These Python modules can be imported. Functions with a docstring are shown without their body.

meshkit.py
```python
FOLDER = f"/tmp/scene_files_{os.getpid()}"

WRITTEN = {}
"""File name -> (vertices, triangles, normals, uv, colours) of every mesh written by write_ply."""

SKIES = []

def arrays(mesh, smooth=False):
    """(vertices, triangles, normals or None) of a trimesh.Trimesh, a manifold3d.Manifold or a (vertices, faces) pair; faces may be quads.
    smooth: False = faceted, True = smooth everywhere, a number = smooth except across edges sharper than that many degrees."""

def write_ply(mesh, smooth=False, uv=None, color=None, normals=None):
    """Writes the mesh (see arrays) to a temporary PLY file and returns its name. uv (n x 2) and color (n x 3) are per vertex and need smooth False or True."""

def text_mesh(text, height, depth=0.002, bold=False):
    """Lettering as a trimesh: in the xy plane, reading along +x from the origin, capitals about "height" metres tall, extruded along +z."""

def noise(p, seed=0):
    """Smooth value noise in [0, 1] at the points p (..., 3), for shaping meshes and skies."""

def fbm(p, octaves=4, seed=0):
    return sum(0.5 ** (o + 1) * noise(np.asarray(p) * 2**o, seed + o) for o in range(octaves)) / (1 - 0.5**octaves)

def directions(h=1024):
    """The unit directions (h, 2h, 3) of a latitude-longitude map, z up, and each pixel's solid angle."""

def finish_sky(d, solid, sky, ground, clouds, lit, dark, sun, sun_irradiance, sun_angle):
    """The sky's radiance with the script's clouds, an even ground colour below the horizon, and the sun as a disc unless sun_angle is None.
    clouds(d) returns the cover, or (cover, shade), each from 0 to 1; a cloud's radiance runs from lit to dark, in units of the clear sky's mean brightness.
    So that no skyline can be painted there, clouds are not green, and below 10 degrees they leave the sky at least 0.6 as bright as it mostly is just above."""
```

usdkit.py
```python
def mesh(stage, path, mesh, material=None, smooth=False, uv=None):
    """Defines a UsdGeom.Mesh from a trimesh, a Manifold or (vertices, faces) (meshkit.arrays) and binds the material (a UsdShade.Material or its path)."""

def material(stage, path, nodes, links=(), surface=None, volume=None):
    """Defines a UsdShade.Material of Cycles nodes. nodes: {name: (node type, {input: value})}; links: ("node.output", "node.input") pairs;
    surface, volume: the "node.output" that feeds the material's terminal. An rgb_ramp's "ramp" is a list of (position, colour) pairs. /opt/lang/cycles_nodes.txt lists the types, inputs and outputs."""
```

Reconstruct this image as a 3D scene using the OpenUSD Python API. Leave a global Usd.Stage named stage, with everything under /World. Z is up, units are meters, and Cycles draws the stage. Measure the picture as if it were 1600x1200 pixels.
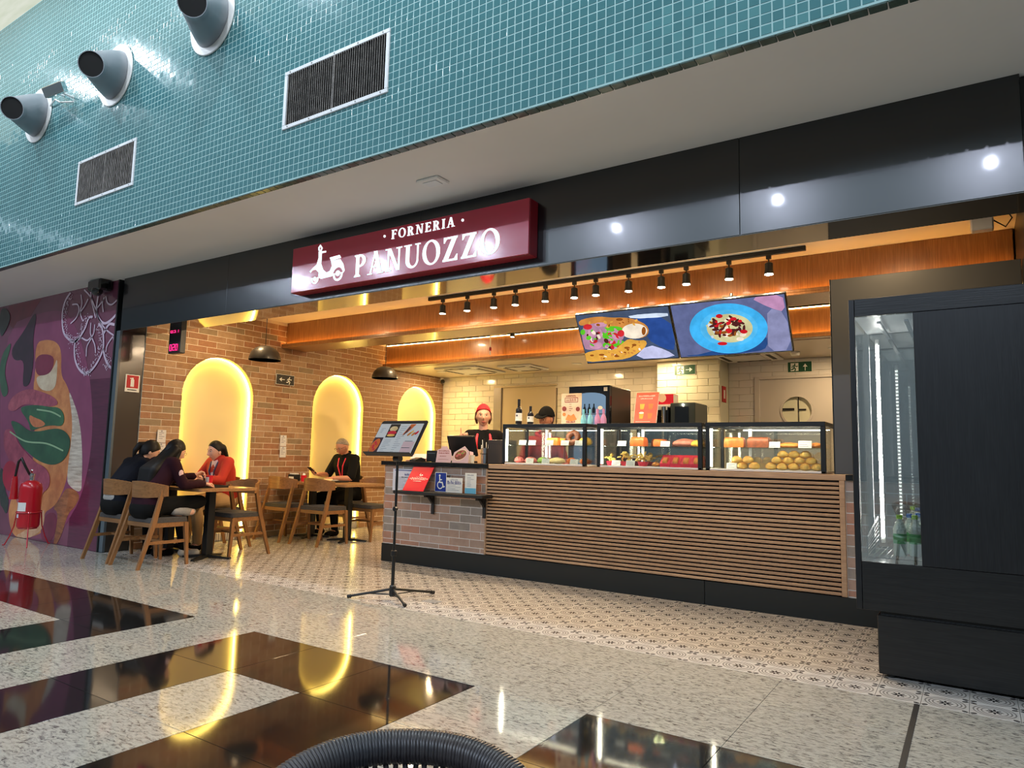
import math, numpy as np, trimesh, manifold3d as m3, usdkit, meshkit
from manifold3d import Manifold, CrossSection
from shapely.geometry import Polygon, LineString, Point, box as sbox, MultiPolygon
from shapely.ops import unary_union
from shapely import affinity
from pxr import Usd, UsdGeom, UsdLux, UsdShade, Gf, Sdf

stage = Usd.Stage.CreateInMemory()
UsdGeom.SetStageUpAxis(stage, UsdGeom.Tokens.z); UsdGeom.SetStageMetersPerUnit(stage, 1.0)
world = UsdGeom.Xform.Define(stage, '/World'); stage.SetDefaultPrim(world.GetPrim())
UsdGeom.Scope.Define(stage, '/World/Looks')
rng = np.random.default_rng(7)
PI = math.pi

# ---------------------------------------------------------------- camera, sky, lights, exposure
EXPOSURE = 0.0
YAW, PITCH, ROLL, FPX, EYE = 0.5845045, 0.1050907, 0.0230998, 1087.62, 1.15
def camera():
    f = np.array([-math.sin(YAW)*math.cos(PITCH), math.cos(YAW)*math.cos(PITCH), math.sin(PITCH)])
    rt = np.array([math.cos(YAW), math.sin(YAW), 0.0]); u = np.cross(rt, f)
    r2 = math.cos(ROLL)*rt + math.sin(ROLL)*u; u2 = -math.sin(ROLL)*rt + math.cos(ROLL)*u
    cam = UsdGeom.Camera.Define(stage, '/World/camera')
    m = Gf.Matrix4d(*r2, 0, *u2, 0, *(-f), 0, 0, 0, EYE, 1)
    UsdGeom.Xformable(cam).AddTransformOp().Set(m)
    cam.CreateHorizontalApertureAttr(36.0); cam.CreateVerticalApertureAttr(27.0)
    cam.CreateFocalLengthAttr(36.0*FPX/1600); cam.CreateClippingRangeAttr((0.05, 200.0))
    cam.CreateExposureAttr(EXPOSURE)
camera()

dome = UsdLux.DomeLight.Define(stage, '/World/sky')          # daylight through the glazed hall roof
dome.CreateColorAttr((0.68, 0.87, 1.0)); dome.CreateIntensityAttr(0.58)

def place_light(l, loc, look=None):
    x = UsdGeom.Xformable(l)
    if look is None: x.AddTranslateOp().Set(Gf.Vec3d(*loc)); return
    d = np.array(look, float)-np.array(loc, float); d /= np.linalg.norm(d); z = -d
    up = np.array([0, 0, 1.0]) if abs(d[2]) < .95 else np.array([0, 1.0, 0])
    r = np.cross(up, z); r /= np.linalg.norm(r); u = np.cross(z, r)
    x.AddTransformOp().Set(Gf.Matrix4d(*r, 0, *u, 0, *z, 0, *map(float, loc), 1))
def sphere_light(name, loc, radius, intensity, color):
    l = UsdLux.SphereLight.Define(stage, '/World/'+name); place_light(l, loc)
    l.CreateRadiusAttr(radius); l.CreateIntensityAttr(intensity); l.CreateColorAttr(color)
def disk_light(name, loc, look, radius, intensity, color, cone=None, soft=0.3):
    l = UsdLux.DiskLight.Define(stage, '/World/'+name); place_light(l, loc, look)
    l.CreateRadiusAttr(radius); l.CreateIntensityAttr(intensity); l.CreateColorAttr(color)
    if cone:
        s = UsdLux.ShapingAPI.Apply(l.GetPrim()); s.CreateShapingConeAngleAttr(cone); s.CreateShapingConeSoftnessAttr(soft)
def rect_light(name, loc, look, w, h, intensity, color):
    l = UsdLux.RectLight.Define(stage, '/World/'+name); place_light(l, loc, look)
    l.CreateWidthAttr(w); l.CreateHeightAttr(h); l.CreateIntensityAttr(intensity); l.CreateColorAttr(color)

COOL, WARM, YELLOW = (0.78, 0.88, 1.0), (1.0, 0.66, 0.33), (1.0, 0.72, 0.20)
for k in range(8):                                            # hall lamps, opposite the shop
    disk_light('hall_lamp_%03d' % k, (0.42-3.25*k, -4.9, 6.0), (.18-.98*k, 4.07, 2.55), 0.05, 2600, (0.74, 0.80, 1.0), 17, .9)
for k in range(9):                                            # downlights in the hall ceiling along the tiled wall
    disk_light('hall_downlight_%03d' % k, (1.6-1.45*k, 1.95, 6.06), (1.6-1.45*k, 3.7, 0), 0.09, 400, (0.84, 0.92, 1.0), 20, .4)

# ---------------------------------------------------------------- material helpers
class Graph:
    def __init__(s): s.n, s.l, s.k = {}, [], 0
    def add(s, kind, out, **inp):
        s.k += 1; name = 'n%d' % s.k; vals = {}
        for a, b in inp.items():
            if isinstance(b, str) and b.startswith('@'): s.l.append((b[1:], name+'.'+a))
            else: vals[a] = b
        s.n[name] = (kind, vals); return '@'+name+'.'+out
    def math(s, t, a, b=0.5, c=0.0): return s.add('math', 'value', math_type=t, value1=a, value2=b, value3=c)
    def vmath(s, t, a, b=(0, 0, 0), out='vector', scale=1.0): return s.add('vector_math', out, math_type=t, vector1=a, vector2=b, scale=scale)
    def mix(s, fac, a, b, t='mix'): return s.add('mix', 'color', mix_type=t, fac=fac, color1=a, color2=b)
    def ramp(s, fac, stops, interp=True): return s.add('rgb_ramp', 'color', fac=fac, ramp=stops, interpolate=interp)
    def make(s, name, surf):
        m = usdkit.material(stage, '/World/Looks/'+name, s.n, s.l, surface=surf[1:]); MATS[name] = m; return m
MATS = {}
def lin(c):
    c = np.array(c, float)/255.0
    return tuple(np.where(c <= .04045, c/12.92, ((c+.055)/1.055)**2.4).tolist())
def plain(name, col, rough=.5, metal=0, var=0.0, scale=6, bump=0.0, bscale=40, coat=0, coat_rough=.03, stretch=None, ior=1.5, spec=.5, sheen=0, trans=0, col2=None, alpha=None):
    g = Graph(); base = tuple(col); nrm = None
    co = g.add('texture_coordinate', 'object')
    if stretch is not None: co = g.add('mapping', 'vector', vector=co, scale=stretch)
    if var or col2 is not None:
        f = g.add('noise_texture', 'fac', vector=co, scale=scale, detail=4.0, roughness=.6)
        f = g.add('map_range', 'result', value=f, from_min=.3, from_max=.7, clamp=True)
        lo = tuple(np.array(col)*(1-var)) if col2 is None else col2; hi = tuple(np.minimum(np.array(col)*(1+var), 1))
        base = g.mix(f, lo, hi)
    p = dict(base_color=base, roughness=rough, metallic=metal, ior=ior, specular_ior_level=spec)
    if bump:
        h = g.add('noise_texture', 'fac', vector=co, scale=bscale, detail=3.0)
        p['normal'] = g.add('bump', 'normal', height=h, strength=bump, distance=.01)
    if coat: p.update(coat_weight=coat, coat_roughness=coat_rough)
    if sheen: p.update(sheen_weight=sheen)
    if trans: p.update(transmission_weight=trans)
    return g.make(name, g.add('principled_bsdf', 'BSDF', **p))
def emit(name, col, strength, base=None):
    g = Graph(); return g.make(name, g.add('emission', 'emission', color=col, strength=strength))
def wood(name, c1, c2, axis=0, scale=3.0, rough=.4, fine=1.0, coat=0.0, ring=9.0):
    g = Graph(); co = g.add('texture_coordinate', 'object'); st = [ring, ring, ring]; st[axis] = .7
    v = g.add('mapping', 'vector', vector=co, scale=tuple(np.array(st)*scale/3.0))
    n = g.add('noise_texture', 'fac', vector=v, scale=3.0, detail=6.0, roughness=.65, distortion=.6)
    st2 = [160.0, 160.0, 160.0]; st2[axis] = 5.0
    v2 = g.add('mapping', 'vector', vector=co, scale=tuple(st2))
    n2 = g.add('noise_texture', 'fac', vector=v2, scale=1.0, detail=2.0)
    f = g.add('map_range', 'result', value=n, from_min=.3, from_max=.72, clamp=True)
    c = g.mix(f, c1, c2)
    d = g.add('map_range', 'result', value=n2, from_min=.3, from_max=.7, to_min=1-.28*fine, to_max=1.0, clamp=True)
    c = g.mix(1.0, c, g.add('combine_color', 'color', r=d, g=d, b=d), 'multiply')
    nb = g.add('bump', 'normal', height=n2, strength=.12, distance=.004)
    return g.make(name, g.add('principled_bsdf', 'BSDF', base_color=c, roughness=rough, normal=nb, coat_weight=coat, coat_roughness=.08))
def pane(name, tint=(1, 1, 1), refl=1.0, rough=0.0, floor=0.0, ior=1.5):
    g = Graph(); fr = g.add('fresnel', 'fac', IOR=ior)
    fr = g.add('map_range', 'result', value=fr, from_min=0, from_max=1, to_min=floor, to_max=1.0, clamp=True) if floor else fr
    fr = g.math('multiply', fr, refl)
    return g.make(name, g.add('mix_closure', 'closure', fac=fr, closure1=g.add('transparent_bsdf', 'BSDF', color=tint), closure2=g.add('glossy_bsdf', 'BSDF', color=(1, 1, 1), roughness=rough)))

# ---------------------------------------------------------------- mesh helpers
class MB:
    """Collects shapes into one mesh."""
    def __init__(s): s.v, s.f, s.n = [], [], 0
    def add(s, mesh, mat=None):
        v, f, _ = meshkit.arrays(mesh)
        v = np.asarray(v, float)
        if mat is not None: v = v @ np.asarray(mat)[:3, :3].T + np.asarray(mat)[:3, 3]
        s.v.append(v); s.f.append(np.asarray(f)+s.n); s.n += len(v); return s
    def mesh(s): return (np.vstack(s.v), np.vstack(s.f))
    def box(s, lo, hi, r=0.0): return s.add(cbox(lo, hi, r))
def cbox(lo, hi, r=0.0):
    lo, hi = np.minimum(lo, hi).astype(float), np.maximum(lo, hi).astype(float)
    r = min(r, .45*float((hi-lo).min()))
    if r <= 0:
        t = trimesh.creation.box(extents=hi-lo); t.apply_translation((lo+hi)/2); return t
    pts = []
    for a in (0, 1):
        for b in (0, 1):
            for c in (0, 1):
                p = np.where([a, b, c], hi, lo); d = np.where([a, b, c], -1, 1)*r
                for k in range(3):
                    q = p + d; q[k] = p[k]; pts.append(q)
    return trimesh.convex.convex_hull(np.array(pts))
def hull(pts): return trimesh.convex.convex_hull(np.array(pts, float))
def tube(path, rad, sides=10, closed=False, caps=True):
    p = np.asarray(path, float); n = len(p); rad = np.broadcast_to(rad, (n,))
    t = (np.roll(p, -1, 0)-np.roll(p, 1, 0)) if closed else np.gradient(p, axis=0)
    t /= np.linalg.norm(t, axis=1, keepdims=True)+1e-12
    a = np.cross(t[0], [0, 0, 1.0]); a = np.cross(t[0], [1.0, 0, 0]) if np.linalg.norm(a) < .1 else a
    A = []
    for k in range(n):
        a = a - t[k]*(a @ t[k]); a /= np.linalg.norm(a)+1e-12; A.append(a)
    A = np.array(A); B = np.cross(t, A); an = np.arange(sides)*2*PI/sides
    v = (p[:, None]+rad[:, None, None]*(np.cos(an)[None, :, None]*A[:, None]+np.sin(an)[None, :, None]*B[:, None])).reshape(-1, 3)
    f = []
    for i in range(n if closed else n-1):
        for j in range(sides):
            q = [i*sides+j, i*sides+(j+1) % sides, ((i+1) % n)*sides+(j+1) % sides, ((i+1) % n)*sides+j]
            f += [[q[0], q[1], q[2]], [q[0], q[2], q[3]]]
    if caps and not closed:
        v = np.vstack([v, p[0], p[-1]]); m = n*sides
        for j in range(sides):
            f += [[m, (j+1) % sides, j], [m+1, (n-1)*sides+j, (n-1)*sides+(j+1) % sides]]
    return (v, np.array(f))
def lathe(prof, sec=24):
    """prof: (radius, z) from bottom to top; caps where the radius is not 0."""
    pr = [tuple(x) for x in prof]
    if pr[0][0] > 0: pr = [(0, pr[0][1])]+pr
    if pr[-1][0] > 0: pr = pr+[(0, pr[-1][1])]
    pr = np.array(pr); n = len(pr); an = np.arange(sec)*2*PI/sec
    v = np.stack([pr[:, None, 0]*np.cos(an), pr[:, None, 0]*np.sin(an), np.broadcast_to(pr[:, None, 1], (n, sec))], -1).reshape(-1, 3)
    f = []
    for i in range(n-1):
        for j in range(sec):
            a, b, c, d = i*sec+j, i*sec+(j+1) % sec, (i+1)*sec+(j+1) % sec, (i+1)*sec+j
            if pr[i, 0] > 0: f.append([a, b, c])
            if pr[i+1, 0] > 0: f.append([a, c, d])
    t = trimesh.Trimesh(v, np.array(f), process=True); return (np.array(t.vertices), np.array(t.faces))
def T(loc=(0, 0, 0), rz=0.0, rx=0.0, ry=0.0, s=1.0):
    m = trimesh.transformations.euler_matrix(rx, ry, rz, 'sxyz'); m[:3, :3] *= s; m[:3, 3] = loc; return m
def frame(o, u, v):
    u, v = np.array(u, float), np.array(v, float); m = np.eye(4); m[:3, 0], m[:3, 1], m[:3, 2], m[:3, 3] = u, v, np.cross(u, v), o; return m
def xf(mesh, mat):
    v, f, _ = meshkit.arrays(mesh); return (np.asarray(v) @ mat[:3, :3].T+mat[:3, 3], f)
def plate(poly, d, mat=None):
    """A flat shapely shape as a plate d thick (in the xy plane, up along +z), moved by mat."""
    out = MB()
    for g in (poly.geoms if hasattr(poly, 'geoms') else [poly]):
        if g.geom_type != 'Polygon' or g.area < 1e-9: continue
        out.add(trimesh.creation.extrude_polygon(g, d))
    m = out.mesh(); return xf(m, mat) if mat is not None else m
def chaikin(p, n=2):
    p = np.array(p, float)
    for _ in range(n): q = np.roll(p, -1, 0); p = np.stack([.75*p+.25*q, .25*p+.75*q], 1).reshape(-1, 2)
    return p
def P2(pts):
    p = Polygon(pts); return p if p.is_valid else p.buffer(0)
def ell(cx, cy, rx, ry, n=28): return P2([(cx+rx*math.cos(t), cy+ry*math.sin(t)) for t in np.linspace(0, 2*PI, n, endpoint=False)])
def text2(s, h, bold=False):
    """Plain lettering as shapely outlines through meshkit's letters (as boxes of a mesh projected flat)."""
    return meshkit.text_mesh(s, h, .0015, bold)

# ---------------------------------------------------------------- prim helpers
USED = {}
def numbered(parent, name):
    k = USED.get((parent, name), 0); USED[(parent, name)] = k+1
    return name if k == 0 else '%s_%03d' % (name, k)
def pathof(p): return '/World' if p is None else str(p.GetPath())
def data(prim, label=None, cat=None, group=None, kind=None):
    for k, v in (('label', label), ('category', cat), ('group', group), ('kind', kind)):
        if v: prim.SetCustomDataByKey(k, v)
    return prim
def part(name, mesh, mat, parent=None, smooth=False, **kw):
    pp = pathof(parent); m = usdkit.mesh(stage, pp+'/'+numbered(pp, name), mesh, MATS[mat], smooth)
    return data(m.GetPrim(), **kw)
def thing(name, label, cat, loc=(0, 0, 0), rz=0.0, group=None, kind=None):
    x = UsdGeom.Xform.Define(stage, '/World/'+numbered('/World', name))
    x.AddTranslateOp().Set(Gf.Vec3d(*map(float, loc))); x.AddRotateZOp().Set(math.degrees(rz))
    return data(x.GetPrim(), label, cat, group, kind)
def struct(name, parent=None): 
    x = UsdGeom.Xform.Define(stage, '/World/'+numbered('/World', name)); return data(x.GetPrim(), kind='structure')
def dup(root, loc, rz, label, group=None, base=None):
    name = base or root.GetName()
    was = root.GetCustomData()
    r = thing(name, label, was['category'], loc, rz, group or was.get('group'))
    r.GetReferences().AddInternalReference(root.GetPath()); r.SetInstanceable(True); return r
# ---------------------------------------------------------------- materials
def granite():
    g = Graph(); co = g.add('texture_coordinate', 'object')
    v = g.add('mapping', 'vector', vector=co, scale=(26, 62, 50))
    a = g.add('noise_texture', 'fac', vector=v, scale=1.0, detail=5.0, roughness=.7, distortion=.8)
    b = g.add('noise_texture', 'fac', vector=co, scale=6.0, detail=3.0)
    v2 = g.add('mapping', 'vector', vector=co, scale=(70, 130, 90))
    d = g.add('voronoi_texture', 'distance', vector=v2, scale=1.0)
    c = g.ramp(a, [(0, (.025, .023, .022)), (.37, (.07, .066, .06)), (.445, (.27, .26, .235)), (.54, (.40, .395, .345)), (1, (.54, .53, .47))])
    c = g.mix(g.add('map_range', 'result', value=b, from_min=.35, from_max=.65, to_min=0, to_max=.35, clamp=True), c, (.40, .385, .35))
    c = g.mix(g.add('map_range', 'result', value=d, from_min=.05, from_max=.22, to_min=.55, to_max=0, clamp=True), c, (.10, .095, .09))
    g.make('granite_light', g.add('principled_bsdf', 'BSDF', base_color=c, roughness=.075, ior=1.5))
    g = Graph(); co = g.add('texture_coordinate', 'object')
    a = g.add('noise_texture', 'fac', vector=co, scale=160.0, detail=3.0)
    c = g.ramp(a, [(0, (.006, .006, .006)), (.6, (.010, .010, .010)), (.72, (.03, .03, .028)), (1, (.05, .05, .045))])
    g.make('granite_black', g.add('principled_bsdf', 'BSDF', base_color=c, roughness=.06, ior=1.6))
granite()
def hydraulic():
    """Patterned cement tile, 20 cm: a dark star in the middle of each tile, rings round it, petals at the corners."""
    g = Graph(); co = g.add('texture_coordinate', 'object')
    x, y = g.add('separate_xyz', 'x', vector=co), g.add('separate_xyz', 'y', vector=co)
    fr = lambda a, o: g.math('subtract', g.math('fraction', g.math('add', g.math('multiply', a, 5.0), o)), .5)
    u, v = fr(x, 100.3), fr(y, 79.7)
    r = g.math('sqrt', g.math('add', g.math('multiply', u, u), g.math('multiply', v, v)))
    th = g.math('arctan2', v, u)
    star = g.math('multiply_add', g.math('cosine', g.math('multiply', th, 8.0)), .055, .13)
    s1 = g.math('less_than', r, star)
    hole = g.math('less_than', r, .035)
    rings = g.math('greater_than', g.math('sine', g.math('multiply', r, 78.0)), .25)
    zone = g.math('multiply', g.math('greater_than', r, .23), g.math('less_than', r, .47))
    cu = g.math('subtract', .5, g.math('absolute', u)); cv = g.math('subtract', .5, g.math('absolute', v))
    rc = g.math('sqrt', g.math('add', g.math('multiply', cu, cu), g.math('multiply', cv, cv)))
    tc = g.math('arctan2', cv, cu)
    pet = g.math('less_than', rc, g.math('multiply', g.math('absolute', g.math('sine', g.math('multiply', tc, 2.0))), .2))
    pet2 = g.math('multiply', pet, g.math('greater_than', rc, .05))
    n = g.add('noise_texture', 'fac', vector=co, scale=9.0, detail=3.0)
    base = g.mix(n, (.50, .475, .44), (.60, .575, .54))
    c = g.mix(g.math('multiply', g.math('multiply', rings, zone), .85), base, (.17, .155, .145))
    c = g.mix(g.math('multiply', pet2, .95), c, (.055, .05, .048))
    c = g.mix(s1, c, (.042, .038, .037)); c = g.mix(hole, c, (.6, .57, .52))
    g.make('patterned_tile', g.add('principled_bsdf', 'BSDF', base_color=c, roughness=.18))
hydraulic()
plain('grout_dark', (.13, .125, .115), .8)
BRICKS = [((.40, .235, .14), (.30, .165, .09)), ((.46, .29, .19), (.36, .21, .13)), ((.36, .18, .10), (.26, .125, .07)), ((.50, .335, .23), (.40, .26, .17)), ((.33, .25, .17), (.27, .19, .125)), ((.43, .22, .13), (.33, .155, .09))]
BRICKS = [tuple(tuple(np.array(c)*np.array([1.0, .97, .80])) for c in p) for p in BRICKS]
for k, (a, b) in enumerate(BRICKS): plain('brick_%d' % k, a, .55, col2=b, scale=14, bump=.25, bscale=70)
def island_brick():
    g = Graph(); r = g.add('geometry', 'random_per_island'); c = g.ramp(r, [(i/6.0, np.array(a)*.5+np.array(b)*.5) for i, (a, b) in enumerate(BRICKS)], False)
    g.make('brick_mixed', g.add('principled_bsdf', 'BSDF', base_color=c, roughness=.55))
island_brick()
CB = [((.48, .32, .235), (.40, .26, .19)), ((.50, .265, .18), (.41, .215, .145)), ((.35, .30, .25), (.29, .24, .205)), ((.54, .39, .31), (.47, .33, .26)), ((.43, .30, .225), (.36, .24, .18))]
for k, (a, b) in enumerate(CB): plain('counter_brick_%d' % k, a, .5, col2=b, scale=12, bump=.2, bscale=60)
plain('mortar', (.74, .70, .65), .85, var=.06, scale=30)
plain('mortar_warm', (.72, .62, .48), .85, var=.06, scale=30)
def teal():
    g = Graph(); r = g.add('geometry', 'random_per_island')
    c = g.ramp(r, [(0, (.056, .180, .200)), (.5, (.070, .212, .232)), (1, (.085, .245, .262))])
    g.make('teal_mosaic', g.add('principled_bsdf', 'BSDF', base_color=c, roughness=.14, coat_weight=.6, coat_roughness=.06))
teal()
for k, c in enumerate([(.058, .184, .204), (.070, .212, .232), (.083, .240, .256)]): plain('teal_tile_%d' % k, c, .14, coat=.6, coat_rough=.06)
plain('teal_dark', (.06, .10, .09), .2, var=.3, scale=20)
plain('mosaic_grout', (.33, .52, .52), .8)
plain('soffit_paint', (.76, .75, .74), .75, var=.02, scale=1.5)
plain('added_roof_white', (.80, .80, .74), .8, var=.05, scale=3, stretch=(1, 6, 1))  # on the unseen roof board added to block overhead sky
g_ = Graph(); co_ = g_.add('mapping', 'vector', vector=g_.add('texture_coordinate', 'object'), scale=(1.2, 7.0, 1.0)); g_.make('hall_ceiling_glow', g_.add('emission', 'emission', color=g_.mix(g_.add('noise_texture', 'fac', vector=co_, scale=2.0, detail=3.0), (.62, .70, .52), (.98, 1.0, .90)), strength=.85))  # pale ceiling with its brightness painted in as glow, no lamps behind
plain('hall_grey', (.25, .26, .27), .7)
plain('ceiling_cream', (.78, .70, .58), .7)
plain('back_ceiling', (.70, .60, .48), .32)
plain('fascia_black', (.003, .0045, .0065), .22, coat=.45, coat_rough=.035, spec=.7)
plain('fascia_under', (.012, .012, .012), .07, coat=1.0, coat_rough=.05, spec=.9)
plain('jamb_grey', (.10, .13, .15), .35)
plain('jamb_brown', (.055, .045, .036), .22, coat=.4, coat_rough=.1)
plain('black_paint', (.010, .011, .012), .35)
plain('black_matte', (.014, .014, .014), .6)
plain('black_gloss', (.008, .008, .009), .08, coat=.5)
plain('black_stone', (.012, .013, .014), .18, var=.4, scale=60)
plain('kick_black', (.010, .014, .015), .3)
wood('beam_wood', (.30, .125, .040), (.42, .19, .065), axis=2, rough=.3, scale=5, coat=.25)
wood('slat_wood', (.46, .275, .155), (.64, .41, .24), axis=0, rough=.45, scale=3, fine=.7)
wood('slat_wood_b', (.41, .24, .135), (.57, .36, .21), axis=0, rough=.45, scale=3, fine=.7)
plain('slat_gap', (.030, .017, .010), .8)
wood('oak', (.22, .095, .032), (.36, .17, .06), axis=0, rough=.33, scale=5, fine=.6)
wood('oak_z', (.21, .09, .03), (.33, .155, .055), axis=2, rough=.35, scale=5, fine=.6)
wood('oak_top', (.30, .15, .06), (.44, .24, .105), axis=0, rough=.28, scale=4, fine=.5)
wood('kiosk_wood_v', (.010, .010, .011), (.020, .020, .022), axis=2, rough=.36, scale=6)
wood('kiosk_wood_h', (.010, .010, .010), (.022, .021, .020), axis=0, rough=.36, scale=6)
plain('panel_grey', (.080, .082, .086), .42)
plain('subway', (.78, .74, .64), .14, coat=.3)
plain('subway_b', (.74, .70, .60), .14, coat=.3)
plain('subway_white', (.78, .76, .73), .13, coat=.3)
plain('subway_green', (.74, .74, .58), .16, coat=.3)
plain('wall_plaster', (.70, .66, .58), .7)
plain('door_white', (.66, .62, .58), .45)
plain('door_tan', (.62, .52, .36), .4)
plain('door_grey', (.36, .33, .31), .4, metal=.3)
plain('niche_cream', (.82, .68, .36), .8)
emit('niche_led', (1.0, .74, .17), 24.0); emit('cove_led', (1.0, .48, .09), 34.0); emit('lit_ceiling_glow', (1.0, .66, .22), 12.0)  # last one: painted glow of the lit ceiling above the back beam
emit('led_white', (1.0, .88, .66), 80.0); emit('led_dot', (1.0, .95, .88), 90.0); emit('lamp_glow', (1.0, .83, .58), 30.0)
emit('sign_white', (.80, .97, 1.0), 1.25); emit('digit_pink', (1.0, .015, .13), 4.0)
plain('sign_red', (.50, .008, .048), .3, coat=.6, coat_rough=.12)
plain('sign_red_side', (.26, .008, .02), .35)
plain('white_plastic', (.75, .75, .74), .4); plain('white_metal', (.72, .74, .76), .35)
plain('grey_paint', (.23, .25, .28), .35, var=.1, scale=3); plain('dark_hole', (.004, .004, .004), .9)
plain('vent_blade', (.20, .185, .17), .45, metal=.3, var=.4, scale=15); plain('vent_back', (.012, .011, .010), .9)
plain('steel', (.55, .55, .55), .25, metal=1.0); plain('chrome', (.75, .75, .75), .12, metal=1.0); plain('wire_grey', (.35, .35, .36), .4, metal=.6)
plain('seat_fabric', (.050, .043, .039), .9, var=.25, scale=60, sheen=.08, bump=.15, bscale=300)
pane('glass', floor=.05, refl=.9); pane('case_glass', (.96, .98, .96), .8, floor=.03); pane('fridge_glass', (.93, .97, .97), 1.0, floor=.26); pane('shelf_glass', (.86, .95, .91), .8, floor=.05)
plain('plum', (.215, .058, .108), .35, coat=.6, coat_rough=.08, var=.12, scale=2)

# ---------------------------------------------------------------- hall floor: granite slabs, black slabs in U shapes
XS = [1.48, .86, .24, -.275, -.9, -1.51, -2.14, -2.75, -3.31, -3.9, -4.55, -5.15, -5.75, -6.35, -6.95, -7.57, -8.15, -8.75, -9.35, -9.95, -10.55, -11.15]
YS = [4.06, 3.56, 2.962, 2.367, 1.77, 1.17, .57, -.03, -.63]
def is_black(xc, yc):
    for x0, x1 in ((-7.57, -4.55), (-3.9, -2.14), (-1.51, .24)):
        if x0 < xc < x1 and -.1 < yc < 2.962: return yc > 2.367 or xc > x1-.66 or xc < x0+.63
    return False
floor = struct('floor')
part('floor_bed', cbox((-18, -12, -.10), (12, 10.2, -.021)), 'grout_dark', floor)
big = MB()
big.box((-18, -12, -.03), (12, -.634, 0)); big.box((-18, -.63, -.03), (-11.154, 4.06, 0)); big.box((1.484, -.63, -.03), (12, 4.06, 0))
part('granite_field', big.mesh(), 'granite_light', floor)
for i in range(len(XS)-1):
    for j in range(len(YS)-1):
        x1, x0, y1, y0 = XS[i], XS[i+1], YS[j], YS[j+1]
        bl = is_black((x0+x1)/2, (y0+y1)/2)
        g = .0013 if bl else .0011
        if not bl and y1 > 3 and x0 < -1.0: g = .0006
        part('floor_slab', cbox((x0+g, y0+g, -.025), (x1-g, y1-g, 0), .0008), 'granite_black' if bl else 'granite_light', floor)
part('floor_joint', cbox((-.285, 2.95, -.02), (-.262, 4.05, .002)), 'black_matte', floor, label='dark expansion joint across the granite')
# the shop's patterned tiles
TX = [-8.06+.2*k for k in range(43)]; TY = [4.06+.2*k for k in range(30)]
tl = []
for x in TX:
    for y in TY:
        if x > -5.55 and y > 5.72: continue
        if x > .45: continue
        tl.append((x, y))
tl.sort(key=lambda p: (p[0]+.1)**2*.9+(p[1]+.1)**2)
rest = MB()
for k, (x, y) in enumerate(tl):
    b = cbox((x+.0009, y+.0009, -.02), (x+.1991, y+.1991, .0), .0006)
    if k < 295: part('patterned_floor_tile', b, 'patterned_tile', floor)
    else: rest.add(b)
part('patterned_floor_tile_field', rest.mesh(), 'patterned_tile', floor, kind='stuff')
part('floor_cover_plate', cbox((-3.70, 4.36, 0), (-3.56, 4.45, .002), .001), 'grey_paint', floor, label='grey floor box cover right of the menu stand')
part('floor_cover_plate', cbox((-4.27, 4.33, 0), (-4.13, 4.42, .002), .001), 'grey_paint', floor, label='grey floor box cover behind the menu stand')

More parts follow.
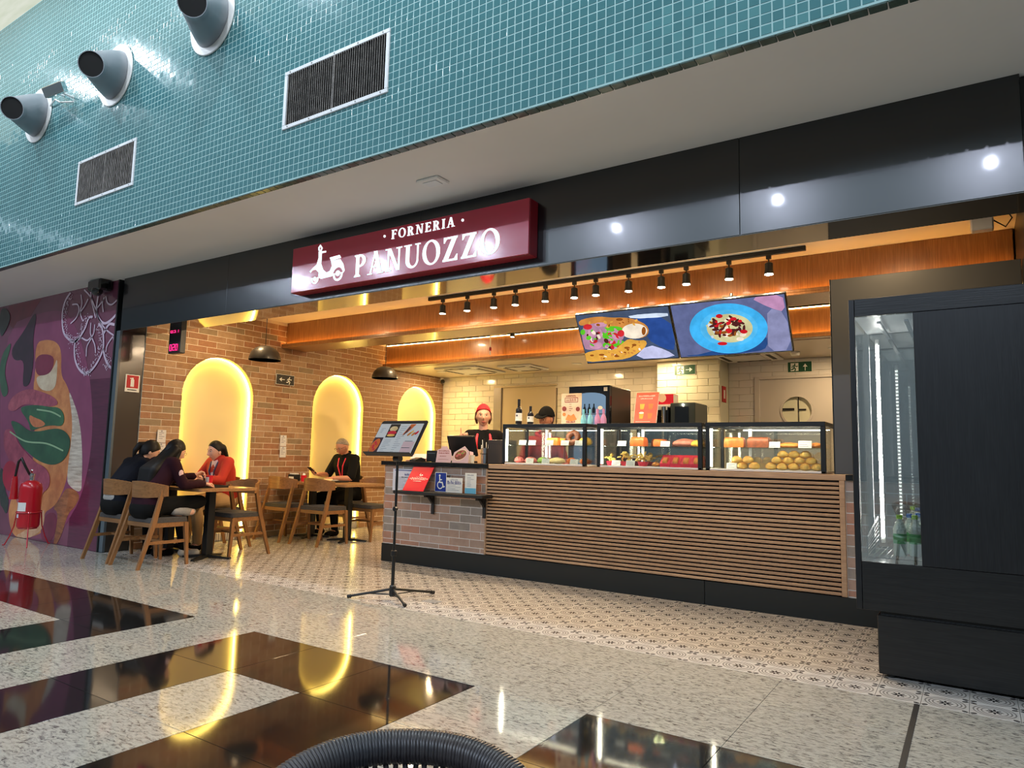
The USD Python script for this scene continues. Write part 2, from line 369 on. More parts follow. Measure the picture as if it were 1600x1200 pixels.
# ---------------------------------------------------------------- left brick wall with three lit arches
XW = -8.06
ARCH = [(4.865, 5.885), (6.90, 7.93), (8.715, 9.725)]; AT = 2.345
def arch_poly(y0, y1, grow=0.0):
    r = (y1-y0)/2+grow; c = (y0+y1)/2; zc = AT-(y1-y0)/2
    return P2([(c-r, -.01)]+[(c+r*math.cos(t), zc+r*math.sin(t)) for t in np.linspace(PI, 0, 29)]+[(c+r, -.01)])
arches = unary_union([arch_poly(*a) for a in ARCH])
WM = lambda x: frame((x, 0, 0), (0, 1, 0), (0, 0, 1))       # (y, z) shapes, thickness along +x
wl = struct('wall_left')
part('mortar_bed', plate(sbox(4.37, 0, 9.9, 3.0).difference(arches.buffer(.021)), .10, WM(XW-.104)), 'mortar_warm', wl)
part('wall_behind', cbox((XW-.4, 4.37, 0), (XW-.16, 9.9, 3.0)), 'wall_plaster', wl)
BL, BH, JT = .264, .0792, .0085
rows = int(3.0/BH); cand = []
for r in range(rows):
    z0 = r*BH+.004; off = (r % 2)*BL/2
    for k in range(-1, 22):
        y0 = 4.37+k*BL+off; y1 = y0+BL-JT; y0c, y1c = max(y0, 4.372), min(y1, 9.895)
        if y1c-y0c < .02: continue
        s = sbox(y0c, z0, y1c, z0+BH-JT); s2 = s.difference(arches)
        if s2.area < 2e-4: continue
        cand.append((y0c, z0, y1c, s2, s2.area > s.area-1e-6))
cand.sort(key=lambda c: (abs(c[0]-4.3)*1.0 + (1.2 if c[1] < .75 else 0)))
rest = MB()
for k, (y0, z0, y1, s2, whole) in enumerate(cand):
    d = float(rng.uniform(.0015, .0035))
    m = cbox((XW-.012, y0, z0), (XW-.004+d, y1, z0+BH-JT), .0012) if whole else plate(s2, .008+d, WM(XW-.012))
    if k < 295: part('brick', m, 'brick_%d' % rng.choice(6, p=[.28, .2, .14, .16, .1, .12]), wl)
    else: rest.add(m)
part('brick_field', rest.mesh(), 'brick_mixed', wl, kind='stuff')
for k, (y0, y1) in enumerate(ARCH):
    n = thing('arch_niche', ['glowing yellow arched wall niche nearest the entrance, behind the three women', 'glowing yellow arched wall niche behind the man with the phone', 'glowing yellow arched wall niche nearest the back corner, behind the menu stand'][k], 'wall niche', group='lit arched niches in the brick wall')
    part('back_panel', plate(arch_poly(y0, y1, .03), .02, WM(XW-.135)), 'niche_cream', n)
    rim = arch_poly(y0, y1, .02).difference(arch_poly(y0, y1)); 
    part('reveal', plate(rim, .100, WM(XW-.114)), 'niche_cream', n)
    pr = arch_poly(y0, y1, -.002).exterior.coords
    led = arch_poly(y0, y1, -.001).difference(arch_poly(y0, y1, -.010)).intersection(sbox(y0-.1, .10, y1+.1, 3))
    part('led_strip', plate(led, .030, WM(XW-.105)), 'niche_led', n)
    part('skirting_tile', cbox((XW-.11, y0+.012, .001), (XW-.03, y1-.012, .10), .002), 'patterned_tile', n)

# ---------------------------------------------------------------- jamb, back walls, column, doors
jl = struct('wall_jamb')
part('jamb_face', cbox((-8.13, 4.10, 0), (-8.075, 4.38, 2.49)), 'jamb_brown', jl); part('jamb_edge', cbox((-8.16, 4.075, 0), (-8.076, 4.102, 2.49)), 'jamb_grey', jl)
part('jamb_core', cbox((-8.5, 4.12, 0), (-8.13, 4.38, 3.08)), 'black_paint', jl)
def tiled(parent, x0, x1, z0, z1, y, holes, mats, tw=.30, th=.10, skip=None):
    r = 0; z = z0
    while z < z1-.01:
        x = x0-(tw/2 if r % 2 else 0)
        while x < x1-.01:
            a, b, c = max(x, x0)+.0015, min(x+tw, x1)-.0015, min(z+th, z1)-.0015
            if b-a > .02 and c-z > .02:
                s = sbox(a, z+.0015, b, c)
                for h in holes: s = s.difference(h)
                if s.area > 1e-3: 
                    bx = s.bounds
                    part('wall_tile', cbox((bx[0], y-.008-float(rng.uniform(0, .0012)), bx[1]), (bx[2], y+.002, bx[3]), .004), mats[int(rng.integers(len(mats)))], parent)
            x += tw
        z += th; r += 1
wb = struct('wall_back')
part('plaster', cbox((-8.4, 9.955, 0), (.5, 10.05, 2.9)), 'wall_plaster', wb); part('plaster_face', plate(sbox(-8.06, 0, .3, 2.57).difference(sbox(-6.9, 0, -5.65, 2.37)).difference(sbox(-2.5, 0, -.9, 2.34)), .05, frame((0, 9.95, 0), (1, 0, 0), (0, 0, 1))), 'wall_plaster', wb)
D1 = sbox(-6.90, 0, -5.65, 2.37); D2 = sbox(-2.50, 0, -.9, 2.34)
tiled(wb, -8.06, -3.77, 1.0, 2.57, 9.9, [D1], ['subway', 'subway_b'])
tiled(wb, -2.86, -.9, 1.3, 2.57, 9.9, [D2], ['subway_white'])
cl = struct('wall_column'); part('plaster', cbox((-3.77, 9.5, 0), (-2.86, 9.9, 2.57)), 'subway_green', cl)
tiled(cl, -3.77, -2.86, 1.3, 2.57, 9.5, [], ['subway_green'])
d1 = struct('door_1'); part('door_frame', cbox((-6.90, 9.86, 0), (-6.74, 9.93, 2.37), .004), 'door_grey', d1); part('door_leaf', cbox((-6.74, 9.885, 0), (-5.68, 9.93, 2.34), .004), 'door_tan', d1)
part('door_track', cbox((-6.90, 9.855, 2.34), (-5.65, 9.93, 2.37), .004), 'door_tan', d1)
d2 = struct('door_2'); 
dl = sbox(-2.43, 0, -.9, 2.30).difference(ell(-1.95, 1.865, .195, .195, 40)); part('door_leaf', plate(dl, .04, frame((0, 9.94, 0), (1, 0, 0), (0, 0, 1))), 'door_white', d2)
part('door_frame', MB().box((-2.50, 9.875, 0), (-2.43, 9.95, 2.34), .004).box((-2.43, 9.875, 2.30), (-.9, 9.95, 2.34), .004).mesh(), 'door_white', d2)
part('porthole_ring', plate(ell(-1.95, 1.865, .215, .215, 40).difference(ell(-1.95, 1.865, .188, .188, 40)), .014, frame((0, 9.904, 0), (1, 0, 0), (0, 0, 1))), 'door_white', d2)
plain('room_beyond', (.75, .76, .60), .6); part('porthole_view', cbox((-2.4, 9.943, 1.5), (-1.5, 9.948, 2.2)), 'room_beyond', d2); part('porthole_bar', MB().box((-2.14, 9.93, 1.87), (-1.99, 9.94, 1.90)).box((-1.94, 9.93, 1.66), (-1.93, 9.94, 2.05)).box((-1.93, 9.93, 1.87), (-1.84, 9.94, 1.89)).mesh(), 'black_matte', d2)
wr = struct('wall_right'); part('plaster', cbox((.33, 4.4, 0), (.6, 10.05, 3.0)), 'black_paint', wr)

# ---------------------------------------------------------------- shop ceilings and beams
ce = struct('ceiling')
part('front_ceiling', cbox((-8.5, 4.40, 2.97), (.6, 8.42, 3.07)), 'ceiling_cream', ce)
part('back_ceiling', cbox((-8.5, 8.44, 2.57), (.6, 10.0, 2.63)), 'back_ceiling', ce)
BEAMS = [('wide wooden ceiling beam above the track lights, lit from its ledge', 6.36, 6.72, 2.66, 2.97), ('wooden ceiling beam farther back with a bright line along its top', 8.38, 8.46, 2.63, 2.95)]
for k, (lab, y0, y1, z0, z1) in enumerate(BEAMS):
    b = thing('ceiling_beam', lab, 'beam')
    part('beam_face', cbox((XW+.01, y0, z0-.03), (.32, y0+.03, z1-.001), .003), 'beam_wood', b)
    if k == 0: part('beam_underside', cbox((XW+.01, y0-.085, z0-.055), (.32, y1, z0-.03), .004), 'beam_wood', b); part('beam_back', cbox((XW+.01, y1-.03, z0-.03), (.32, y1, z1-.001)), 'beam_wood', b)
    else: part('beam_underside', cbox((XW+.01, y0-.085, z0-.055), (.32, y0+.06, z0-.03), .004), 'beam_wood', b)
    part('ledge_lip', cbox((XW+.01, y0-.085, z0-.03), (.32, y0-.070, z0-.004), .002), 'beam_wood', b)
    part('led_strip', cbox((XW+.02, y0-.045, z0-.030), (.31, y0-.033, z0-.024)), 'cove_led', b)
    if k == 1: part('top_glow_line', cbox((XW+.02, y0-.012, z1-.022), (.31, y0-.002, z1-.008)), 'lit_ceiling_glow', b)  # glow painted for the lit ceiling strip above the beam, not an LED

# ---------------------------------------------------------------- fascia, soffit, hall walls
fa = struct('wall_fascia')
FX = [-8.066, -6.1, -3.6, -1.1, .265]
for a, b in zip(FX[:-1], FX[1:]): part('fascia_panel', cbox((a+.0008, 4.07, 2.49), (b-.0008, 4.11, 3.092), .002), 'fascia_black', fa)
part('fascia_underside', cbox((-8.06, 4.075, 2.485), (.32, 4.40, 2.52), .002), 'fascia_under', fa)
part('fascia_core', cbox((-8.06, 4.11, 2.52), (.32, 4.40, 3.09)), 'black_paint', fa)
so = struct('ceiling_soffit'); part('soffit_board', cbox((-14, 3.14, 3.092), (3, 4.60, 3.16)), 'soffit_paint', so)
part('neighbour_wall', cbox((.34, 4.07, 0), (3, 4.4, 3.092)), 'black_paint', so)
tw = struct('wall_mosaic')
PIT = .0525; x0, x1, z0, z1, YT = -13.5, 2.3, 3.098, 6.10, 3.13
part('grout_bed', cbox((x0, YT, 3.094), (x1, YT+.12, z1)), 'mosaic_grout', tw)
VENTS = [(-7.24, -6.19), (-4.135, -3.095)]
cells = []
nx, nz = int((x1-x0)/PIT), int((z1-z0)/PIT)
for i in range(nx):
    for j in range(nz):
        cx, cz = x0+(i+.5)*PIT, z0+.006+(j+.5)*PIT
        if any(a-.01 < cx < b+.01 and 3.50 < cz < 3.94 for a, b in VENTS): continue
        # only what the frame, or a step to its side, can see
        if cz > 3.9+.42*max(0.0, -cx)+.5: continue
        cells.append((cx, cz))
cells.sort(key=lambda c: (c[0]+.2)**2+(c[1]-1.2)**2 if c[0] < .35 else 99)
V8 = np.array([[-1, -1, 0], [1, -1, 0], [1, 1, 0], [-1, 1, 0], [-.95, -.95, 1], [.95, -.95, 1], [.95, .95, 1], [-.95, .95, 1]], float)
F8 = np.array([[4, 5, 6], [4, 6, 7], [0, 1, 5], [0, 5, 4], [1, 2, 6], [1, 6, 5], [2, 3, 7], [2, 7, 6], [3, 0, 4], [3, 4, 7]])
rest = MB()
for k, (cx, cz) in enumerate(cells):
    v = V8*np.array([PIT/2-.0030, PIT/2-.0030, .0018]); tx, tz = rng.normal(0, .009, 2); v[4:, 2] += v[4:, 0]*tx+v[4:, 1]*tz
    w = np.stack([cx+v[:, 0], YT-v[:, 2]+.0005, cz+v[:, 1]], 1)
    if k < 295: part('mosaic_tile', (w, F8), 'teal_tile_%d' % rng.integers(3), tw)
    else: rest.add((w, F8))
part('mosaic_tile_field', rest.mesh(), 'teal_mosaic', tw, kind='stuff')
edge = MB()
for k in range(int((x1-x0)/.075)): edge.box((x0+k*.075+.003, YT-.004, 3.083), (x0+k*.075+.072, YT+.05, 3.094), .002)
part('edge_tile_row', edge.mesh(), 'teal_dark', tw, kind='stuff')
hc = struct('ceiling_hall'); part('ceiling_board', cbox((-18, 1.75, 6.10), (12, 3.3, 6.2)), 'hall_ceiling_glow', hc, label='backlit pale ceiling panels over the tiled wall'); part('ceiling_board', cbox((-18, -3.5, 6.12), (12, 1.749, 6.2)), 'added_roof_white', hc)  # first board: brightness painted as glow; second: unseen, added to block overhead sky
hw = struct('wall_hall'); part('added_far_wall', cbox((-18, -9.2, 0), (12, -9.0, 6.0)), 'hall_grey', hw); part('side_wall', cbox((-18.2, -9, 0), (-18, 4, 6.0)), 'hall_grey', hw); part('side_wall', cbox((12, -9, 0), (12.2, 4, 6.0)), 'hall_grey', hw)  # unseen far wall added to keep low sky light out of the shop
part('wall_behind_shop', cbox((-18, 10.05, 0), (12, 10.3, 6.2)), 'black_matte', hw)
part('roof_behind_shop', cbox((-18, 3.25, 3.2), (12, 10.3, 3.4)), 'black_matte', hw)
# ---------------------------------------------------------------- mural on the front wall left of the shop
MURAL = {"redtop":[[-11.161,3.133],[-10.589,3.17],[-9.98,3.165],[-10.274,2.977],[-10.563,2.718],[-11.039,2.758]],"lightback":[[-9.929,2.911],[-9.289,2.818],[-8.773,2.2],[-8.589,1.773],[-8.487,1.333],[-8.52,0.901],[-8.648,0.547],[-8.835,0.348],[-9.124,0.054],[-9.358,0.035],[-10.658,-0.013],[-11.306,2.78]],"bread":[[-10.174,2.493],[-9.884,2.521],[-9.59,2.472],[-9.429,2.341],[-9.395,2.031],[-9.21,1.907],[-9.071,1.73],[-8.989,1.502],[-8.977,1.278],[-8.977,0.999],[-9.018,0.721],[-9.155,0.521],[-9.301,0.415],[-9.512,0.346],[-9.44,0.14],[-9.67,0.052],[-10.042,-0.013],[-10.283,0.017],[-10.43,0.155],[-10.497,0.36],[-10.367,0.547],[-9.994,0.682],[-9.898,1.157],[-10.12,1.911],[-10.085,2.062]],"board":[[-9.172,1.862],[-9.014,1.7],[-8.885,1.557],[-8.761,1.334],[-8.684,1.06],[-8.647,0.789],[-8.633,0.615],[-8.956,0.696],[-9.01,0.804],[-8.985,1.166],[-8.979,1.446]],"brownboard":[[-8.984,0.695],[-8.633,0.615],[-8.743,0.461],[-8.898,0.384],[-9.017,0.104],[-9.139,-0.021],[-9.2,-0.007],[-9.126,0.37],[-9.301,0.415],[-9.128,0.536]],"plumbox":[[-9.481,0.348],[-9.126,0.37],[-9.203,0.006],[-9.569,0.017]],"cream":[[-10.083,2.056],[-9.727,2.052],[-9.579,2.158],[-9.521,2.273],[-9.482,1.976],[-9.524,1.875],[-9.684,1.836],[-9.951,1.89]],"hole":[[-10.142,2.342],[-9.62,2.309],[-9.601,2.144],[-9.727,2.052],[-10.083,2.056]],"creambottom":[[-10.246,0.005],[-9.936,0.102],[-9.62,0.268],[-9.495,0.418],[-9.456,0.223],[-9.583,0.087],[-9.914,-0.003]],"pepper":[[-10.897,2.454],[-10.552,2.669],[-10.264,2.929],[-10.206,2.813],[-10.256,2.567],[-10.163,2.281],[-10.2,1.975],[-10.323,1.918],[-10.433,1.953],[-10.438,2.298],[-10.751,2.284]],"stalk":[[-11.205,2.343],[-10.956,2.555],[-10.875,2.517],[-11.053,2.171],[-10.803,1.872],[-10.964,1.781],[-11.113,1.947]],"darkleft":[[-11.37,3.054],[-11.184,3.069],[-10.964,2.915],[-11.137,2.7],[-11.275,2.644]],"darklow":[[-10.877,0.928],[-10.649,0.718],[-10.649,0.565],[-10.483,0.451],[-10.505,0.239],[-10.671,0.35],[-10.749,0.376]],"ham1":[[-10.821,1.635],[-10.745,1.775],[-10.517,1.863],[-10.184,1.898],[-9.844,1.841],[-9.516,1.772],[-9.343,1.665],[-9.678,1.643],[-10.209,1.7],[-10.407,1.674],[-10.6,1.6]],"ham2":[[-10.843,1.351],[-10.693,1.382],[-10.541,1.335],[-10.369,1.182],[-10.144,1.079],[-9.855,0.951],[-9.561,0.9],[-9.416,0.79],[-9.419,0.648],[-9.591,0.584],[-9.587,0.413],[-9.854,0.325],[-10.194,0.378],[-10.367,0.547],[-10.332,0.699],[-10.433,0.847],[-10.683,1.025],[-10.819,1.147]],"leaf1":[[-10.432,1.628],[-10.338,1.672],[-9.94,1.679],[-9.583,1.641],[-9.368,1.637],[-9.222,1.562],[-9.186,1.462],[-9.251,1.397],[-9.509,1.421],[-9.879,1.379],[-10.065,1.335],[-10.124,1.456]],"leaf2":[[-10.703,1.492],[-10.429,1.458],[-10.135,1.35],[-9.838,1.335],[-9.44,1.378],[-9.197,1.362],[-9.017,1.278],[-8.985,1.166],[-9.048,1.04],[-9.208,0.952],[-9.443,0.926],[-9.763,0.968],[-10.147,1.094],[-10.335,1.183],[-10.506,1.335]],"orange":[[-10.146,1.562],[-9.972,1.514],[-9.772,1.482],[-9.633,1.416],[-9.944,1.379],[-10.104,1.455]],"cherry":[[-10.292,0.767],[-10.29,0.706],[-10.31,0.651],[-10.349,0.607],[-10.406,0.576],[-10.474,0.564],[-10.546,0.57],[-10.617,0.595],[-10.678,0.636],[-10.724,0.69],[-10.749,0.751],[-10.752,0.813],[-10.731,0.87],[-10.689,0.915],[-10.631,0.945],[-10.562,0.956],[-10.489,0.948],[-10.419,0.922],[-10.36,0.88],[-10.316,0.826]]}
TOMATO = [[[-9.333,3.059],[-9.438,2.972],[-9.483,2.856],[-9.468,2.713],[-9.409,2.578],[-9.295,2.494],[-9.155,2.441],[-9.049,2.439],[-8.955,2.5],[-8.866,2.587],[-8.803,2.696],[-8.723,2.704]],[[-9.013,2.473],[-9.087,2.415],[-9.083,2.299],[-9.021,2.17],[-8.899,2.07],[-8.769,2.028],[-8.633,2.057],[-8.492,2.16],[-8.406,2.286],[-8.405,2.396],[-8.456,2.532],[-8.546,2.601]],[[-8.396,2.285],[-8.318,2.16],[-8.209,2.075],[-8.151,2.062]],[[-8.41,2.488],[-8.309,2.58],[-8.175,2.568],[-8.15,2.646]],[[-8.614,3.009],[-8.636,2.784],[-8.558,2.673],[-8.428,2.601],[-8.297,2.619],[-8.156,2.686]],[[-8.97,3.06],[-8.807,2.958],[-8.658,2.796],[-8.556,2.663],[-8.377,2.525],[-8.152,2.427]],[[-8.824,3.054],[-8.783,2.934],[-8.723,2.823],[-8.641,2.691]],[[-9.044,3.005],[-9.004,2.894],[-9.027,2.79],[-8.944,2.677]],[[-9.24,2.908],[-9.109,2.894],[-9.063,2.815],[-9.121,2.725],[-9.24,2.672]],[[-8.865,2.932],[-8.934,2.855],[-9.027,2.79]],[[-8.741,2.628],[-8.731,2.513],[-8.7,2.449],[-8.785,2.352],[-8.785,2.239]],[[-8.928,2.466],[-8.797,2.425],[-8.7,2.449],[-8.605,2.36],[-8.569,2.266]],[[-8.645,2.599],[-8.649,2.507],[-8.7,2.449]],[[-8.441,2.918],[-8.39,2.841],[-8.289,2.81],[-8.181,2.849]],[[-8.479,2.911],[-8.507,2.843],[-8.472,2.747]],[[-8.494,2.882],[-8.62,2.803]],[[-8.208,2.422],[-8.309,2.339],[-8.334,2.261]],[[-8.187,2.41],[-8.151,2.299]]]
VEIN = [[[-10.647,1.335],[-10.173,1.214],[-9.587,1.189],[-9.149,1.108]],[[-9.928,1.618],[-9.541,1.582],[-9.286,1.52]]]
SCOOT = {"body":[[-4.642,2.878],[-4.603,2.873],[-4.603,2.817],[-4.604,2.765],[-4.574,2.709],[-4.53,2.677],[-4.49,2.687],[-4.468,2.724],[-4.479,2.77],[-4.37,2.773],[-4.33,2.727],[-4.31,2.667],[-4.336,2.642],[-4.372,2.665],[-4.427,2.668],[-4.461,2.636],[-4.596,2.63],[-4.633,2.646],[-4.627,2.687],[-4.666,2.721],[-4.709,2.72],[-4.735,2.701],[-4.745,2.714],[-4.7,2.744],[-4.659,2.765],[-4.638,2.821]],"box":[[-4.494,2.801],[-4.382,2.807],[-4.366,2.786],[-4.48,2.774]],"bar":[[-4.612,2.874],[-4.551,2.871],[-4.552,2.856],[-4.607,2.858]],"mirror":[[-4.625,2.931],[-4.645,2.912],[-4.643,2.889],[-4.616,2.875],[-4.601,2.902]],"txt":[[-4.199,2.592],[-4.198,2.785],[-2.747,2.768],[-2.747,2.576]],"forn":[[-3.793,2.855],[-3.797,2.933],[-3.159,2.849],[-3.158,2.918]],"dots":[[-3.871,2.89],[-3.084,2.887]],"wheels":[[-4.675,2.64],[-4.671,2.595],[-4.391,2.642],[-4.387,2.587]]}
TV1 = [["glove",[[0.587,0.835],[1.0,0.824],[0.999,0.149],[0.881,0.179],[0.712,0.416],[0.777,0.574],[0.725,0.746]]],["white",[[0.574,0.904],[0.985,0.887],[0.985,0.8],[0.601,0.832]]],["table",[[0.712,0.303],[0.894,0.163],[0.99,0.005],[0.52,0.023]]],["crust",[[0.022,0.894],[0.129,0.932],[0.269,0.938],[0.384,0.893],[0.532,0.87],[0.644,0.812],[0.747,0.688],[0.759,0.549],[0.7,0.446],[0.592,0.433],[0.505,0.474],[0.488,0.672],[0.357,0.719],[0.219,0.823],[0.074,0.789],[0.013,0.798]]],["cream",[[0.742,0.565],[0.724,0.51],[0.688,0.465],[0.639,0.438],[0.584,0.434],[0.533,0.454],[0.492,0.493],[0.469,0.546],[0.467,0.606],[0.486,0.661],[0.523,0.705],[0.572,0.73],[0.625,0.734],[0.676,0.715],[0.716,0.676],[0.739,0.624]]],["ham",[[0.023,0.769],[0.219,0.823],[0.357,0.719],[0.484,0.645],[0.49,0.476],[0.378,0.349],[0.206,0.256],[0.049,0.278],[-0.001,0.314]]],["green",[[0.484,0.645],[0.472,0.623],[0.447,0.607],[0.411,0.599],[0.37,0.6],[0.33,0.611],[0.297,0.629],[0.277,0.652],[0.273,0.676],[0.285,0.698],[0.311,0.714],[0.347,0.722],[0.388,0.72],[0.427,0.71],[0.459,0.692],[0.479,0.669]]],["green",[[0.362,0.551],[0.352,0.52],[0.335,0.495],[0.313,0.479],[0.288,0.476],[0.266,0.486],[0.249,0.507],[0.24,0.536],[0.24,0.569],[0.25,0.6],[0.267,0.624],[0.29,0.639],[0.314,0.642],[0.336,0.632],[0.353,0.612],[0.362,0.583]]],["green",[[0.437,0.326],[0.425,0.297],[0.398,0.275],[0.36,0.262],[0.318,0.262],[0.277,0.273],[0.245,0.296],[0.225,0.325],[0.222,0.356],[0.235,0.386],[0.262,0.408],[0.3,0.42],[0.342,0.42],[0.382,0.409],[0.414,0.387],[0.434,0.358]]],["green",[[0.062,0.651],[0.057,0.63],[0.047,0.613],[0.036,0.602],[0.025,0.6],[0.015,0.605],[0.008,0.619],[0.005,0.638],[0.007,0.659],[0.013,0.68],[0.022,0.697],[0.033,0.707],[0.044,0.71],[0.054,0.704],[0.061,0.691],[0.064,0.672]]],["green",[[0.474,0.365],[0.466,0.344],[0.45,0.327],[0.429,0.318],[0.405,0.317],[0.382,0.324],[0.364,0.339],[0.353,0.359],[0.352,0.382],[0.36,0.402],[0.376,0.419],[0.397,0.428],[0.421,0.429],[0.444,0.422],[0.462,0.407],[0.472,0.387]]],["ham2",[[0.326,0.765],[0.318,0.75],[0.301,0.738],[0.277,0.732],[0.251,0.732],[0.225,0.739],[0.205,0.752],[0.192,0.768],[0.19,0.786],[0.198,0.801],[0.215,0.813],[0.238,0.819],[0.265,0.818],[0.29,0.811],[0.311,0.799],[0.323,0.782]]],["ham2",[[0.442,0.539],[0.434,0.504],[0.42,0.475],[0.403,0.456],[0.386,0.451],[0.37,0.461],[0.36,0.483],[0.355,0.515],[0.357,0.552],[0.366,0.587],[0.38,0.616],[0.397,0.634],[0.414,0.639],[0.429,0.629],[0.44,0.607],[0.444,0.576]]],["ham2",[[0.212,0.343],[0.203,0.32],[0.184,0.302],[0.159,0.291],[0.132,0.29],[0.106,0.298],[0.085,0.315],[0.073,0.338],[0.072,0.363],[0.081,0.386],[0.1,0.404],[0.125,0.414],[0.152,0.415],[0.178,0.407],[0.199,0.39],[0.21,0.368]]],["ham2",[[0.171,0.578],[0.164,0.562],[0.15,0.549],[0.131,0.542],[0.11,0.542],[0.09,0.548],[0.074,0.56],[0.065,0.576],[0.064,0.594],[0.071,0.61],[0.085,0.623],[0.104,0.63],[0.125,0.63],[0.145,0.624],[0.161,0.612],[0.17,0.596]]],["red",[[0.156,0.749],[0.149,0.729],[0.135,0.713],[0.117,0.703],[0.098,0.702],[0.08,0.709],[0.066,0.723],[0.058,0.742],[0.058,0.764],[0.066,0.784],[0.079,0.8],[0.097,0.809],[0.116,0.811],[0.134,0.804],[0.148,0.79],[0.156,0.77]]],["red",[[0.493,0.56],[0.487,0.535],[0.476,0.515],[0.462,0.502],[0.447,0.499],[0.434,0.506],[0.424,0.522],[0.42,0.545],[0.421,0.571],[0.427,0.595],[0.438,0.615],[0.452,0.628],[0.466,0.631],[0.479,0.624],[0.489,0.608],[0.494,0.586]]],["red",[[0.381,0.392],[0.376,0.377],[0.365,0.366],[0.35,0.359],[0.333,0.358],[0.317,0.364],[0.304,0.374],[0.297,0.388],[0.296,0.404],[0.301,0.418],[0.313,0.43],[0.328,0.436],[0.345,0.437],[0.361,0.432],[0.373,0.421],[0.38,0.407]]],["red",[[0.178,0.449],[0.172,0.432],[0.16,0.419],[0.145,0.411],[0.128,0.41],[0.112,0.416],[0.099,0.428],[0.092,0.444],[0.092,0.461],[0.098,0.478],[0.11,0.491],[0.125,0.499],[0.143,0.5],[0.158,0.494],[0.171,0.483],[0.178,0.467]]],["red",[[0.358,0.566],[0.355,0.555],[0.348,0.547],[0.339,0.542],[0.329,0.542],[0.32,0.545],[0.313,0.552],[0.31,0.562],[0.309,0.573],[0.313,0.583],[0.32,0.591],[0.328,0.596],[0.338,0.597],[0.347,0.593],[0.354,0.586],[0.358,0.576]]],["crust2",[[-0.008,0.226],[0.195,0.287],[0.346,0.237],[0.461,0.381],[0.533,0.456],[0.618,0.401],[0.71,0.402],[0.712,0.303],[0.618,0.171],[0.46,0.045],[0.252,0.043],[0.007,0.029],[-0.015,0.137]]],["spot",[[0.52,0.845],[0.511,0.83],[0.491,0.823],[0.468,0.827],[0.451,0.839],[0.447,0.856],[0.456,0.871],[0.476,0.877],[0.499,0.874],[0.516,0.861]]],["spot",[[0.732,0.581],[0.721,0.533],[0.707,0.505],[0.694,0.507],[0.688,0.538],[0.69,0.587],[0.7,0.634],[0.715,0.662],[0.727,0.66],[0.734,0.629]]],["spot",[[0.523,0.271],[0.515,0.259],[0.499,0.253],[0.48,0.255],[0.466,0.266],[0.462,0.28],[0.47,0.292],[0.486,0.298],[0.505,0.296],[0.519,0.286]]],["spot",[[0.601,0.318],[0.594,0.306],[0.581,0.299],[0.566,0.301],[0.555,0.311],[0.552,0.325],[0.559,0.338],[0.572,0.344],[0.587,0.342],[0.598,0.332]]],["spot",[[0.387,0.114],[0.381,0.105],[0.366,0.1],[0.348,0.102],[0.335,0.111],[0.331,0.122],[0.338,0.131],[0.353,0.136],[0.371,0.133],[0.384,0.125]]],["spot",[[0.223,0.166],[0.216,0.154],[0.199,0.149],[0.179,0.152],[0.165,0.161],[0.161,0.174],[0.169,0.185],[0.186,0.19],[0.205,0.188],[0.219,0.178]]],["spot",[[0.644,0.226],[0.639,0.216],[0.629,0.211],[0.618,0.213],[0.61,0.22],[0.607,0.231],[0.612,0.24],[0.622,0.245],[0.634,0.244],[0.642,0.236]]],["spot",[[0.102,0.167],[0.096,0.157],[0.084,0.152],[0.07,0.154],[0.06,0.162],[0.058,0.173],[0.063,0.183],[0.076,0.187],[0.089,0.186],[0.099,0.178]]]]
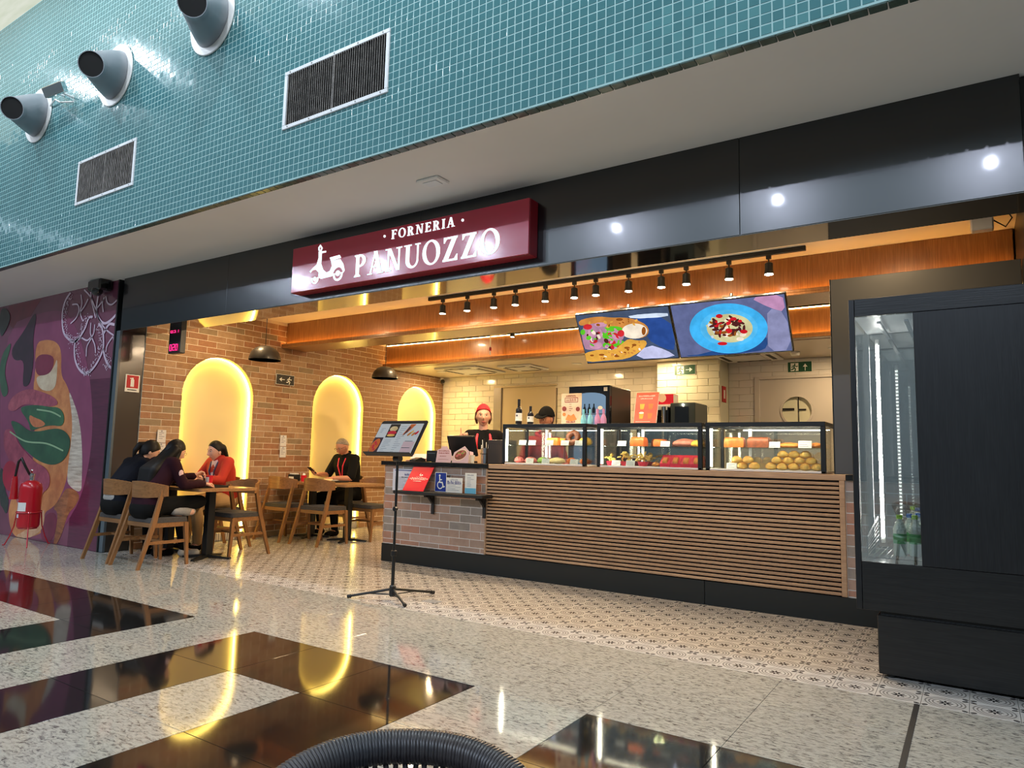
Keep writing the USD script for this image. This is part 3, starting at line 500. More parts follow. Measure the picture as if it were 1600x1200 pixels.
TV2 = [["pink",[[0.705,1.015],[0.985,1.024],[0.991,0.689],[0.869,0.786]]],["light",[[0.846,0.791],[0.991,0.689],[1.0,0.009],[0.801,0.009],[0.823,0.396]]],["shadow",[[0.006,0.026],[0.217,0.028],[0.807,0.322],[0.799,0.088],[0.714,0.02],[0.282,-0.008]]],["plate",[[0.825,0.434],[0.817,0.364],[0.801,0.297],[0.777,0.234],[0.747,0.176],[0.709,0.125],[0.666,0.082],[0.617,0.05],[0.565,0.027],[0.511,0.017],[0.455,0.018],[0.4,0.031],[0.347,0.056],[0.297,0.092],[0.251,0.138],[0.212,0.194],[0.18,0.258],[0.156,0.327],[0.141,0.4],[0.134,0.475],[0.137,0.55],[0.149,0.623],[0.169,0.692],[0.197,0.755],[0.232,0.811],[0.273,0.858],[0.319,0.895],[0.369,0.922],[0.42,0.939],[0.473,0.944],[0.526,0.938],[0.578,0.922],[0.627,0.896],[0.673,0.86],[0.714,0.815],[0.749,0.763],[0.779,0.705],[0.802,0.641],[0.817,0.574],[0.825,0.504]]],["rim",[[0.742,0.453],[0.733,0.39],[0.715,0.329],[0.689,0.275],[0.655,0.228],[0.614,0.191],[0.568,0.165],[0.519,0.152],[0.468,0.153],[0.418,0.166],[0.371,0.193],[0.328,0.232],[0.292,0.282],[0.263,0.34],[0.244,0.404],[0.235,0.471],[0.236,0.539],[0.247,0.605],[0.268,0.665],[0.297,0.719],[0.334,0.763],[0.376,0.797],[0.423,0.819],[0.471,0.828],[0.52,0.824],[0.568,0.809],[0.612,0.781],[0.652,0.743],[0.686,0.696],[0.712,0.642],[0.731,0.582],[0.741,0.518]]],["sauce",[[0.699,0.455],[0.688,0.389],[0.664,0.329],[0.629,0.279],[0.584,0.243],[0.534,0.223],[0.48,0.221],[0.427,0.238],[0.379,0.273],[0.34,0.323],[0.311,0.384],[0.296,0.453],[0.295,0.524],[0.308,0.591],[0.335,0.651],[0.372,0.7],[0.417,0.733],[0.468,0.75],[0.52,0.748],[0.571,0.73],[0.616,0.695],[0.654,0.647],[0.681,0.589],[0.697,0.523]]],["meat",[[0.565,0.574],[0.575,0.59],[0.598,0.596],[0.621,0.589],[0.63,0.572],[0.62,0.556],[0.597,0.55],[0.574,0.557]]],["meat",[[0.599,0.388],[0.589,0.401],[0.58,0.445],[0.577,0.492],[0.583,0.515],[0.593,0.502],[0.602,0.459],[0.604,0.412]]],["meat",[[0.491,0.593],[0.499,0.615],[0.52,0.636],[0.544,0.644],[0.555,0.635],[0.548,0.613],[0.526,0.592],[0.503,0.584]]],["meat",[[0.365,0.547],[0.358,0.567],[0.357,0.615],[0.363,0.662],[0.372,0.682],[0.379,0.662],[0.38,0.615],[0.374,0.567]]],["meat",[[0.34,0.49],[0.351,0.507],[0.376,0.512],[0.399,0.504],[0.408,0.486],[0.397,0.47],[0.373,0.465],[0.349,0.473]]],["meat",[[0.354,0.408],[0.364,0.427],[0.388,0.441],[0.412,0.441],[0.422,0.428],[0.413,0.408],[0.389,0.394],[0.365,0.394]]],["meat",[[0.514,0.346],[0.515,0.372],[0.53,0.413],[0.549,0.444],[0.561,0.448],[0.56,0.422],[0.546,0.382],[0.527,0.35]]],["meat",[[0.639,0.546],[0.627,0.541],[0.605,0.557],[0.588,0.586],[0.584,0.609],[0.596,0.614],[0.617,0.598],[0.635,0.569]]],["meat",[[0.39,0.49],[0.383,0.511],[0.384,0.559],[0.391,0.606],[0.401,0.624],[0.407,0.603],[0.407,0.555],[0.4,0.508]]],["meat",[[0.604,0.51],[0.592,0.512],[0.574,0.54],[0.561,0.578],[0.561,0.604],[0.573,0.601],[0.591,0.573],[0.604,0.535]]],["meat",[[0.35,0.576],[0.36,0.594],[0.384,0.606],[0.408,0.604],[0.418,0.59],[0.408,0.572],[0.384,0.56],[0.36,0.561]]],["meat",[[0.403,0.593],[0.412,0.612],[0.436,0.625],[0.46,0.624],[0.47,0.611],[0.461,0.592],[0.437,0.579],[0.413,0.579]]],["meat",[[0.374,0.486],[0.367,0.506],[0.366,0.554],[0.371,0.602],[0.38,0.621],[0.388,0.601],[0.389,0.554],[0.383,0.506]]],["meat",[[0.483,0.338],[0.487,0.363],[0.505,0.398],[0.527,0.421],[0.539,0.42],[0.535,0.395],[0.517,0.36],[0.496,0.337]]],["meat",[[0.534,0.349],[0.523,0.362],[0.514,0.405],[0.51,0.452],[0.515,0.476],[0.526,0.464],[0.536,0.421],[0.539,0.374]]],["meat",[[0.492,0.453],[0.502,0.471],[0.525,0.479],[0.548,0.474],[0.558,0.459],[0.548,0.441],[0.524,0.433],[0.501,0.438]]],["meat",[[0.545,0.564],[0.547,0.589],[0.563,0.626],[0.583,0.652],[0.596,0.653],[0.593,0.628],[0.577,0.592],[0.557,0.565]]],["meat",[[0.619,0.405],[0.613,0.428],[0.616,0.475],[0.625,0.52],[0.635,0.536],[0.64,0.514],[0.638,0.466],[0.629,0.421]]],["meat",[[0.545,0.563],[0.535,0.577],[0.526,0.62],[0.524,0.667],[0.53,0.69],[0.54,0.676],[0.548,0.634],[0.551,0.587]]],["meat",[[0.404,0.33],[0.395,0.348],[0.391,0.395],[0.393,0.444],[0.4,0.466],[0.409,0.449],[0.414,0.402],[0.412,0.353]]],["meat",[[0.321,0.551],[0.33,0.571],[0.353,0.589],[0.377,0.592],[0.388,0.58],[0.38,0.56],[0.356,0.543],[0.332,0.539]]],["meat",[[0.399,0.452],[0.404,0.477],[0.424,0.507],[0.447,0.525],[0.459,0.52],[0.454,0.496],[0.434,0.466],[0.411,0.448]]],["meat",[[0.531,0.433],[0.539,0.455],[0.56,0.476],[0.584,0.484],[0.595,0.474],[0.588,0.453],[0.566,0.432],[0.542,0.424]]],["meat",[[0.592,0.555],[0.58,0.546],[0.558,0.555],[0.538,0.577],[0.532,0.599],[0.544,0.608],[0.566,0.599],[0.586,0.577]]],["meat",[[0.556,0.634],[0.544,0.638],[0.527,0.668],[0.515,0.707],[0.515,0.732],[0.528,0.728],[0.544,0.698],[0.556,0.659]]],["meat",[[0.436,0.499],[0.437,0.525],[0.451,0.565],[0.47,0.597],[0.483,0.601],[0.482,0.575],[0.468,0.535],[0.449,0.503]]],["chili",[[0.461,0.729],[0.453,0.709],[0.437,0.699],[0.418,0.703],[0.404,0.719],[0.4,0.741],[0.408,0.76],[0.424,0.77],[0.443,0.767],[0.457,0.751]]],["chili",[[0.412,0.57],[0.406,0.549],[0.395,0.538],[0.382,0.54],[0.373,0.555],[0.371,0.577],[0.376,0.597],[0.388,0.609],[0.4,0.606],[0.41,0.592]]],["chili",[[0.522,0.446],[0.514,0.42],[0.497,0.405],[0.478,0.408],[0.464,0.428],[0.461,0.456],[0.469,0.483],[0.485,0.497],[0.504,0.494],[0.518,0.474]]],["chili",[[0.654,0.411],[0.646,0.391],[0.629,0.381],[0.609,0.384],[0.594,0.4],[0.589,0.422],[0.597,0.442],[0.614,0.452],[0.634,0.449],[0.649,0.433]]],["chili",[[0.579,0.656],[0.572,0.639],[0.558,0.631],[0.541,0.634],[0.528,0.647],[0.524,0.666],[0.531,0.683],[0.545,0.691],[0.562,0.688],[0.575,0.675]]],["chili",[[0.459,0.216],[0.449,0.199],[0.426,0.19],[0.399,0.194],[0.377,0.209],[0.37,0.229],[0.381,0.247],[0.404,0.255],[0.431,0.251],[0.452,0.236]]],["chili",[[0.621,0.61],[0.617,0.595],[0.608,0.588],[0.597,0.59],[0.589,0.601],[0.587,0.616],[0.591,0.63],[0.601,0.638],[0.611,0.636],[0.619,0.625]]]]
wf = struct('wall_front')
part('printed_panel', cbox((-14, 4.07, 0), (-8.18, 4.14, 3.092)), 'plum', wf)
part('panel_edge', cbox((-8.18, 4.062, 0), (-8.155, 4.14, 3.092)), 'black_paint', wf)
def pm(n, c, c2=None, sc=6, st=None): plain('print_'+n, tuple(np.minimum(np.array(lin(c))*1.2, .9)), .35, coat=.6, coat_rough=.08, col2=tuple(np.minimum(np.array(lin(c2))*1.2, .9)) if c2 else None, scale=sc, stretch=st)
for a in [('redtop', (128, 34, 56), (105, 28, 50)), ('lightback', (146, 70, 104), (128, 58, 92), 3), ('bread', (222, 150, 92), (186, 106, 62), 5), ('board', (226, 212, 196), (168, 146, 128), 4, (1, 1, 9)), ('brownboard', (176, 112, 72), (124, 72, 48), 3, (2, 1, 9)), ('plumbox', (140, 40, 78), (120, 34, 66)), ('cream', (226, 206, 178), (200, 172, 140), 7), ('hole', (134, 44, 72), (120, 36, 62)), ('creambottom', (220, 176, 140), (190, 130, 90), 8), ('pepper', (62, 34, 52), (40, 22, 34), 5), ('stalk', (66, 100, 74), (48, 80, 58), 6), ('darkleft', (48, 58, 56), (30, 36, 34), 8), ('darklow', (34, 42, 40), (60, 66, 62), 14), ('ham1', (188, 96, 110), (146, 62, 84), 9), ('ham2', (180, 84, 104), (138, 52, 78), 7), ('leaf1', (60, 110, 74), (40, 80, 58), 5), ('leaf2', (54, 100, 70), (34, 72, 52), 4), ('orange', (220, 138, 86), (186, 96, 66), 9), ('cherry', (186, 34, 66), (150, 24, 52), 3), ('chalk', (214, 192, 212)), ('vein', (150, 180, 140)), ('plank', (96, 36, 64), (78, 28, 54), 5, (1, 1, 8))]: pm(*a)
FM = frame((0, 4.0695, 0), (1, 0, 0), (0, 0, 1))
def fp(z): return frame((0, 4.0700-z, 0), (1, 0, 0), (0, 0, 1))
part('printed_shape', plate(sbox(-8.86, 0, -8.185, 1.95), .0006, fp(.0002)), 'print_plank', wf)
for k, (n, p) in enumerate(MURAL.items()):
    q = P2(chaikin(p)).buffer(.02).buffer(-.02).intersection(sbox(-13.9, .004, -8.185, 3.08))
    if not q.is_empty: part('printed_shape', plate(q, .0006, fp(.0006+.0004*k)), 'print_'+n, wf)
def smooth_line(p):
    p = np.array(p); n = len(p)
    if n < 3: return p
    t = np.linspace(0, n-1, (n-1)*6+1); out = []
    for s in t:
        i = min(int(s), n-2); u = s-i; a, b, c, d = p[max(i-1, 0)], p[i], p[i+1], p[min(i+2, n-1)]
        out.append(.5*((2*b)+(c-a)*u+(2*a-5*b+4*c-d)*u*u+(3*b-a-3*c+d)*u**3))
    return np.array(out)
for k, l in enumerate(TOMATO): 
    q = LineString(smooth_line(l)).buffer(.016 if k < 5 else .010).intersection(sbox(-13, .1, -8.185, 3.085)); part('chalk_line', plate(q, .0006, fp(.0095)), 'print_chalk', wf)
hat = []
for l in TOMATO[:3]:
    s = smooth_line(l); 
    for q in s[3:-3:1]: 
        for e in range(3): hat.append(Point(q[0]+float(rng.uniform(.03, .12))*(1 if q[0] < s[:, 0].mean() else -1), q[1]+float(rng.normal(0, .02))).buffer(.007, 3))
part('chalk_dots', plate(unary_union(hat).intersection(sbox(-13, .1, -8.19, 3.08)), .0006, fp(.0095)), 'print_chalk', wf)
for l in VEIN: part('printed_vein', plate(LineString(smooth_line(l)).buffer(.010), .0006, fp(.0095)), 'print_vein', wf)

# ---------------------------------------------------------------- hall fixtures: grilles, air nozzles, flood light, detector, cameras
for k, (a, b) in enumerate(VENTS):
    v = thing('air_grille', ['smaller looking air return grille with grey blades, low on the left of the tiled wall', 'large air return grille with grey vertical blades, in the middle of the tiled wall'][k], 'air grille', (0, 0, 0), group='return grilles in the mosaic wall')
    a, b, z0, z1 = a-.004, b+.004, 3.496, 3.944; y = YT-.012
    for lo, hi in (((a, y, z1-.03), (b, YT+.01, z1)), ((a, y, z0), (b, YT+.01, z0+.03)), ((a, y, z0+.03), (a+.03, YT+.01, z1-.03)), ((b-.03, y, z0+.03), (b, YT+.01, z1-.03))): part('frame_bar', cbox(lo, hi, .003), 'white_metal', v)
    part('backing', cbox((a+.03, YT-.001, z0+.03), (b-.03, YT+.004, z1-.03)), 'vent_back', v)
    bl = MB(); n = 46
    for i in range(n):
        x = a+.035+(b-a-.07)*(i+.5)/n; bl.add(xf(cbox((-.0016, -.009, z0+.03), (.0016, .009, z1-.03)), T((x, YT-.006, 0), .5+float(rng.normal(0, .12)))))
    part('blade_row', bl.mesh(), 'vent_blade', v, kind='stuff'); part('centre_bar', cbox(((a+b)/2-.004, y+.001, z0+.03), ((a+b)/2+.004, YT, z1-.03)), 'vent_blade', v)
    sc = MB()
    for i in range(5):
        for zz in (z0+.015, z1-.015): sc.add(xf(lathe([(.006, 0), (.006, .002)], 8), frame((a+.06+(b-a-.12)*i/4, y, zz), (1, 0, 0), (0, 0, 1))))
    part('screws', sc.mesh(), 'steel', v)
NL = ['grey air nozzle highest on the tiled wall, cut by the top of the picture', 'middle of the three grey air nozzles on the tiled wall', 'grey air nozzle at the left edge with a floodlight beside it']
for k, (x, z) in enumerate([(-5.13, 4.70), (-6.66, 4.67), (-8.25, 4.69)]):
    n = thing('air_nozzle', NL[k], 'air nozzle', (x, YT-.006, z), group='air nozzles on the mosaic wall')
    C0 = frame((0, 0, 0), (1, 0, 0), (0, 0, 1))                    # ring plane on the wall, normal towards the hall
    part('flange', xf(lathe([(.22, 0), (.30, 0), (.30, .008), (.295, .012), (.22, .012), (.22, 0)], 48), C0), 'white_plastic', n, smooth=30)
    tip = np.array([.27, -.33, -.14]); ax = tip/np.linalg.norm(tip); u = np.cross([0, 0, 1.0], ax); u /= np.linalg.norm(u); w = np.cross(ax, u)
    sec = 40; an = np.arange(sec)*2*PI/sec
    def ring(s, r):                                                # from the wall circle to the tip circle
        a0 = np.stack([np.cos(an)*.235, 0*an-.012, np.sin(an)*.235], 1)
        a1 = tip+r*(np.cos(an+ph)[:, None]*u+np.sin(an+ph)[:, None]*w); e = s*s*(3-2*s)
        return a0*(1-s)+a1*s if s < 1 else a1
    ph = min(np.linspace(0, 2*PI, 72), key=lambda p: np.linalg.norm((np.cos(p)*u+np.sin(p)*w)-np.array([1, 0, 0])))
    d1 = np.cos(ph+.3)*u+np.sin(ph+.3)*w; flip = -1 if d1[2] < 0 else 1
    if flip < 0: w = -w; ph = min(np.linspace(0, 2*PI, 72), key=lambda p: np.linalg.norm((np.cos(p)*u+np.sin(p)*w)-np.array([1, 0, 0])))
    rs = [ring(0, .13), ring(.12, .15), ring(.45, .132), ring(.72, .118), ring(.86, .114)]
    out = [r for r in rs]; c2 = lambda r, t: tip+ax*t+r*(np.cos(an+ph)[:, None]*u+np.sin(an+ph)[:, None]*w)
    out += [c2(.112, -.03), c2(.112, .03), c2(.106, .03), c2(.106, .022)]
    V = np.vstack(out); F = []
    for i in range(len(out)-1):
        for j in range(sec): q = [i*sec+j, (i+1)*sec+j, (i+1)*sec+(j+1) % sec, i*sec+(j+1) % sec]; F += [[q[0], q[1], q[2]], [q[0], q[2], q[3]]]
    part('cone', (V, np.array(F)), 'grey_paint', n, smooth=50)
    part('throat', hull(np.vstack([c2(.1055, .020), c2(.1055, .012)])), 'dark_hole', n)
    sc = MB()
    for q in (.6, 1.9, 3.9, 5.2): sc.add(trimesh.creation.icosphere(1, .010), T(tuple(tip*.25+np.array([math.cos(q)*.19, 0, math.sin(q)*.19]))))
    part('bolts', sc.mesh(), 'steel', n)
fl = thing('wall_floodlight', 'small silver floodlight on a bracket beside the leftmost air nozzle', 'floodlight', (-7.62, YT-.006, 4.74))
part('lamp_body', xf(cbox((-.16, -.03, -.05), (.16, .03, .05), .008), T((.1, -.16, -.04), .1, .5)), 'chrome', fl); part('bracket', MB().add(tube([(-.08, 0, .02), (-.06, -.14, 0)], .012, 8)).add(tube([(.14, 0, -.06), (.14, -.14, -.06)], .012, 8)).mesh(), 'white_metal', fl)
part('power_cable', tube([(-.35, -.01, -.02), (-.2, -.03, .0), (0, -.06, -.10), (.2, -.02, -.13)], .008, 6), 'white_plastic', fl)
sd = thing('ceiling_sensor', 'square white detector plate on the soffit above the red sign', 'detector', (-3.13, 3.65, 3.092)); part('plate', cbox((-.10, -.07, -.018), (.10, .07, 0), .006), 'white_plastic', sd); part('inset', cbox((-.06, -.04, -.024), (.06, .04, -.018), .003), 'white_metal', sd)
cb = thing('security_camera', 'black dome camera box under the soffit above the tomato drawing', 'camera', (-8.42, 3.98, 3.092)); part('housing', cbox((-.14, -.08, -.13), (.14, .08, 0), .02), 'black_gloss', cb); part('dome', xf(trimesh.creation.icosphere(3, .06), T((.0, -.03, -.13))), 'black_gloss', cb, smooth=True)

# ---------------------------------------------------------------- the shop sign
sg = thing('shop_sign', 'red illuminated shop sign with a scooter and white lettering on the fascia', 'sign')
part('box', MB().box((-4.985, 3.962, 2.548), (-2.503, 4.068, 2.952), .004).mesh(), 'sign_red_side', sg); part('face', cbox((-4.983, 3.952, 2.550), (-2.505, 3.961, 2.950), .002), 'sign_red', sg)
SP = frame((0, 3.952, 0), (1, 0, 0), (0, 0, 1))
def serif_glyph(ch):
    """Serif capitals, 1 high: (outline, advance). Drawn for this sign: heavy uprights, thin bars, small flared serifs."""
    th, tn, sf = .20, .085, .055
    def stem(x, w=th, top=True, bot=True):
        g = [sbox(x, 0, x+w, 1)]
        for y, on, d in ((0, bot, 1), (1, top, -1)):
            if on: g.append(P2([(x-.09, y), (x+w+.09, y), (x+w+.09, y+d*sf*.7), (x+w, y+d*.13), (x, y+d*.13), (x-.09, y+d*sf*.7)]))
        return unary_union(g)
    def diag(p, q, w): 
        return P2([(p[0], p[1]), (p[0]+w, p[1]), (q[0]+w, q[1]), (q[0], q[1])])
    def serif(x0, x1, y, d): return P2([(x0, y), (x1, y), (x1, y+d*sf), (x0, y+d*sf)])
    if ch == 'O': return affinity.rotate(ell(.46, .5, .46, .53).difference(affinity.rotate(ell(.46, .5, .27, .455), 8)), 0), .92
    if ch == 'I': return affinity.translate(stem(.09), 0, 0), .38
    if ch in 'PRF' or ch == 'E':
        g = [stem(.09)]
        if ch in 'PR':
            g.append(ell(.30, .72, .38, .29).difference(ell(.28, .72, .20, .21)).intersection(sbox(.2, 0, 1, 1.1))); w = .70
            if ch == 'R': g += [diag((.36, .46), (.56, 0), .21), serif(.52, .86, 0, 1)]; w = .84
        else:
            g += [sbox(.2, 1-tn, .66, 1), P2([(.66, 1), (.66, .78), (.62, .78), (.54, 1-tn)]), sbox(.2, .48, .52, .48+tn), sbox(.50, .42, .54, .63)]; w = .68
            if ch == 'E': g += [sbox(.2, 0, .68, tn), P2([(.70, 0), (.70, .24), (.66, .24), (.56, tn)])]; w = .72
        return unary_union(g), w
    if ch == 'A': return unary_union([diag((.10, 0), (.37, 1.02), tn), diag((.62, 0), (.33, 1.02), .20), sbox(.22, .30, .66, .30+tn*.9), serif(-.02, .28, 0, 1), serif(.54, .92, 0, 1)]), .90
    if ch == 'N': return unary_union([sbox(.12, 0, .12+tn, 1), sbox(.72, 0, .72+tn, 1), P2([(.10, 1), (.30, 1), (.805, 0), (.62, 0)]), serif(0, .32, 0, 1), serif(.60, .92, 1, -1), serif(-.02, .25, 1, -1)]), .92
    if ch == 'U': return unary_union([sbox(.10, .3, .30, 1), sbox(.70, .3, .70+tn, 1), ell(.44, .32, .345, .35).difference(ell(.50, .34, .20, .27)).intersection(sbox(0, -.1, 1, .34)), serif(0, .40, 1, -1), serif(.60, .88, 1, -1)]), .88
    if ch == 'Z': return unary_union([sbox(.06, 1-tn, .74, 1), sbox(.02, 0, .76, tn), P2([(.02, 0), (.26, 0), (.74, 1), (.50, 1)]), P2([(.06, 1), (.06, .76), (.10, .76), (.20, 1-tn)]), P2([(.76, 0), (.76, .26), (.72, .26), (.60, tn)])]), .80
    return sbox(0, 0, .1, .1), .3
def serif_word(s, x0, x1, z0, h, gap=.12):
    out, x = [], 0.0
    for ch in s: g, w = serif_glyph(ch); out.append(affinity.translate(g, x, 0)); x += w+gap
    x -= gap; k = (x1-x0)/x
    return [affinity.translate(affinity.scale(g, k, h, origin=(0, 0)), x0, z0) for g in out]
for w, g in zip('PANUOZZO', serif_word('PANUOZZO', -4.197, -2.745, 2.592, .186)): part('letter', plate(g, .006, SP), 'sign_white', sg)
for w, g in zip('FORNERIA', serif_word('FORNERIA', -3.795, -3.158, 2.853, .074, .22)): part('letter', plate(g, .006, SP), 'sign_white', sg)
for x, z in SCOOT['dots']: part('dot', plate(ell(x, z, .011, .011), .006, SP), 'sign_white', sg)
body = P2(SCOOT['body']).buffer(.006).buffer(-.006); (fx, fz), (rx_, rz_) = SCOOT['wheels'][0], SCOOT['wheels'][2]
body = body.difference(ell(fx, fz, .052, .052)).difference(ell(rx_, rz_, .062, .062))
rings = unary_union([ell(fx, fz, .048, .046).difference(ell(fx, fz, .030, .029)).intersection(sbox(-6, 2, -2, fz+.012)), ell(rx_, rz_, .057, .055).difference(ell(rx_, rz_, .037, .036)).intersection(sbox(-6, 2, -2, rz_+.016)), ell(fx, fz, .02, .02), ell(rx_, rz_+.012, .027, .024)])
part('scooter_emblem', plate(unary_union([body, rings, P2(SCOOT['box']).buffer(.003), P2(SCOOT['bar']), P2(SCOOT['mirror']).buffer(.004).difference(P2(SCOOT['mirror']).buffer(-.009))]), .006, SP), 'sign_white', sg)

# ---------------------------------------------------------------- call display, pendants, track lights, screens
ld = thing('number_display', 'black queue display with pink numbers hanging by the brick wall', 'display', (-7.52, 4.42, 0))
LM = frame((-.09, -.025, 2.255), (1, 0, 0), (0, 0, 1))
part('case', cbox((-.115, -.02, 2.235), (.115, .05, 2.60), .006), 'black_paint', ld)
SEG = {'0': 'abcdef', '2': 'abged', '3': 'abgcd', '4': 'fgbc'}
def seg7(s, x, z, w, h):
    out = []; t = .18*w
    for ch in s:
        R = dict(a=(x, z+h-t, x+w, z+h), g=(x, z+h/2-t/2, x+w, z+h/2+t/2), d=(x, z, x+w, z+t), f=(x, z+h/2, x+t, z+h), e=(x, z, x+t, z+h/2), b=(x+w-t, z+h/2, x+w, z+h), c=(x+w-t, z, x+w, z+h/2))
        out.append(unary_union([sbox(*R[q]).buffer(-.0006) for q in SEG[ch]])); x += w*1.35
    return out
for g in seg7('020', .012, .010, .042, .075): part('digit', plate(g, .003, LM), 'digit_pink', ld)
for g in seg7('034', .012, .215, .042, .070): part('digit', plate(g, .003, LM), 'digit_pink', ld)
part('hanger', cbox((-.01, .0, 2.60), (.01, .02, 2.969)), 'black_paint', ld)
pl0 = None
plain('lamp_shade', (.035, .030, .026), .4, coat=.2)
for k, (x, y) in enumerate([(-7.2, 5.38), (-7.2, 7.478)]):
    lab = ['black dome pendant lamp hanging between the first two arches', 'black dome pendant lamp hanging farther back beside the wooden beam'][k]
    n = thing('pendant_lamp', lab, 'pendant lamp', (x, y, 0), group='black pendant lamps')
    zb = 2.265
    part('shade', lathe([(.190, zb), (.188, zb+.03), (.165, zb+.095), (.12, zb+.145), (.06, zb+.172), (.025, zb+.178), (.022, zb+.178), (.055, zb+.166), (.115, zb+.138), (.158, zb+.092), (.182, zb+.03), (.184, zb), (.190, zb)], 40), 'lamp_shade', n, smooth=40)
    part('cord', tube([(0, 0, zb+.17), (0, 0, 2.972)], .004, 6), 'black_paint', n); part('ceiling_cup', lathe([(.05, 2.95), (.05, 2.971)], 20), 'black_paint', n)
    part('bulb', xf(trimesh.creation.icosphere(2, .04), T((0, 0, zb+.075))), 'lamp_glow', n, smooth=True)
tr = thing('light_track', 'long black ceiling track carrying the spotlights above the counter', 'light track')
part('rail', cbox((-5.20, 6.055, 2.930), (-1.10, 6.09, 2.971), .003), 'black_paint', tr)
SX = [-4.99, -4.64, -4.28, -4.0, -3.63, -3.29, -3.05, -2.70, -2.37, -2.13, -1.74, -1.40]
s0 = None
ORD = ['first', 'second', 'third', 'fourth', 'fifth', 'sixth', 'seventh', 'eighth', 'ninth', 'tenth', 'eleventh', 'last']
for k, x in enumerate(SX):
    lab = 'black track spotlight, %s from the left on the ceiling track' % ORD[k]
    if s0 is None:
        s0 = thing('track_spotlight', lab, 'spotlight', (x, 6.072, 2.93), group='spotlights on the black track')
        part('adapter', cbox((-.02, -.016, -.035), (.02, .016, .002), .003), 'black_paint', s0); part('arm', tube([(0, 0, -.03), (0, .0, -.075)], .006, 8), 'black_paint', s0)
        part('head', lathe([(.036, -.165), (.040, -.165), (.040, -.155), (.034, -.13), (.034, -.075), (.025, -.065), (.018, -.063)], 20), 'black_paint', s0, smooth=40)
        part('lens', lathe([(.035, -.172), (.034, -.166)], 20), 'lamp_glow', s0)
    else: dup(s0, (x, 6.072, 2.93), 0, lab)
    disk_light('spot_beam_%03d' % k, (x, 6.072, 2.752), (x+.1*(k % 3-1), 5.0, 0), .034, 1200, (1.0, .74, .46), 50, .6)
# two screens, tilted down, hung from the ceiling
for n, c, s in [('tv_bg1', (70, 84, 110), 1), ('tv_bg2', (96, 104, 146), 1), ('tv_pink', (190, 140, 180), 1), ('tv_light', (138, 140, 178), 1), ('tv_shadow', (40, 74, 130), 1), ('tv_plate', (66, 178, 240), 1), ('tv_rim', (84, 186, 240), 1), ('tv_sauce', (206, 200, 150), 1), ('tv_meat', (82, 36, 34), 1), ('tv_chili', (206, 30, 40), 1), ('tv_glove', (44, 76, 146), 1), ('tv_white', (208, 222, 240), 1), ('tv_table', (198, 200, 236), 1), ('tv_crust', (206, 136, 66), 1), ('tv_crust2', (228, 168, 70), 1), ('tv_cream', (244, 228, 206), 1), ('tv_ham', (176, 132, 158), 1), ('tv_ham2', (206, 150, 176), 1), ('tv_green', (92, 196, 44), 1), ('tv_red', (204, 44, 50), 1), ('tv_spot', (150, 84, 30), 1)]:
    g = Graph(); co = g.add('texture_coordinate', 'object'); nn = g.add('noise_texture', 'fac', vector=co, scale=11.0, detail=5.0)
    a = np.array(lin(c)); cc = g.mix(g.add('map_range', 'result', value=nn, from_min=.35, from_max=.65, clamp=True), tuple(a*.86), tuple(np.minimum(a*1.12, 1)))
    g.make(n, g.add('emission', 'emission', color=cc, strength=1.05))
def tv(label, xa, xb, shapes, bg):
    t = thing('screen', label, 'television', group='screens over the counter')
    o = np.array([xa, 6.29, 2.115]); u = np.array([1.0, 0, 0]); v = np.array([0, -.29, .455]); h = float(np.linalg.norm(v)); v /= h; w = xb-xa
    m = frame(o, u, v)
    part('cabinet', xf(cbox((0, 0, -.04), (w, h, 0), .004), m), 'black_paint', t)
    part('display', xf(cbox((.010, .012, 0), (w-.010, h-.010, .001)), m), bg, t)
    scr = part('picture_base', xf(cbox((.010, .012, .001), (w-.010, h-.010, .0014)), m), bg, t)
    for k, (n, p) in enumerate(shapes):
        q = P2(chaikin([(.010+a*(w-.02), .012+b*(h-.022)) for a, b in p], 1)).buffer(.003).buffer(-.002).intersection(sbox(.0102, .0122, w-.0102, h-.0102))
        if q.is_empty: continue
        part('picture_shape', plate(q, .0004, m @ T((0, 0, .0015+.00025*k))), 'tv_'+n, scr)
    part('mount_arm', MB().add(tube([tuple(o+u*w*.5+v*h*.6-np.cross(u, v)*.03), (xa+w*.5, 6.20, 2.66)], .015, 8)).mesh(), 'black_paint', t)
    part('mount_foot', cbox((xa+w*.5-.06, 6.14, 2.60), (xa+w*.5+.06, 6.27, 2.625)), 'black_paint', t)
def blobs(seed, n, cx, cy, sx, sy, size, names, tilt=0.0):
    r = np.random.default_rng(seed); out = []
    for k in range(n):
        x, y = cx+float(r.uniform(-sx, sx)), cy+float(r.uniform(-sy, sy)); y += tilt*(x-cx); a, q = float(r.uniform(0, 3.1)), size*float(r.uniform(.5, 1.2)); e = q*float(r.uniform(.3, .8))
        out.append((names[int(r.integers(len(names)))], [(x+.62*(q*math.cos(t)*math.cos(a)-e*math.sin(t)*math.sin(a)), y+q*math.cos(t)*math.sin(a)+e*math.sin(t)*math.cos(a)) for t in np.linspace(0, 2*PI, 9, endpoint=False)]))
    return out
k_ = [i for i, s in enumerate(TV1) if s[0] == 'crust2'][0]
TV1 = TV1[:k_]+blobs(3, 46, .27, .47, .20, .22, .050, ['ham', 'ham2', 'green', 'ham2', 'red', 'cream', 'meat', 'green'], -.15)+TV1[k_:]+blobs(4, 22, .42, .22, .24, .10, .028, ['spot', 'crust', 'crust', 'cream'], .35)+blobs(5, 14, .40, .80, .30, .07, .03, ['spot', 'crust2', 'crust2'], 0.0)
m_ = [i for i, s in enumerate(TV2) if s[0] == 'meat'][0]
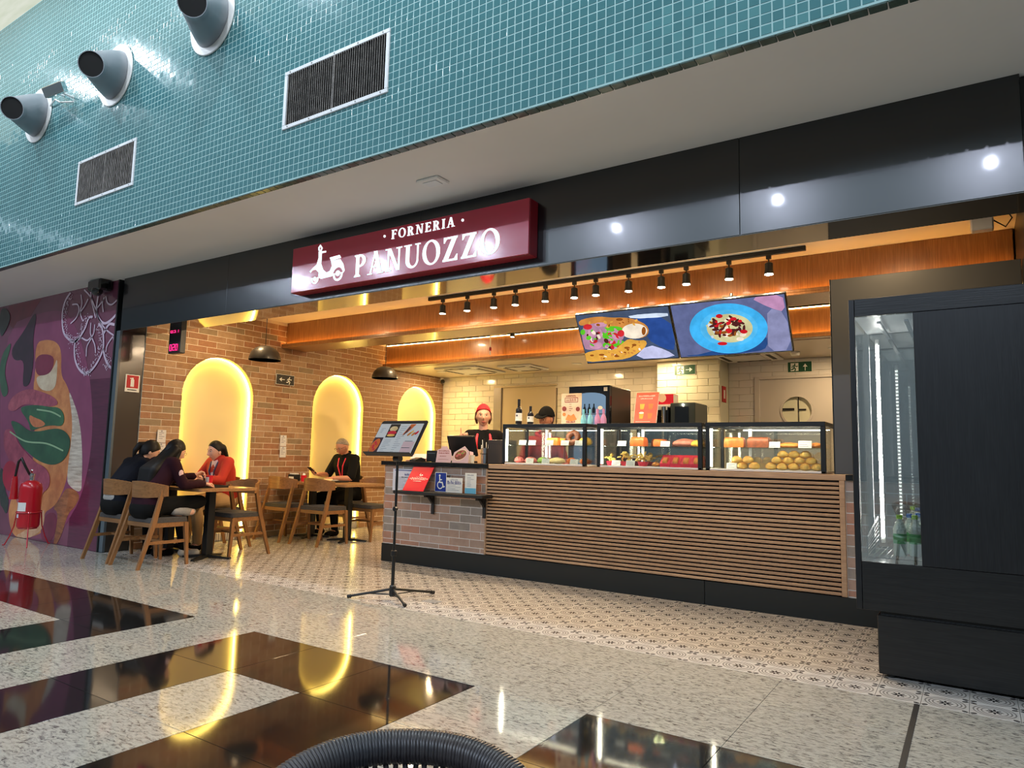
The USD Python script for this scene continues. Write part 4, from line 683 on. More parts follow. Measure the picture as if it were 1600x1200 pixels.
TV2 = TV2[:m_]+blobs(6, 24, .47, .47, .15, .20, .05, ['cream', 'sauce', 'white'])+TV2[m_:]+blobs(7, 22, .47, .52, .12, .17, .045, ['meat', 'meat', 'chili', 'spot'])
tv('left ceiling screen showing a filled pizza sandwich and a blue glove', -3.245, -2.272, TV1, 'tv_bg1')
tv('right ceiling screen showing pasta on a round blue plate', -2.265, -1.255, TV2, 'tv_bg2')

# ---------------------------------------------------------------- things on the shop ceiling and walls
def cassette(label, x0, y0, s):
    a = thing('ceiling_cassette', label, 'air conditioner', (x0, y0, 2.57)); h = s/2
    part('panel', cbox((-h, -h, -.03), (h, h, 0), .01), 'white_plastic', a); part('intake', cbox((-h*.55, -h*.55, -.036), (h*.55, h*.55, -.03), .003), 'white_metal', a)
    for k in range(4): part('slot', xf(cbox((-h*.6, h*.72, -.033), (h*.6, h*.86, -.029)), T((0, 0, 0), k*PI/2)), 'black_matte', a)
cassette('white ceiling air conditioner nearest the brick wall corner', -6.85, 9.1, .85); cassette('white ceiling access hatch like air conditioner right of the corner one', -5.85, 9.15, .6); cassette('white ceiling air conditioner partly behind the right screen', -2.45, 9.4, .75)
sm = thing('smoke_detector', 'round white smoke detector on the back ceiling right of the screens', 'smoke detector', (-1.84, 9.3, 2.57)); part('base', lathe([(.02, -.05), (.05, -.045), (.06, -.02), (.065, 0)], 24), 'white_plastic', sm, smooth=40)
ep = thing('emergency_lamp', 'small white emergency lamp box under the ceiling at the far right', 'emergency lamp', (.12, 5.95, 2.97)); part('box', cbox((-.07, -.05, -.11), (.07, .05, -.01), .01), 'white_plastic', ep); part('bracket', cbox((-.02, -.02, -.012), (.02, .02, 0)), 'steel', ep); part('cable', tube([(.07, 0, -.04), (.14, 0, -.10), (.18, 0, -.04), (.16, 0, 0)], .005, 6), 'black_paint', ep)
cc = thing('security_camera', 'small white and black camera in the upper back corner of the brick wall', 'camera', (-7.98, 9.80, 2.53)); part('base', cbox((-.06, -.03, -.02), (.0, .03, .03), .008), 'white_plastic', cc); part('lens', xf(trimesh.creation.icosphere(2, .04), T((.0, -.02, -.04))), 'black_gloss', cc, smooth=True)
nd = thing('ceiling_valve', 'thin white and red pipe fitting hanging before the back beam', 'pipe fitting', (-5.855, 8.25, 0)); part('pipe', tube([(0, 0, 2.97), (0, 0, 2.64)], .010, 8), 'white_plastic', nd); part('red_band', lathe([(.018, 2.70), (.018, 2.75)], 12), 'sign_red_side', nd); part('elbow', tube([(0, 0, 2.93), (.28, 0, 2.94)], .010, 8), 'white_plastic', nd)
sw = thing('ceiling_spotlight', 'small black cylinder spotlight alone before the back beam', 'spotlight', (-5.45, 8.22, 2.97)); part('body', lathe([(.035, -.10), (.035, 0)], 18), 'black_paint', sw); part('lens', lathe([(.028, -.104), (.028, -.1)], 18), 'lamp_glow', sw)
plain('exit_green', lin((14, 78, 52)), .4); plain('exit_dark', lin((26, 26, 22)), .4); plain('print_white', lin((236, 236, 228)), .5)
ARR = P2([(0, .45), (.55, .45), (.55, .2), (1, .5), (.55, .8), (.55, .55), (0, .55)])
MAN = unary_union([ell(.55, .86, .09, .09, 12), LineString([(.5, .74), (.42, .45), (.62, .25), (.55, .02)]).buffer(.07), LineString([(.42, .45), (.3, .22), (.08, .2)]).buffer(.06), LineString([(.5, .7), (.75, .55), (.9, .6)]).buffer(.05), LineString([(.5, .7), (.25, .62), (.18, .45)]).buffer(.05)])
def exit_sign(label, m, ang, bgm, left=False):
    e = thing('exit_sign', label, 'exit sign'); w, h = .30, .135
    part('backing', xf(cbox((-.006, -.006, 0), (w+.006, h+.006, .006)), m), 'print_white', e); part('field', xf(cbox((0, 0, .006), (w, h, .007)), m), bgm, e)
    a = affinity.scale(ARR, .095, .10, origin=(0, 0)); c = a.centroid; a = affinity.rotate(a, ang, origin=c)
    ax = .03 if left else .165; mx = .165 if left else .035
    part('arrow', plate(affinity.translate(a, ax, .018), .001, m @ T((0, 0, .007))), 'print_white', e)
    part('running_figure', plate(affinity.translate(affinity.scale(sbox(0, 0, 1, 1).difference(MAN) if not left else MAN, .10, .11, origin=(0, 0)), mx, .012), .001, m @ T((0, 0, .007))), 'print_white', e)
exit_sign('green exit sign with right arrow on the column', frame((-3.50, 9.488, 2.37), (1, 0, 0), (0, 0, 1)), 0, 'exit_green'); exit_sign('green exit sign with up arrow above the white porthole door', frame((-2.05, 9.886, 2.385), (1, 0, 0), (0, 0, 1)), 90, 'exit_green')
exit_sign('dark exit sign with left arrow on the brick wall between two arches', frame((XW+.012, 6.22, 2.095), (0, 1, 0), (0, 0, 1)), 180, 'exit_dark', True)
plain('sign_bright_red', lin((190, 20, 30)), .5)
fe = thing('extinguisher_sign', 'red and white extinguisher sign on the dark jamb', 'sign'); m = frame((-8.074, 4.175, 1.80), (0, 1, 0), (0, 0, 1))
part('plate', xf(cbox((0, 0, 0), (.165, .20, .003)), m), 'print_white', fe); part('red_field', xf(cbox((.015, .045, .003), (.15, .19, .004)), m), 'sign_bright_red', fe)
part('extinguisher_symbol', plate(unary_union([sbox(.06, .06, .10, .145), sbox(.068, .145, .092, .165), sbox(.05, .15, .075, .16)]), .001, m @ T((0, 0, .004))), 'print_white', fe); part('caption', xf(cbox((.03, .018, .003), (.135, .028, .0035)), m), 'exit_dark', fe)
plain('paper', (.74, .73, .70), .6); plain('ink', (.10, .10, .11), .7); plain('ink_light', (.36, .36, .38), .7)
def card(label, y, z0, n):
    c = thing('wall_card', label, 'notice card', group=None)
    for k in range(n):
        m = frame((XW+.012, y+.004*k, z0-k*.105*1.5), (0, 1, 0), (0, 0, 1)); part('sheet', xf(cbox((0, 0, 0), (.105, .15, .003)), m), 'paper', c)
        part('print_lines', plate(unary_union([sbox(.02, .11-.022*i, .02+.065*f, .118-.022*i) for i, f in enumerate((.9, .5, 1, .7))]+[ell(.05, .135, .012, .010)]), .0006, m @ T((0, 0, .003))), 'ink_light', c)
card('pair of small white cards on the brick wall above the two seated women', 4.585, 1.23, 2); card('tall pair of white cards on the brick wall between the first two arches', 6.345, 1.235, 2)
rs = thing('extinguisher_sign', 'narrow red sign on the right side of the column', 'sign'); part('plate', cbox((-2.858, 9.58, 1.98), (-2.850, 9.75, 2.20)), 'sign_bright_red', rs); part('symbol', cbox((-2.850, 9.63, 2.03), (-2.849, 9.70, 2.15)), 'print_white', rs)

DLI = dict(front=540, middle=680, back=620)
# recessed downlights: mostly added to raise the warm light of the shop
d0 = None
DL = [(x, y, 2.97, 'front') for x in (-7.3, -5.6, -3.9, -2.2, -.5) for y in (5.1,)]+[(x, 7.7, 2.97, 'middle') for x in (-6.6, -4.6, -2.6, -.8)]+[(x, 9.15, 2.57, 'back') for x in (-7.5, -4.9, -3.6, -1.35)]
NTH = {}
for k, (x, y, z, row) in enumerate(DL):
    NTH[row] = NTH.get(row, 0)+1; lab = 'small recessed ceiling downlight added for warm light in the %s row, %s from the left' % (row, ORD[NTH[row]-1])
    if d0 is None:
        d0 = thing('added_downlight', lab, 'downlight', (x, y, z), 0, 'added recessed downlights'); part('trim_ring', lathe([(.062, -.006), (.078, -.006), (.078, -.0005), (.062, -.0005), (.062, -.006)], 28), 'white_plastic', d0, smooth=40); part('lens', lathe([(.060, -.004), (.060, -.001)], 24), 'lamp_glow', d0)
    else: dup(d0, (x, y, z), 0, lab)
    disk_light('downlight_beam_%03d' % k, (x, y, z-.012), (x, y, 0), .055, DLI[row], (1.0, .70, .38), 80, .5)
# ---------------------------------------------------------------- service counter
YC = 5.712
ct = thing('service_counter', 'long shop counter with brick end, slatted wood front and black top', 'counter')
part('carcass', cbox((-5.40, YC+.03, 0), (.32, 6.36, 1.035)), 'black_matte', ct)
part('carcass_face', cbox((-5.425, YC+.004, .19), (-4.06, YC+.03, 1.035)), 'mortar', ct); part('carcass_face', cbox((-.80, YC+.004, .19), (.32, YC+.03, 1.035)), 'mortar', ct)
def bricks(x0, x1, z0, z1, y, parent):
    r = 0; z = z1
    while z > z0+.01:
        zb = max(z-BH+JT, z0); x = x0-(.132 if r % 2 else 0)
        while x < x1-.01:
            a, b = max(x, x0), min(x+BL-JT, x1)
            if b-a > .012: part('brick', cbox((a, y+.002-float(rng.uniform(.0005, .002)), zb), (b, y+.010, z), .0012), 'counter_brick_%d' % rng.choice(5, p=[.26, .2, .18, .18, .18]), parent)
            x += BL
        z -= BH; r += 1
bricks(-5.432, -4.066, .200, 1.032, YC, ct); bricks(-.795, .30, .200, 1.032, YC, ct)
for k in range(10): z = 1.032-k*BH; part('brick', cbox((-5.440, YC+.0, z-BH+JT), (-5.42, 6.36, z), .003), 'counter_brick_%d' % (k % 5), ct)
part('top_slab', cbox((-5.47, YC-.035, 1.036), (-4.03, 6.40, 1.080), .004), 'black_stone', ct, label='black stone top over the brick end')
part('top_slab', cbox((-.79, YC-.035, 1.036), (.325, 6.40, 1.080), .004), 'black_stone', ct); part('wood_top', cbox((-4.06, YC-.012, 1.035), (-.79, 6.40, 1.079), .003), 'slat_wood', ct, label='pale wood top edge over the slats')
part('kick_panel', cbox((-5.44, YC-.004, 0), (-1.86, YC+.03, .190), .002), 'kick_black', ct); part('kick_panel', cbox((-1.857, YC-.004, 0), (.32, YC+.03, .190), .002), 'kick_black', ct)
part('slat_backing', cbox((-4.06, YC+.010, .19), (-.80, YC+.03, 1.035)), 'slat_gap', ct)
ns, zs = 25, np.linspace(.198, 1.032, 26)
for k in range(ns): part('slat', cbox((-4.042, YC-.010, zs[k]), (-.838, YC+.012, zs[k+1]-.0120), .0035), 'slat_wood' if rng.random() < .6 else 'slat_wood_b', ct)
part('end_stile', cbox((-.838, YC-.012, .192), (-.800, YC+.02, 1.035), .003), 'slat_wood', ct); part('end_stile', cbox((-4.062, YC-.012, .192), (-4.042, YC+.02, 1.035), .003), 'slat_wood', ct)
sh = thing('counter_shelf', 'narrow black shelf on two brackets on the brick counter front', 'shelf')
part('board', cbox((-5.13, 5.52, .745), (-3.97, 5.698, .778), .004), 'black_matte', sh)
for x in (-4.72, -4.06): part('bracket', MB().box((x-.018, 5.682, .545), (x+.018, 5.698, .745), .003).box((x-.018, 5.56, .722), (x+.018, 5.698, .745), .003).add(hull([(x+s*.012, a, b) for s in (-1, 1) for a, b in ((5.60, .73), (5.70, .63), (5.70, .66), (5.64, .73))])).mesh(), 'black_matte', sh)
plain('blue_sign', lin((24, 52, 146)), .4, coat=.4); plain('menu_red', lin((214, 22, 50)), .3, coat=.5); plain('acrylic_paper', lin((226, 228, 240)), .3, coat=.4); plain('ink_blue', lin((40, 44, 130)), .6); plain('sky_blue', lin((110, 190, 222)), .5)
def lines(w, h, n, x0=.1, top=.85, bot=.15, t=.018, seed=0, mn=.4):
    r = np.random.default_rng(seed); return unary_union([sbox(w*x0, h*y-t*h/2, w*(x0+(1-2*x0)*r.uniform(mn, 1)), h*y+t*h/2) for y in np.linspace(top, bot, n)])
def fake_word(x0, x1, z, h, n, seed=0):
    """Lettering too small to read: n glyph-like marks."""
    r = np.random.default_rng(seed); g = []; p = (x1-x0)/n
    for k in range(n):
        x = x0+k*p; t = p*.22; g.append(sbox(x, z, x+t, z+h)); c = r.integers(4)
        if c in (0, 2): g.append(sbox(x, z+h-t, x+p*.75, z+h))
        if c in (1, 2): g.append(sbox(x, z, x+p*.75, z+t))
        if c != 1: g.append(sbox(x+p*.5, z, x+p*.72, z+h*(1 if c != 3 else .55)))
        g.append(sbox(x, z+h*.42, x+p*.7, z+h*.42+t))
    return unary_union(g)
def stand_card(name, label, cat, o, u, v, w, h, matn, prints, foot=True, t=.004, group=None):
    """A printed card: w x h from corner o along u and v; prints are (shape, material)."""
    m = frame(o, u, v); c = thing(name, label, cat, group=group)
    part('card', xf(cbox((0, 0, -t), (w, h, 0), .0008), m), matn, c)
    for k, (s, pmn) in enumerate(prints):
        if not s.is_empty: part('print', plate(s, .0005, m @ T((0, 0, .0002+.0003*k))), pmn, c)
    if foot: part('easel', xf(cbox((w*.3, 0, -.045), (w*.7, h*.05, -t), .001), m), matn, c)
    return c
UX, UZ = (1, 0, 0), (0, 0, 1)
fw = [(lines(.33, .235, 9, top=.62, bot=.12, seed=3), 'ink_light'), (sbox(.03, .215, .30, .222), 'ink_blue'), (fake_word(.17, .26, .165, .024, 5, 2), 'ink_blue'), (fake_word(.13, .27, .14, .012, 8, 4), 'ink')]
stand_card('notice_sheet', 'white acrylic notice sheet at the left end of the brick counter front', 'notice', (-5.30, 5.694, .765), UX, UZ, .33, .235, 'acrylic_paper', fw, False)
lv = np.array([0, .17, .255]); lh = float(np.linalg.norm(lv)); lv = lv/lh
md = unary_union(serif_word('PANUOZZO', .05, .245, .135, .028)); bd = unary_union([affinity.translate(affinity.scale(P2([(p[0]-SCOOT['body'][0][0], p[1]-2.63) for p in SCOOT['body']]).buffer(.004), .12, .12, origin=(0, 0)), .145, .185)])
stand_card('menu_booklet', 'red menu booklet leaning on the black shelf', 'menu', (-5.0, 5.522, .782), UX, tuple(lv), .285, lh*.97, 'menu_red', [(md, 'print_white'), (bd, 'print_white'), (sbox(.10, .172, .19, .1735), 'print_white'), (fake_word(.09, .2, .115, .008, 12, 9), 'print_white'), (ell(.035, .148, .006, .006), 'print_white'), (ell(.265, .148, .006, .006), 'print_white')], False)
w_, h_ = .152, .20
WC = unary_union([ell(.062, .167, .012, .012, 14), LineString([(.062, .148), (.064, .098), (.098, .098), (.112, .052), (.126, .057)]).buffer(.0075), LineString([(.064, .125), (.088, .125)]).buffer(.006), ell(.070, .070, .040, .042, 28).difference(ell(.070, .070, .029, .031, 28)).difference(sbox(.068, .085, .2, .2)).difference(sbox(.085, .06, .2, .2))])
stand_card('accessibility_sign', 'blue sign with white wheelchair symbol standing on the black shelf', 'sign', (-4.672, 5.655, .780), UX, UZ, w_, h_, 'print_white', [(sbox(.006, .006, w_-.006, h_-.006), 'blue_sign'), (WC, 'print_white')])
stand_card('notice_card', 'white notice card with blue heading beside the wheelchair sign', 'notice', (-4.508, 5.640, .780), UX, UZ, .205, .150, 'print_white', [(fake_word(.012, .193, .085, .034, 9, 5), 'ink_blue'), (fake_word(.05, .15, .125, .012, 8, 6), 'ink_light'), (lines(.205, .15, 4, top=.5, bot=.18, seed=8), 'ink_light')])
stand_card('notice_card', 'narrow notice card with light blue foot at the right end of the shelf', 'notice', (-4.272, 5.640, .780), UX, UZ, .142, .205, 'print_white', [(sbox(.002, .002, .140, .055), 'sky_blue'), (fake_word(.03, .11, .178, .012, 7, 11), 'ink_light'), (lines(.142, .205, 6, top=.78, bot=.36, x0=.2, seed=12), 'ink_light')])

# ---------------------------------------------------------------- display cases and what is in them
CASES = [(-3.905, -2.975, 'glass display case of pastries nearest the cash register'), (-2.862, -1.888, 'middle glass display case with the red cartons inside'), (-1.858, -.932, 'glass display case of bread rolls beside the dark cabinet')]
cs0 = None
def case(x0, x1, label):
    c = thing('display_case', label, 'display case', (x0, 0, 0), group='glass display cases on the counter'); w = x1-x0; ya, yb, za, zb = 5.752, 6.212, 1.082, 1.478; t = .036
    part('base', cbox((0, ya, za), (w, yb, za+.016), .002), 'white_plastic', c)
    for xa in (0, w-t): 
        part('front_post', cbox((xa, ya, za), (xa+t, ya+.03, zb-.0365), .002), 'black_paint', c); part('back_post', cbox((xa, yb-.03, za+.016), (xa+t*.6, yb, zb-.0365), .002), 'black_paint', c)
    part('front_rail', cbox((0, ya, zb-.036), (w, ya+.03, zb), .002), 'black_paint', c); part('back_rail', cbox((0, yb-.03, zb-.036), (w, yb, zb), .002), 'black_paint', c)
    for xa in (0, w-.03): part('side_rail', cbox((xa, ya+.0305, zb-.03), (xa+.03, yb-.0305, zb), .002), 'black_paint', c)
    part('top_glass', cbox((.031, ya+.031, zb-.012), (w-.031, yb-.031, zb-.006)), 'case_glass', c)
    part('front_glass', cbox((t+.001, ya+.010, za+.017), (w-t-.001, ya+.015, zb-.037)), 'case_glass', c)
    for xa in (.004, w-.009): part('side_glass', cbox((xa, ya+.031, za+.017), (xa+.005, yb-.031, zb-.037)), 'case_glass', c)
    for xa, xb in ((t, w*.52), (w*.48, w-t)): part('back_glass', cbox((xa+.002, yb-.024+(.008 if xa > .1 else 0), za+.02), (xb-.002, yb-.020+(.008 if xa > .1 else 0), zb-.037)), 'fridge_glass', c)
    part('shelf', cbox((.012, ya+.05, 1.268), (w-.012, yb-.04, 1.275)), 'shelf_glass', c)
    part('mullion', cbox((w*.26, yb-.034, za+.017), (w*.26+.03, yb-.026, zb-.037)), 'steel', c)
    part('led_tube', cbox((t+.004, ya+.019, za+.03), (t+.016, ya+.030, zb-.05), .002), 'led_white', c)
    part('added_fill_bar', cbox((t+.05, ya+.0315, zb-.033), (w-t-.05, ya+.0415, zb-.022), .001), 'led_white', c)  # hidden light added behind the rail to brighten the food
    return c
for a in CASES: case(*a)
def food(n, c1, c2, rough=.5, scale=30): plain('food_'+n, lin(c1), rough, col2=lin(c2), scale=scale, bump=.3, bscale=90, coat=.15)
food('bun', (250, 204, 104), (232, 160, 60), scale=16); food('gold', (232, 150, 52), (196, 104, 30)); food('choc', (112, 56, 26), (80, 36, 16)); food('yellow', (240, 196, 60), (226, 160, 40)); food('pink', (226, 120, 112), (206, 96, 92)); food('green', (150, 180, 70), (120, 150, 50)); food('cream', (240, 214, 160), (222, 186, 122)); food('orange', (236, 118, 34), (206, 88, 22)); food('mauve', (196, 120, 98), (160, 92, 78)); food('brown', (158, 82, 40), (112, 56, 28)); food('chip', (246, 212, 110), (226, 176, 70)); plain('carton_red', lin((224, 24, 58)), .35, coat=.4); plain('plate_white', (.75, .74, .70), .25)
def bun_mesh(l, w, h, seed=0):
    s = trimesh.creation.icosphere(3, 1.0); v = np.array(s.vertices); v[:, 2] = np.where(v[:, 2] < 0, v[:, 2]*.55, v[:, 2]); v = v*np.array([l/2, w/2, h/1.55]); v[:, 2] += .55*h/1.55
    v *= 1+.05*(meshkit.noise(v*30+seed*7)[:, None]-.5); return (v, np.array(s.faces))
def loaf_mesh(l, w, h): 
    return hull([(sx*l/2*k, sy*w/2*k2, z) for sx in (-1, 1) for sy in (-1, 1) for k, k2, z in ((.94, .94, 0), (1, 1, h*.15), (1, 1, h*.6), (.95, .85, h*.85), (.86, .6, h))])
FZ = {0: 1.0985, 1: 1.2755}
def put(name, label, cat, mesh, matn, x, y, lvl, dz=0.0, rz=0.0, group=None, extra=None):
    t = thing(name, label, cat, (x, y, FZ[lvl]+dz), rz, group); part('crust' if cat != 'price card' else 'card', mesh, matn, t, smooth=50)
    if extra: part(extra[0], extra[1], extra[2], t, smooth=50)
    return t
def price(x, y, lvl, label, w=.085, h=.05):
    t = thing('price_card', label, 'price card', (x, y, FZ[lvl]), 0, 'price cards in the display cases'); m = frame((-w/2, -.004, .0), (1, 0, 0), (0, .26, .966))
    part('card', xf(cbox((0, 0, -.002), (w, h, 0)), m), 'paper', t); part('print', plate(lines(w, h, 3, top=.75, bot=.25, t=.07, seed=int(x*-100)), .0004, m @ T((0, 0, .0002))), 'ink_light', t); part('foot', cbox((-w/2, 0, 0), (w/2, .02, .002)), 'paper', t)
# bread rolls, right of the right case, piled three high
B0 = None
def roll(x, y, dz, label, rz=0.0, lvl=0):
    global B0
    if B0 is None:
        B0 = thing('bread_roll', label, 'bread roll', (x, y, FZ[lvl]+dz), rz, 'bread rolls in the right display case'); part('crust', bun_mesh(.089, .078, .058), 'food_bun', B0, smooth=True)
        part('score', xf(bun_mesh(.05, .03, .008, 3), T((0, 0, .052))), 'food_gold', B0, smooth=True)
    else: dup(B0, (x, y, FZ[lvl]+dz), rz, label, 'bread rolls in the right display case', 'bread_roll')
for r, n in enumerate((5, 4, 3)):
    for k in range(n): roll(-1.36+.086*k+.043*r, 5.87+.012*r, .048*r, 'bread roll in the %s row of the right hand pile, %s from its left end' % (('bottom', 'middle', 'top')[r], ORD[k]), float(rng.normal(0, .2)))
for k, (x, dz) in enumerate([(-1.62, .048), (-1.53, .048), (-1.575, 0), (-1.48, 0)]): roll(x-.01, 5.86, dz, 'bread roll of the small left hand pile, %s' % ('top left', 'top right', 'bottom left', 'bottom right')[k], .2*k)
roll(-1.70, 6.02, .0, 'bread roll lying alone behind the left hand price card', .4)
price(-1.665, 5.83, 0, 'white price card before the small left pile of rolls')
put('cake_loaf', 'bright orange loaf on the upper shelf of the right case', 'cake', loaf_mesh(.16, .12, .085), 'food_orange', -1.67, 5.95, 1, rz=.1)
put('cake_loaf', 'brown loaf cake on the upper shelf of the right case', 'cake', loaf_mesh(.17, .12, .088), 'food_brown', -1.47, 5.95, 1)
price(-1.33, 5.86, 1, 'white and red price card right of the brown loaf'); price(-1.10, 5.86, 1, 'white price card between the flat pastries on the right shelf', .10, .06)
for k, (x, l) in enumerate([(-1.23, .2), (-1.03, .10)]): put('flat_pastry', ['long flat golden pastry on the upper shelf above the rolls', 'short flat golden pastry at the right end of the upper shelf'][k], 'pastry', bun_mesh(l, .11, .045, k), 'food_gold', x, 5.93, 1)
# left case
price(-3.73, 5.85, 1, 'blank white card at the left end of the left upper shelf'); price(-3.62, 5.85, 1, 'second white card from the left on the left upper shelf'); price(-3.41, 5.83, 1, 'white and brown card before the golden cake'); price(-3.24, 5.83, 1, 'white card before the chocolate ring cake'); price(-3.09, 5.83, 1, 'white card before the yellow cake')
put('golden_cake', 'golden cake on the left upper shelf behind a card', 'cake', loaf_mesh(.13, .12, .075), 'food_gold', -3.42, 5.95, 1); put('golden_cake', 'smaller golden cake between the golden and chocolate cakes', 'cake', loaf_mesh(.09, .10, .07), 'food_gold', -3.34, 5.98, 1)
tor = trimesh.creation.torus(.050, .030, 32, 16); put('ring_cake', 'chocolate ring cake on the left upper shelf', 'cake', xf(tor, T((0, 0, .055), 0, 1.2)), 'food_choc', -3.22, 5.96, 1, .022)
put('yellow_cake', 'bright yellow cake at the right end of the left upper shelf', 'cake', bun_mesh(.14, .12, .085, 5), 'food_yellow', -3.08, 5.95, 1)
for k, (x, m_, n, lab) in enumerate([(-3.80, 'pink', .10, 'small pink pastry in the left corner of the left case'), (-3.66, 'pink', .13, 'pink iced round bun in the lower left case'), (-3.52, 'green', .12, 'green topped pastry in the lower left case'), (-3.36, 'cream', .17, 'broad cream coloured tart in the lower left case'), (-3.20, 'orange', .10, 'orange pastry in the middle of the lower left case'), (-3.06, 'orange', .09, 'golden orange pastry at the right of the lower left case'), (-3.13, 'mauve', .13, 'mauve bun at the back of the lower left case')]):
    put('filled_pastry', lab, 'pastry', bun_mesh(n, n*.85, .062, k), 'food_'+m_, x, 5.90 if m_ != 'mauve' else 6.06, 0)
for k, x in enumerate([-3.62, -3.44, -3.13]): price(x, 5.815, 0, ['white card before the pink iced bun', 'white card before the cream tart', 'white card between the two orange pastries'][k])
# middle case
price(-2.66, 5.85, 1, 'cream price card at the left of the middle upper shelf'); put('glazed_cake', 'orange glazed cake on the left of the middle upper shelf', 'cake', loaf_mesh(.13, .11, .085), 'food_orange', -2.53, 5.94, 1); put('glazed_cake', 'small orange cake in the middle of the middle upper shelf', 'cake', loaf_mesh(.09, .09, .065), 'food_orange', -2.34, 5.96, 1); price(-2.26, 5.88, 1, 'cream card beside the small orange cake')
put('domed_cake', 'mauve domed cake on the right of the middle upper shelf', 'cake', bun_mesh(.22, .16, .075, 8), 'food_mauve', -2.11, 5.98, 1); put('domed_cake', 'yellow domed cake at the right end of the middle upper shelf', 'cake', bun_mesh(.12, .11, .062, 9), 'food_yellow', -1.99, 5.95, 1)
def chips(x, y, label, n=16, s=.05, seed=1):
    r = np.random.default_rng(seed); mb = MB()
    for k in range(n): mb.add(bun_mesh(.045, .03, .012, k), T((float(r.normal(0, s*.6)), float(r.normal(0, s*.5)), float(abs(r.normal(0, s*.7)))), float(r.uniform(0, 6)), float(r.uniform(-1, 1)), float(r.uniform(-1, 1))))
    t = thing('snack_cup', label, 'snack', (x, y, FZ[0])); part('cup', lathe([(.035, 0), (.05, .04), (.048, .04), (.033, .004)], 20), 'carton_red', t); part('chips', xf(mb.mesh(), T((0, 0, .045))), 'food_chip', t, smooth=50, kind='stuff')
for k, x in enumerate([-2.78, -2.64, -2.47]): chips(x, 5.89, ['cup of golden snacks in the left corner of the middle case', 'cup of pale snacks, second in the middle case', 'heaped cup of pale snacks beside the red cartons'][k], (10, 16, 22)[k], (.035, .05, .06)[k], k+3)
price(-2.70, 5.815, 0, 'white card before the left snack cup'); price(-2.56, 5.815, 0, 'white card between the snack cups')
for k, x in enumerate([-2.250, -2.157, -2.064, -1.971]):
    t = thing('red_carton', 'red open carton holding a sandwich, %s of four in the middle case' % ORD[k], 'carton', (x, 5.90, FZ[0]), 0, 'red sandwich cartons'); part('carton', hull([(sx*.045, y, z) for sx in (-1, 1) for y, z in ((-.05, 0), (.06, 0), (.06, .095), (.03, .105), (-.05, .03))]), 'carton_red', t); part('sandwich', xf(loaf_mesh(.042, .06, .03), T((0, -.025, .048), 0, .75)), 'food_gold', t)
put('small_pastry', 'small golden pastry before the red cartons', 'pastry', bun_mesh(.07, .07, .04, 4), 'food_gold', -2.345, 5.88, 0)

# ---------------------------------------------------------------- on top of the cases
plain('wine_glass_dark', (.010, .008, .010), .08, coat=.6); plain('bottle_blue', lin((140, 212, 226)), .2, coat=.5, var=.1); plain('bottle_pink', lin((230, 160, 200)), .2, coat=.5, var=.1); plain('foil_black', (.015, .013, .013), .35)
def wine(label, x, y, h, r):
    t = thing('wine_bottle', label, 'bottle', (x, y, 1.479)); part('glass_body', lathe([(r*.9, 0), (r, .006), (r, h*.56), (r*.85, h*.63), (r*.38, h*.72), (r*.36, h*.97), (r*.40, h*.975), (r*.40, h)], 24), 'wine_glass_dark', t, smooth=40)
    part('label', lathe([(r+.0008, h*.16), (r+.0008, h*.46)], 24), 'paper', t); part('capsule', lathe([(r*.40, h*.74), (r*.42, h*.76), (r*.42, h*1.003), (r*.2, h*1.004)], 20), 'foil_black', t, smooth=40)
    part('label_mark', xf(plate(ell(0, 0, r*.3, r*.3, 12), .0006), frame((0, -r-.001, h*.36), (1, 0, 0), (0, 0, 1))), 'ink', t)
wine('tall dark wine bottle with white label on the left display case', -3.845, 5.95, .262, .034); wine('short dark wine bottle beside the tall one on the left case', -3.705, 5.95, .188, .032)
for k, (x, c) in enumerate([(-3.105, 'blue'), (-3.032, 'blue'), (-2.957, 'pink'), (-2.893, 'pink')]):
    t = thing('mini_bottle', '%s small sparkling wine bottle on the cases, %s' % (('pale blue', 'pink')[k > 1], ('beside the cream poster', 'left of the pink bottles', 'right of the blue bottles', 'nearest the orange poster')[k]), 'bottle', (x, 5.95, 1.479), 0, 'small sparkling wine bottles')
    part('glass_body', lathe([(.026, 0), (.029, .004), (.029, .045), (.022, .075), (.010, .10), (.010, .115)], 20), 'bottle_'+c, t, smooth=40); part('foil', lathe([(.0115, .098), (.0125, .13), (.012, .146), (.004, .148)], 16), 'bottle_'+c, t, smooth=40)
plain('poster_cream', lin((238, 206, 172)), .5); plain('poster_orange', lin((232, 112, 80)), .45); plain('poster_ink', lin((150, 62, 54)), .6); plain('poster_food', lin((222, 140, 70)), .6); plain('poster_pale', lin((246, 216, 190)), .5); plain('poster_yellow', lin((240, 190, 70)), .5)
fr_ = sbox(.045, .222, .180, .258).buffer(.006)
stand_card('tabletop_poster', 'cream poster with red frame and food drawing on the cases', 'poster', (-3.360, 5.965, 1.480), UX, UZ, .225, .305, 'poster_cream', [(fr_.difference(fr_.buffer(-.006)), 'poster_ink'), (fake_word(.055, .172, .228, .024, 9, 21), 'poster_ink'), (fake_word(.055, .165, .272, .014, 10, 22), 'poster_ink'), (ell(.035, .155, .024, .024), 'poster_ink'), (ell(.185, .15, .022, .022), 'poster_ink'), (ell(.035, .10, .018, .018), 'poster_food'), (P2([(.05, .05), (.08, .10), (.11, .085), (.14, .105), (.175, .05), (.11, .03)]), 'poster_food'), (fake_word(.06, .16, .016, .02, 6, 23), 'poster_ink'), (lines(.225, .305, 4, x0=.4, top=.65, bot=.45, t=.012, seed=2), 'poster_ink')])
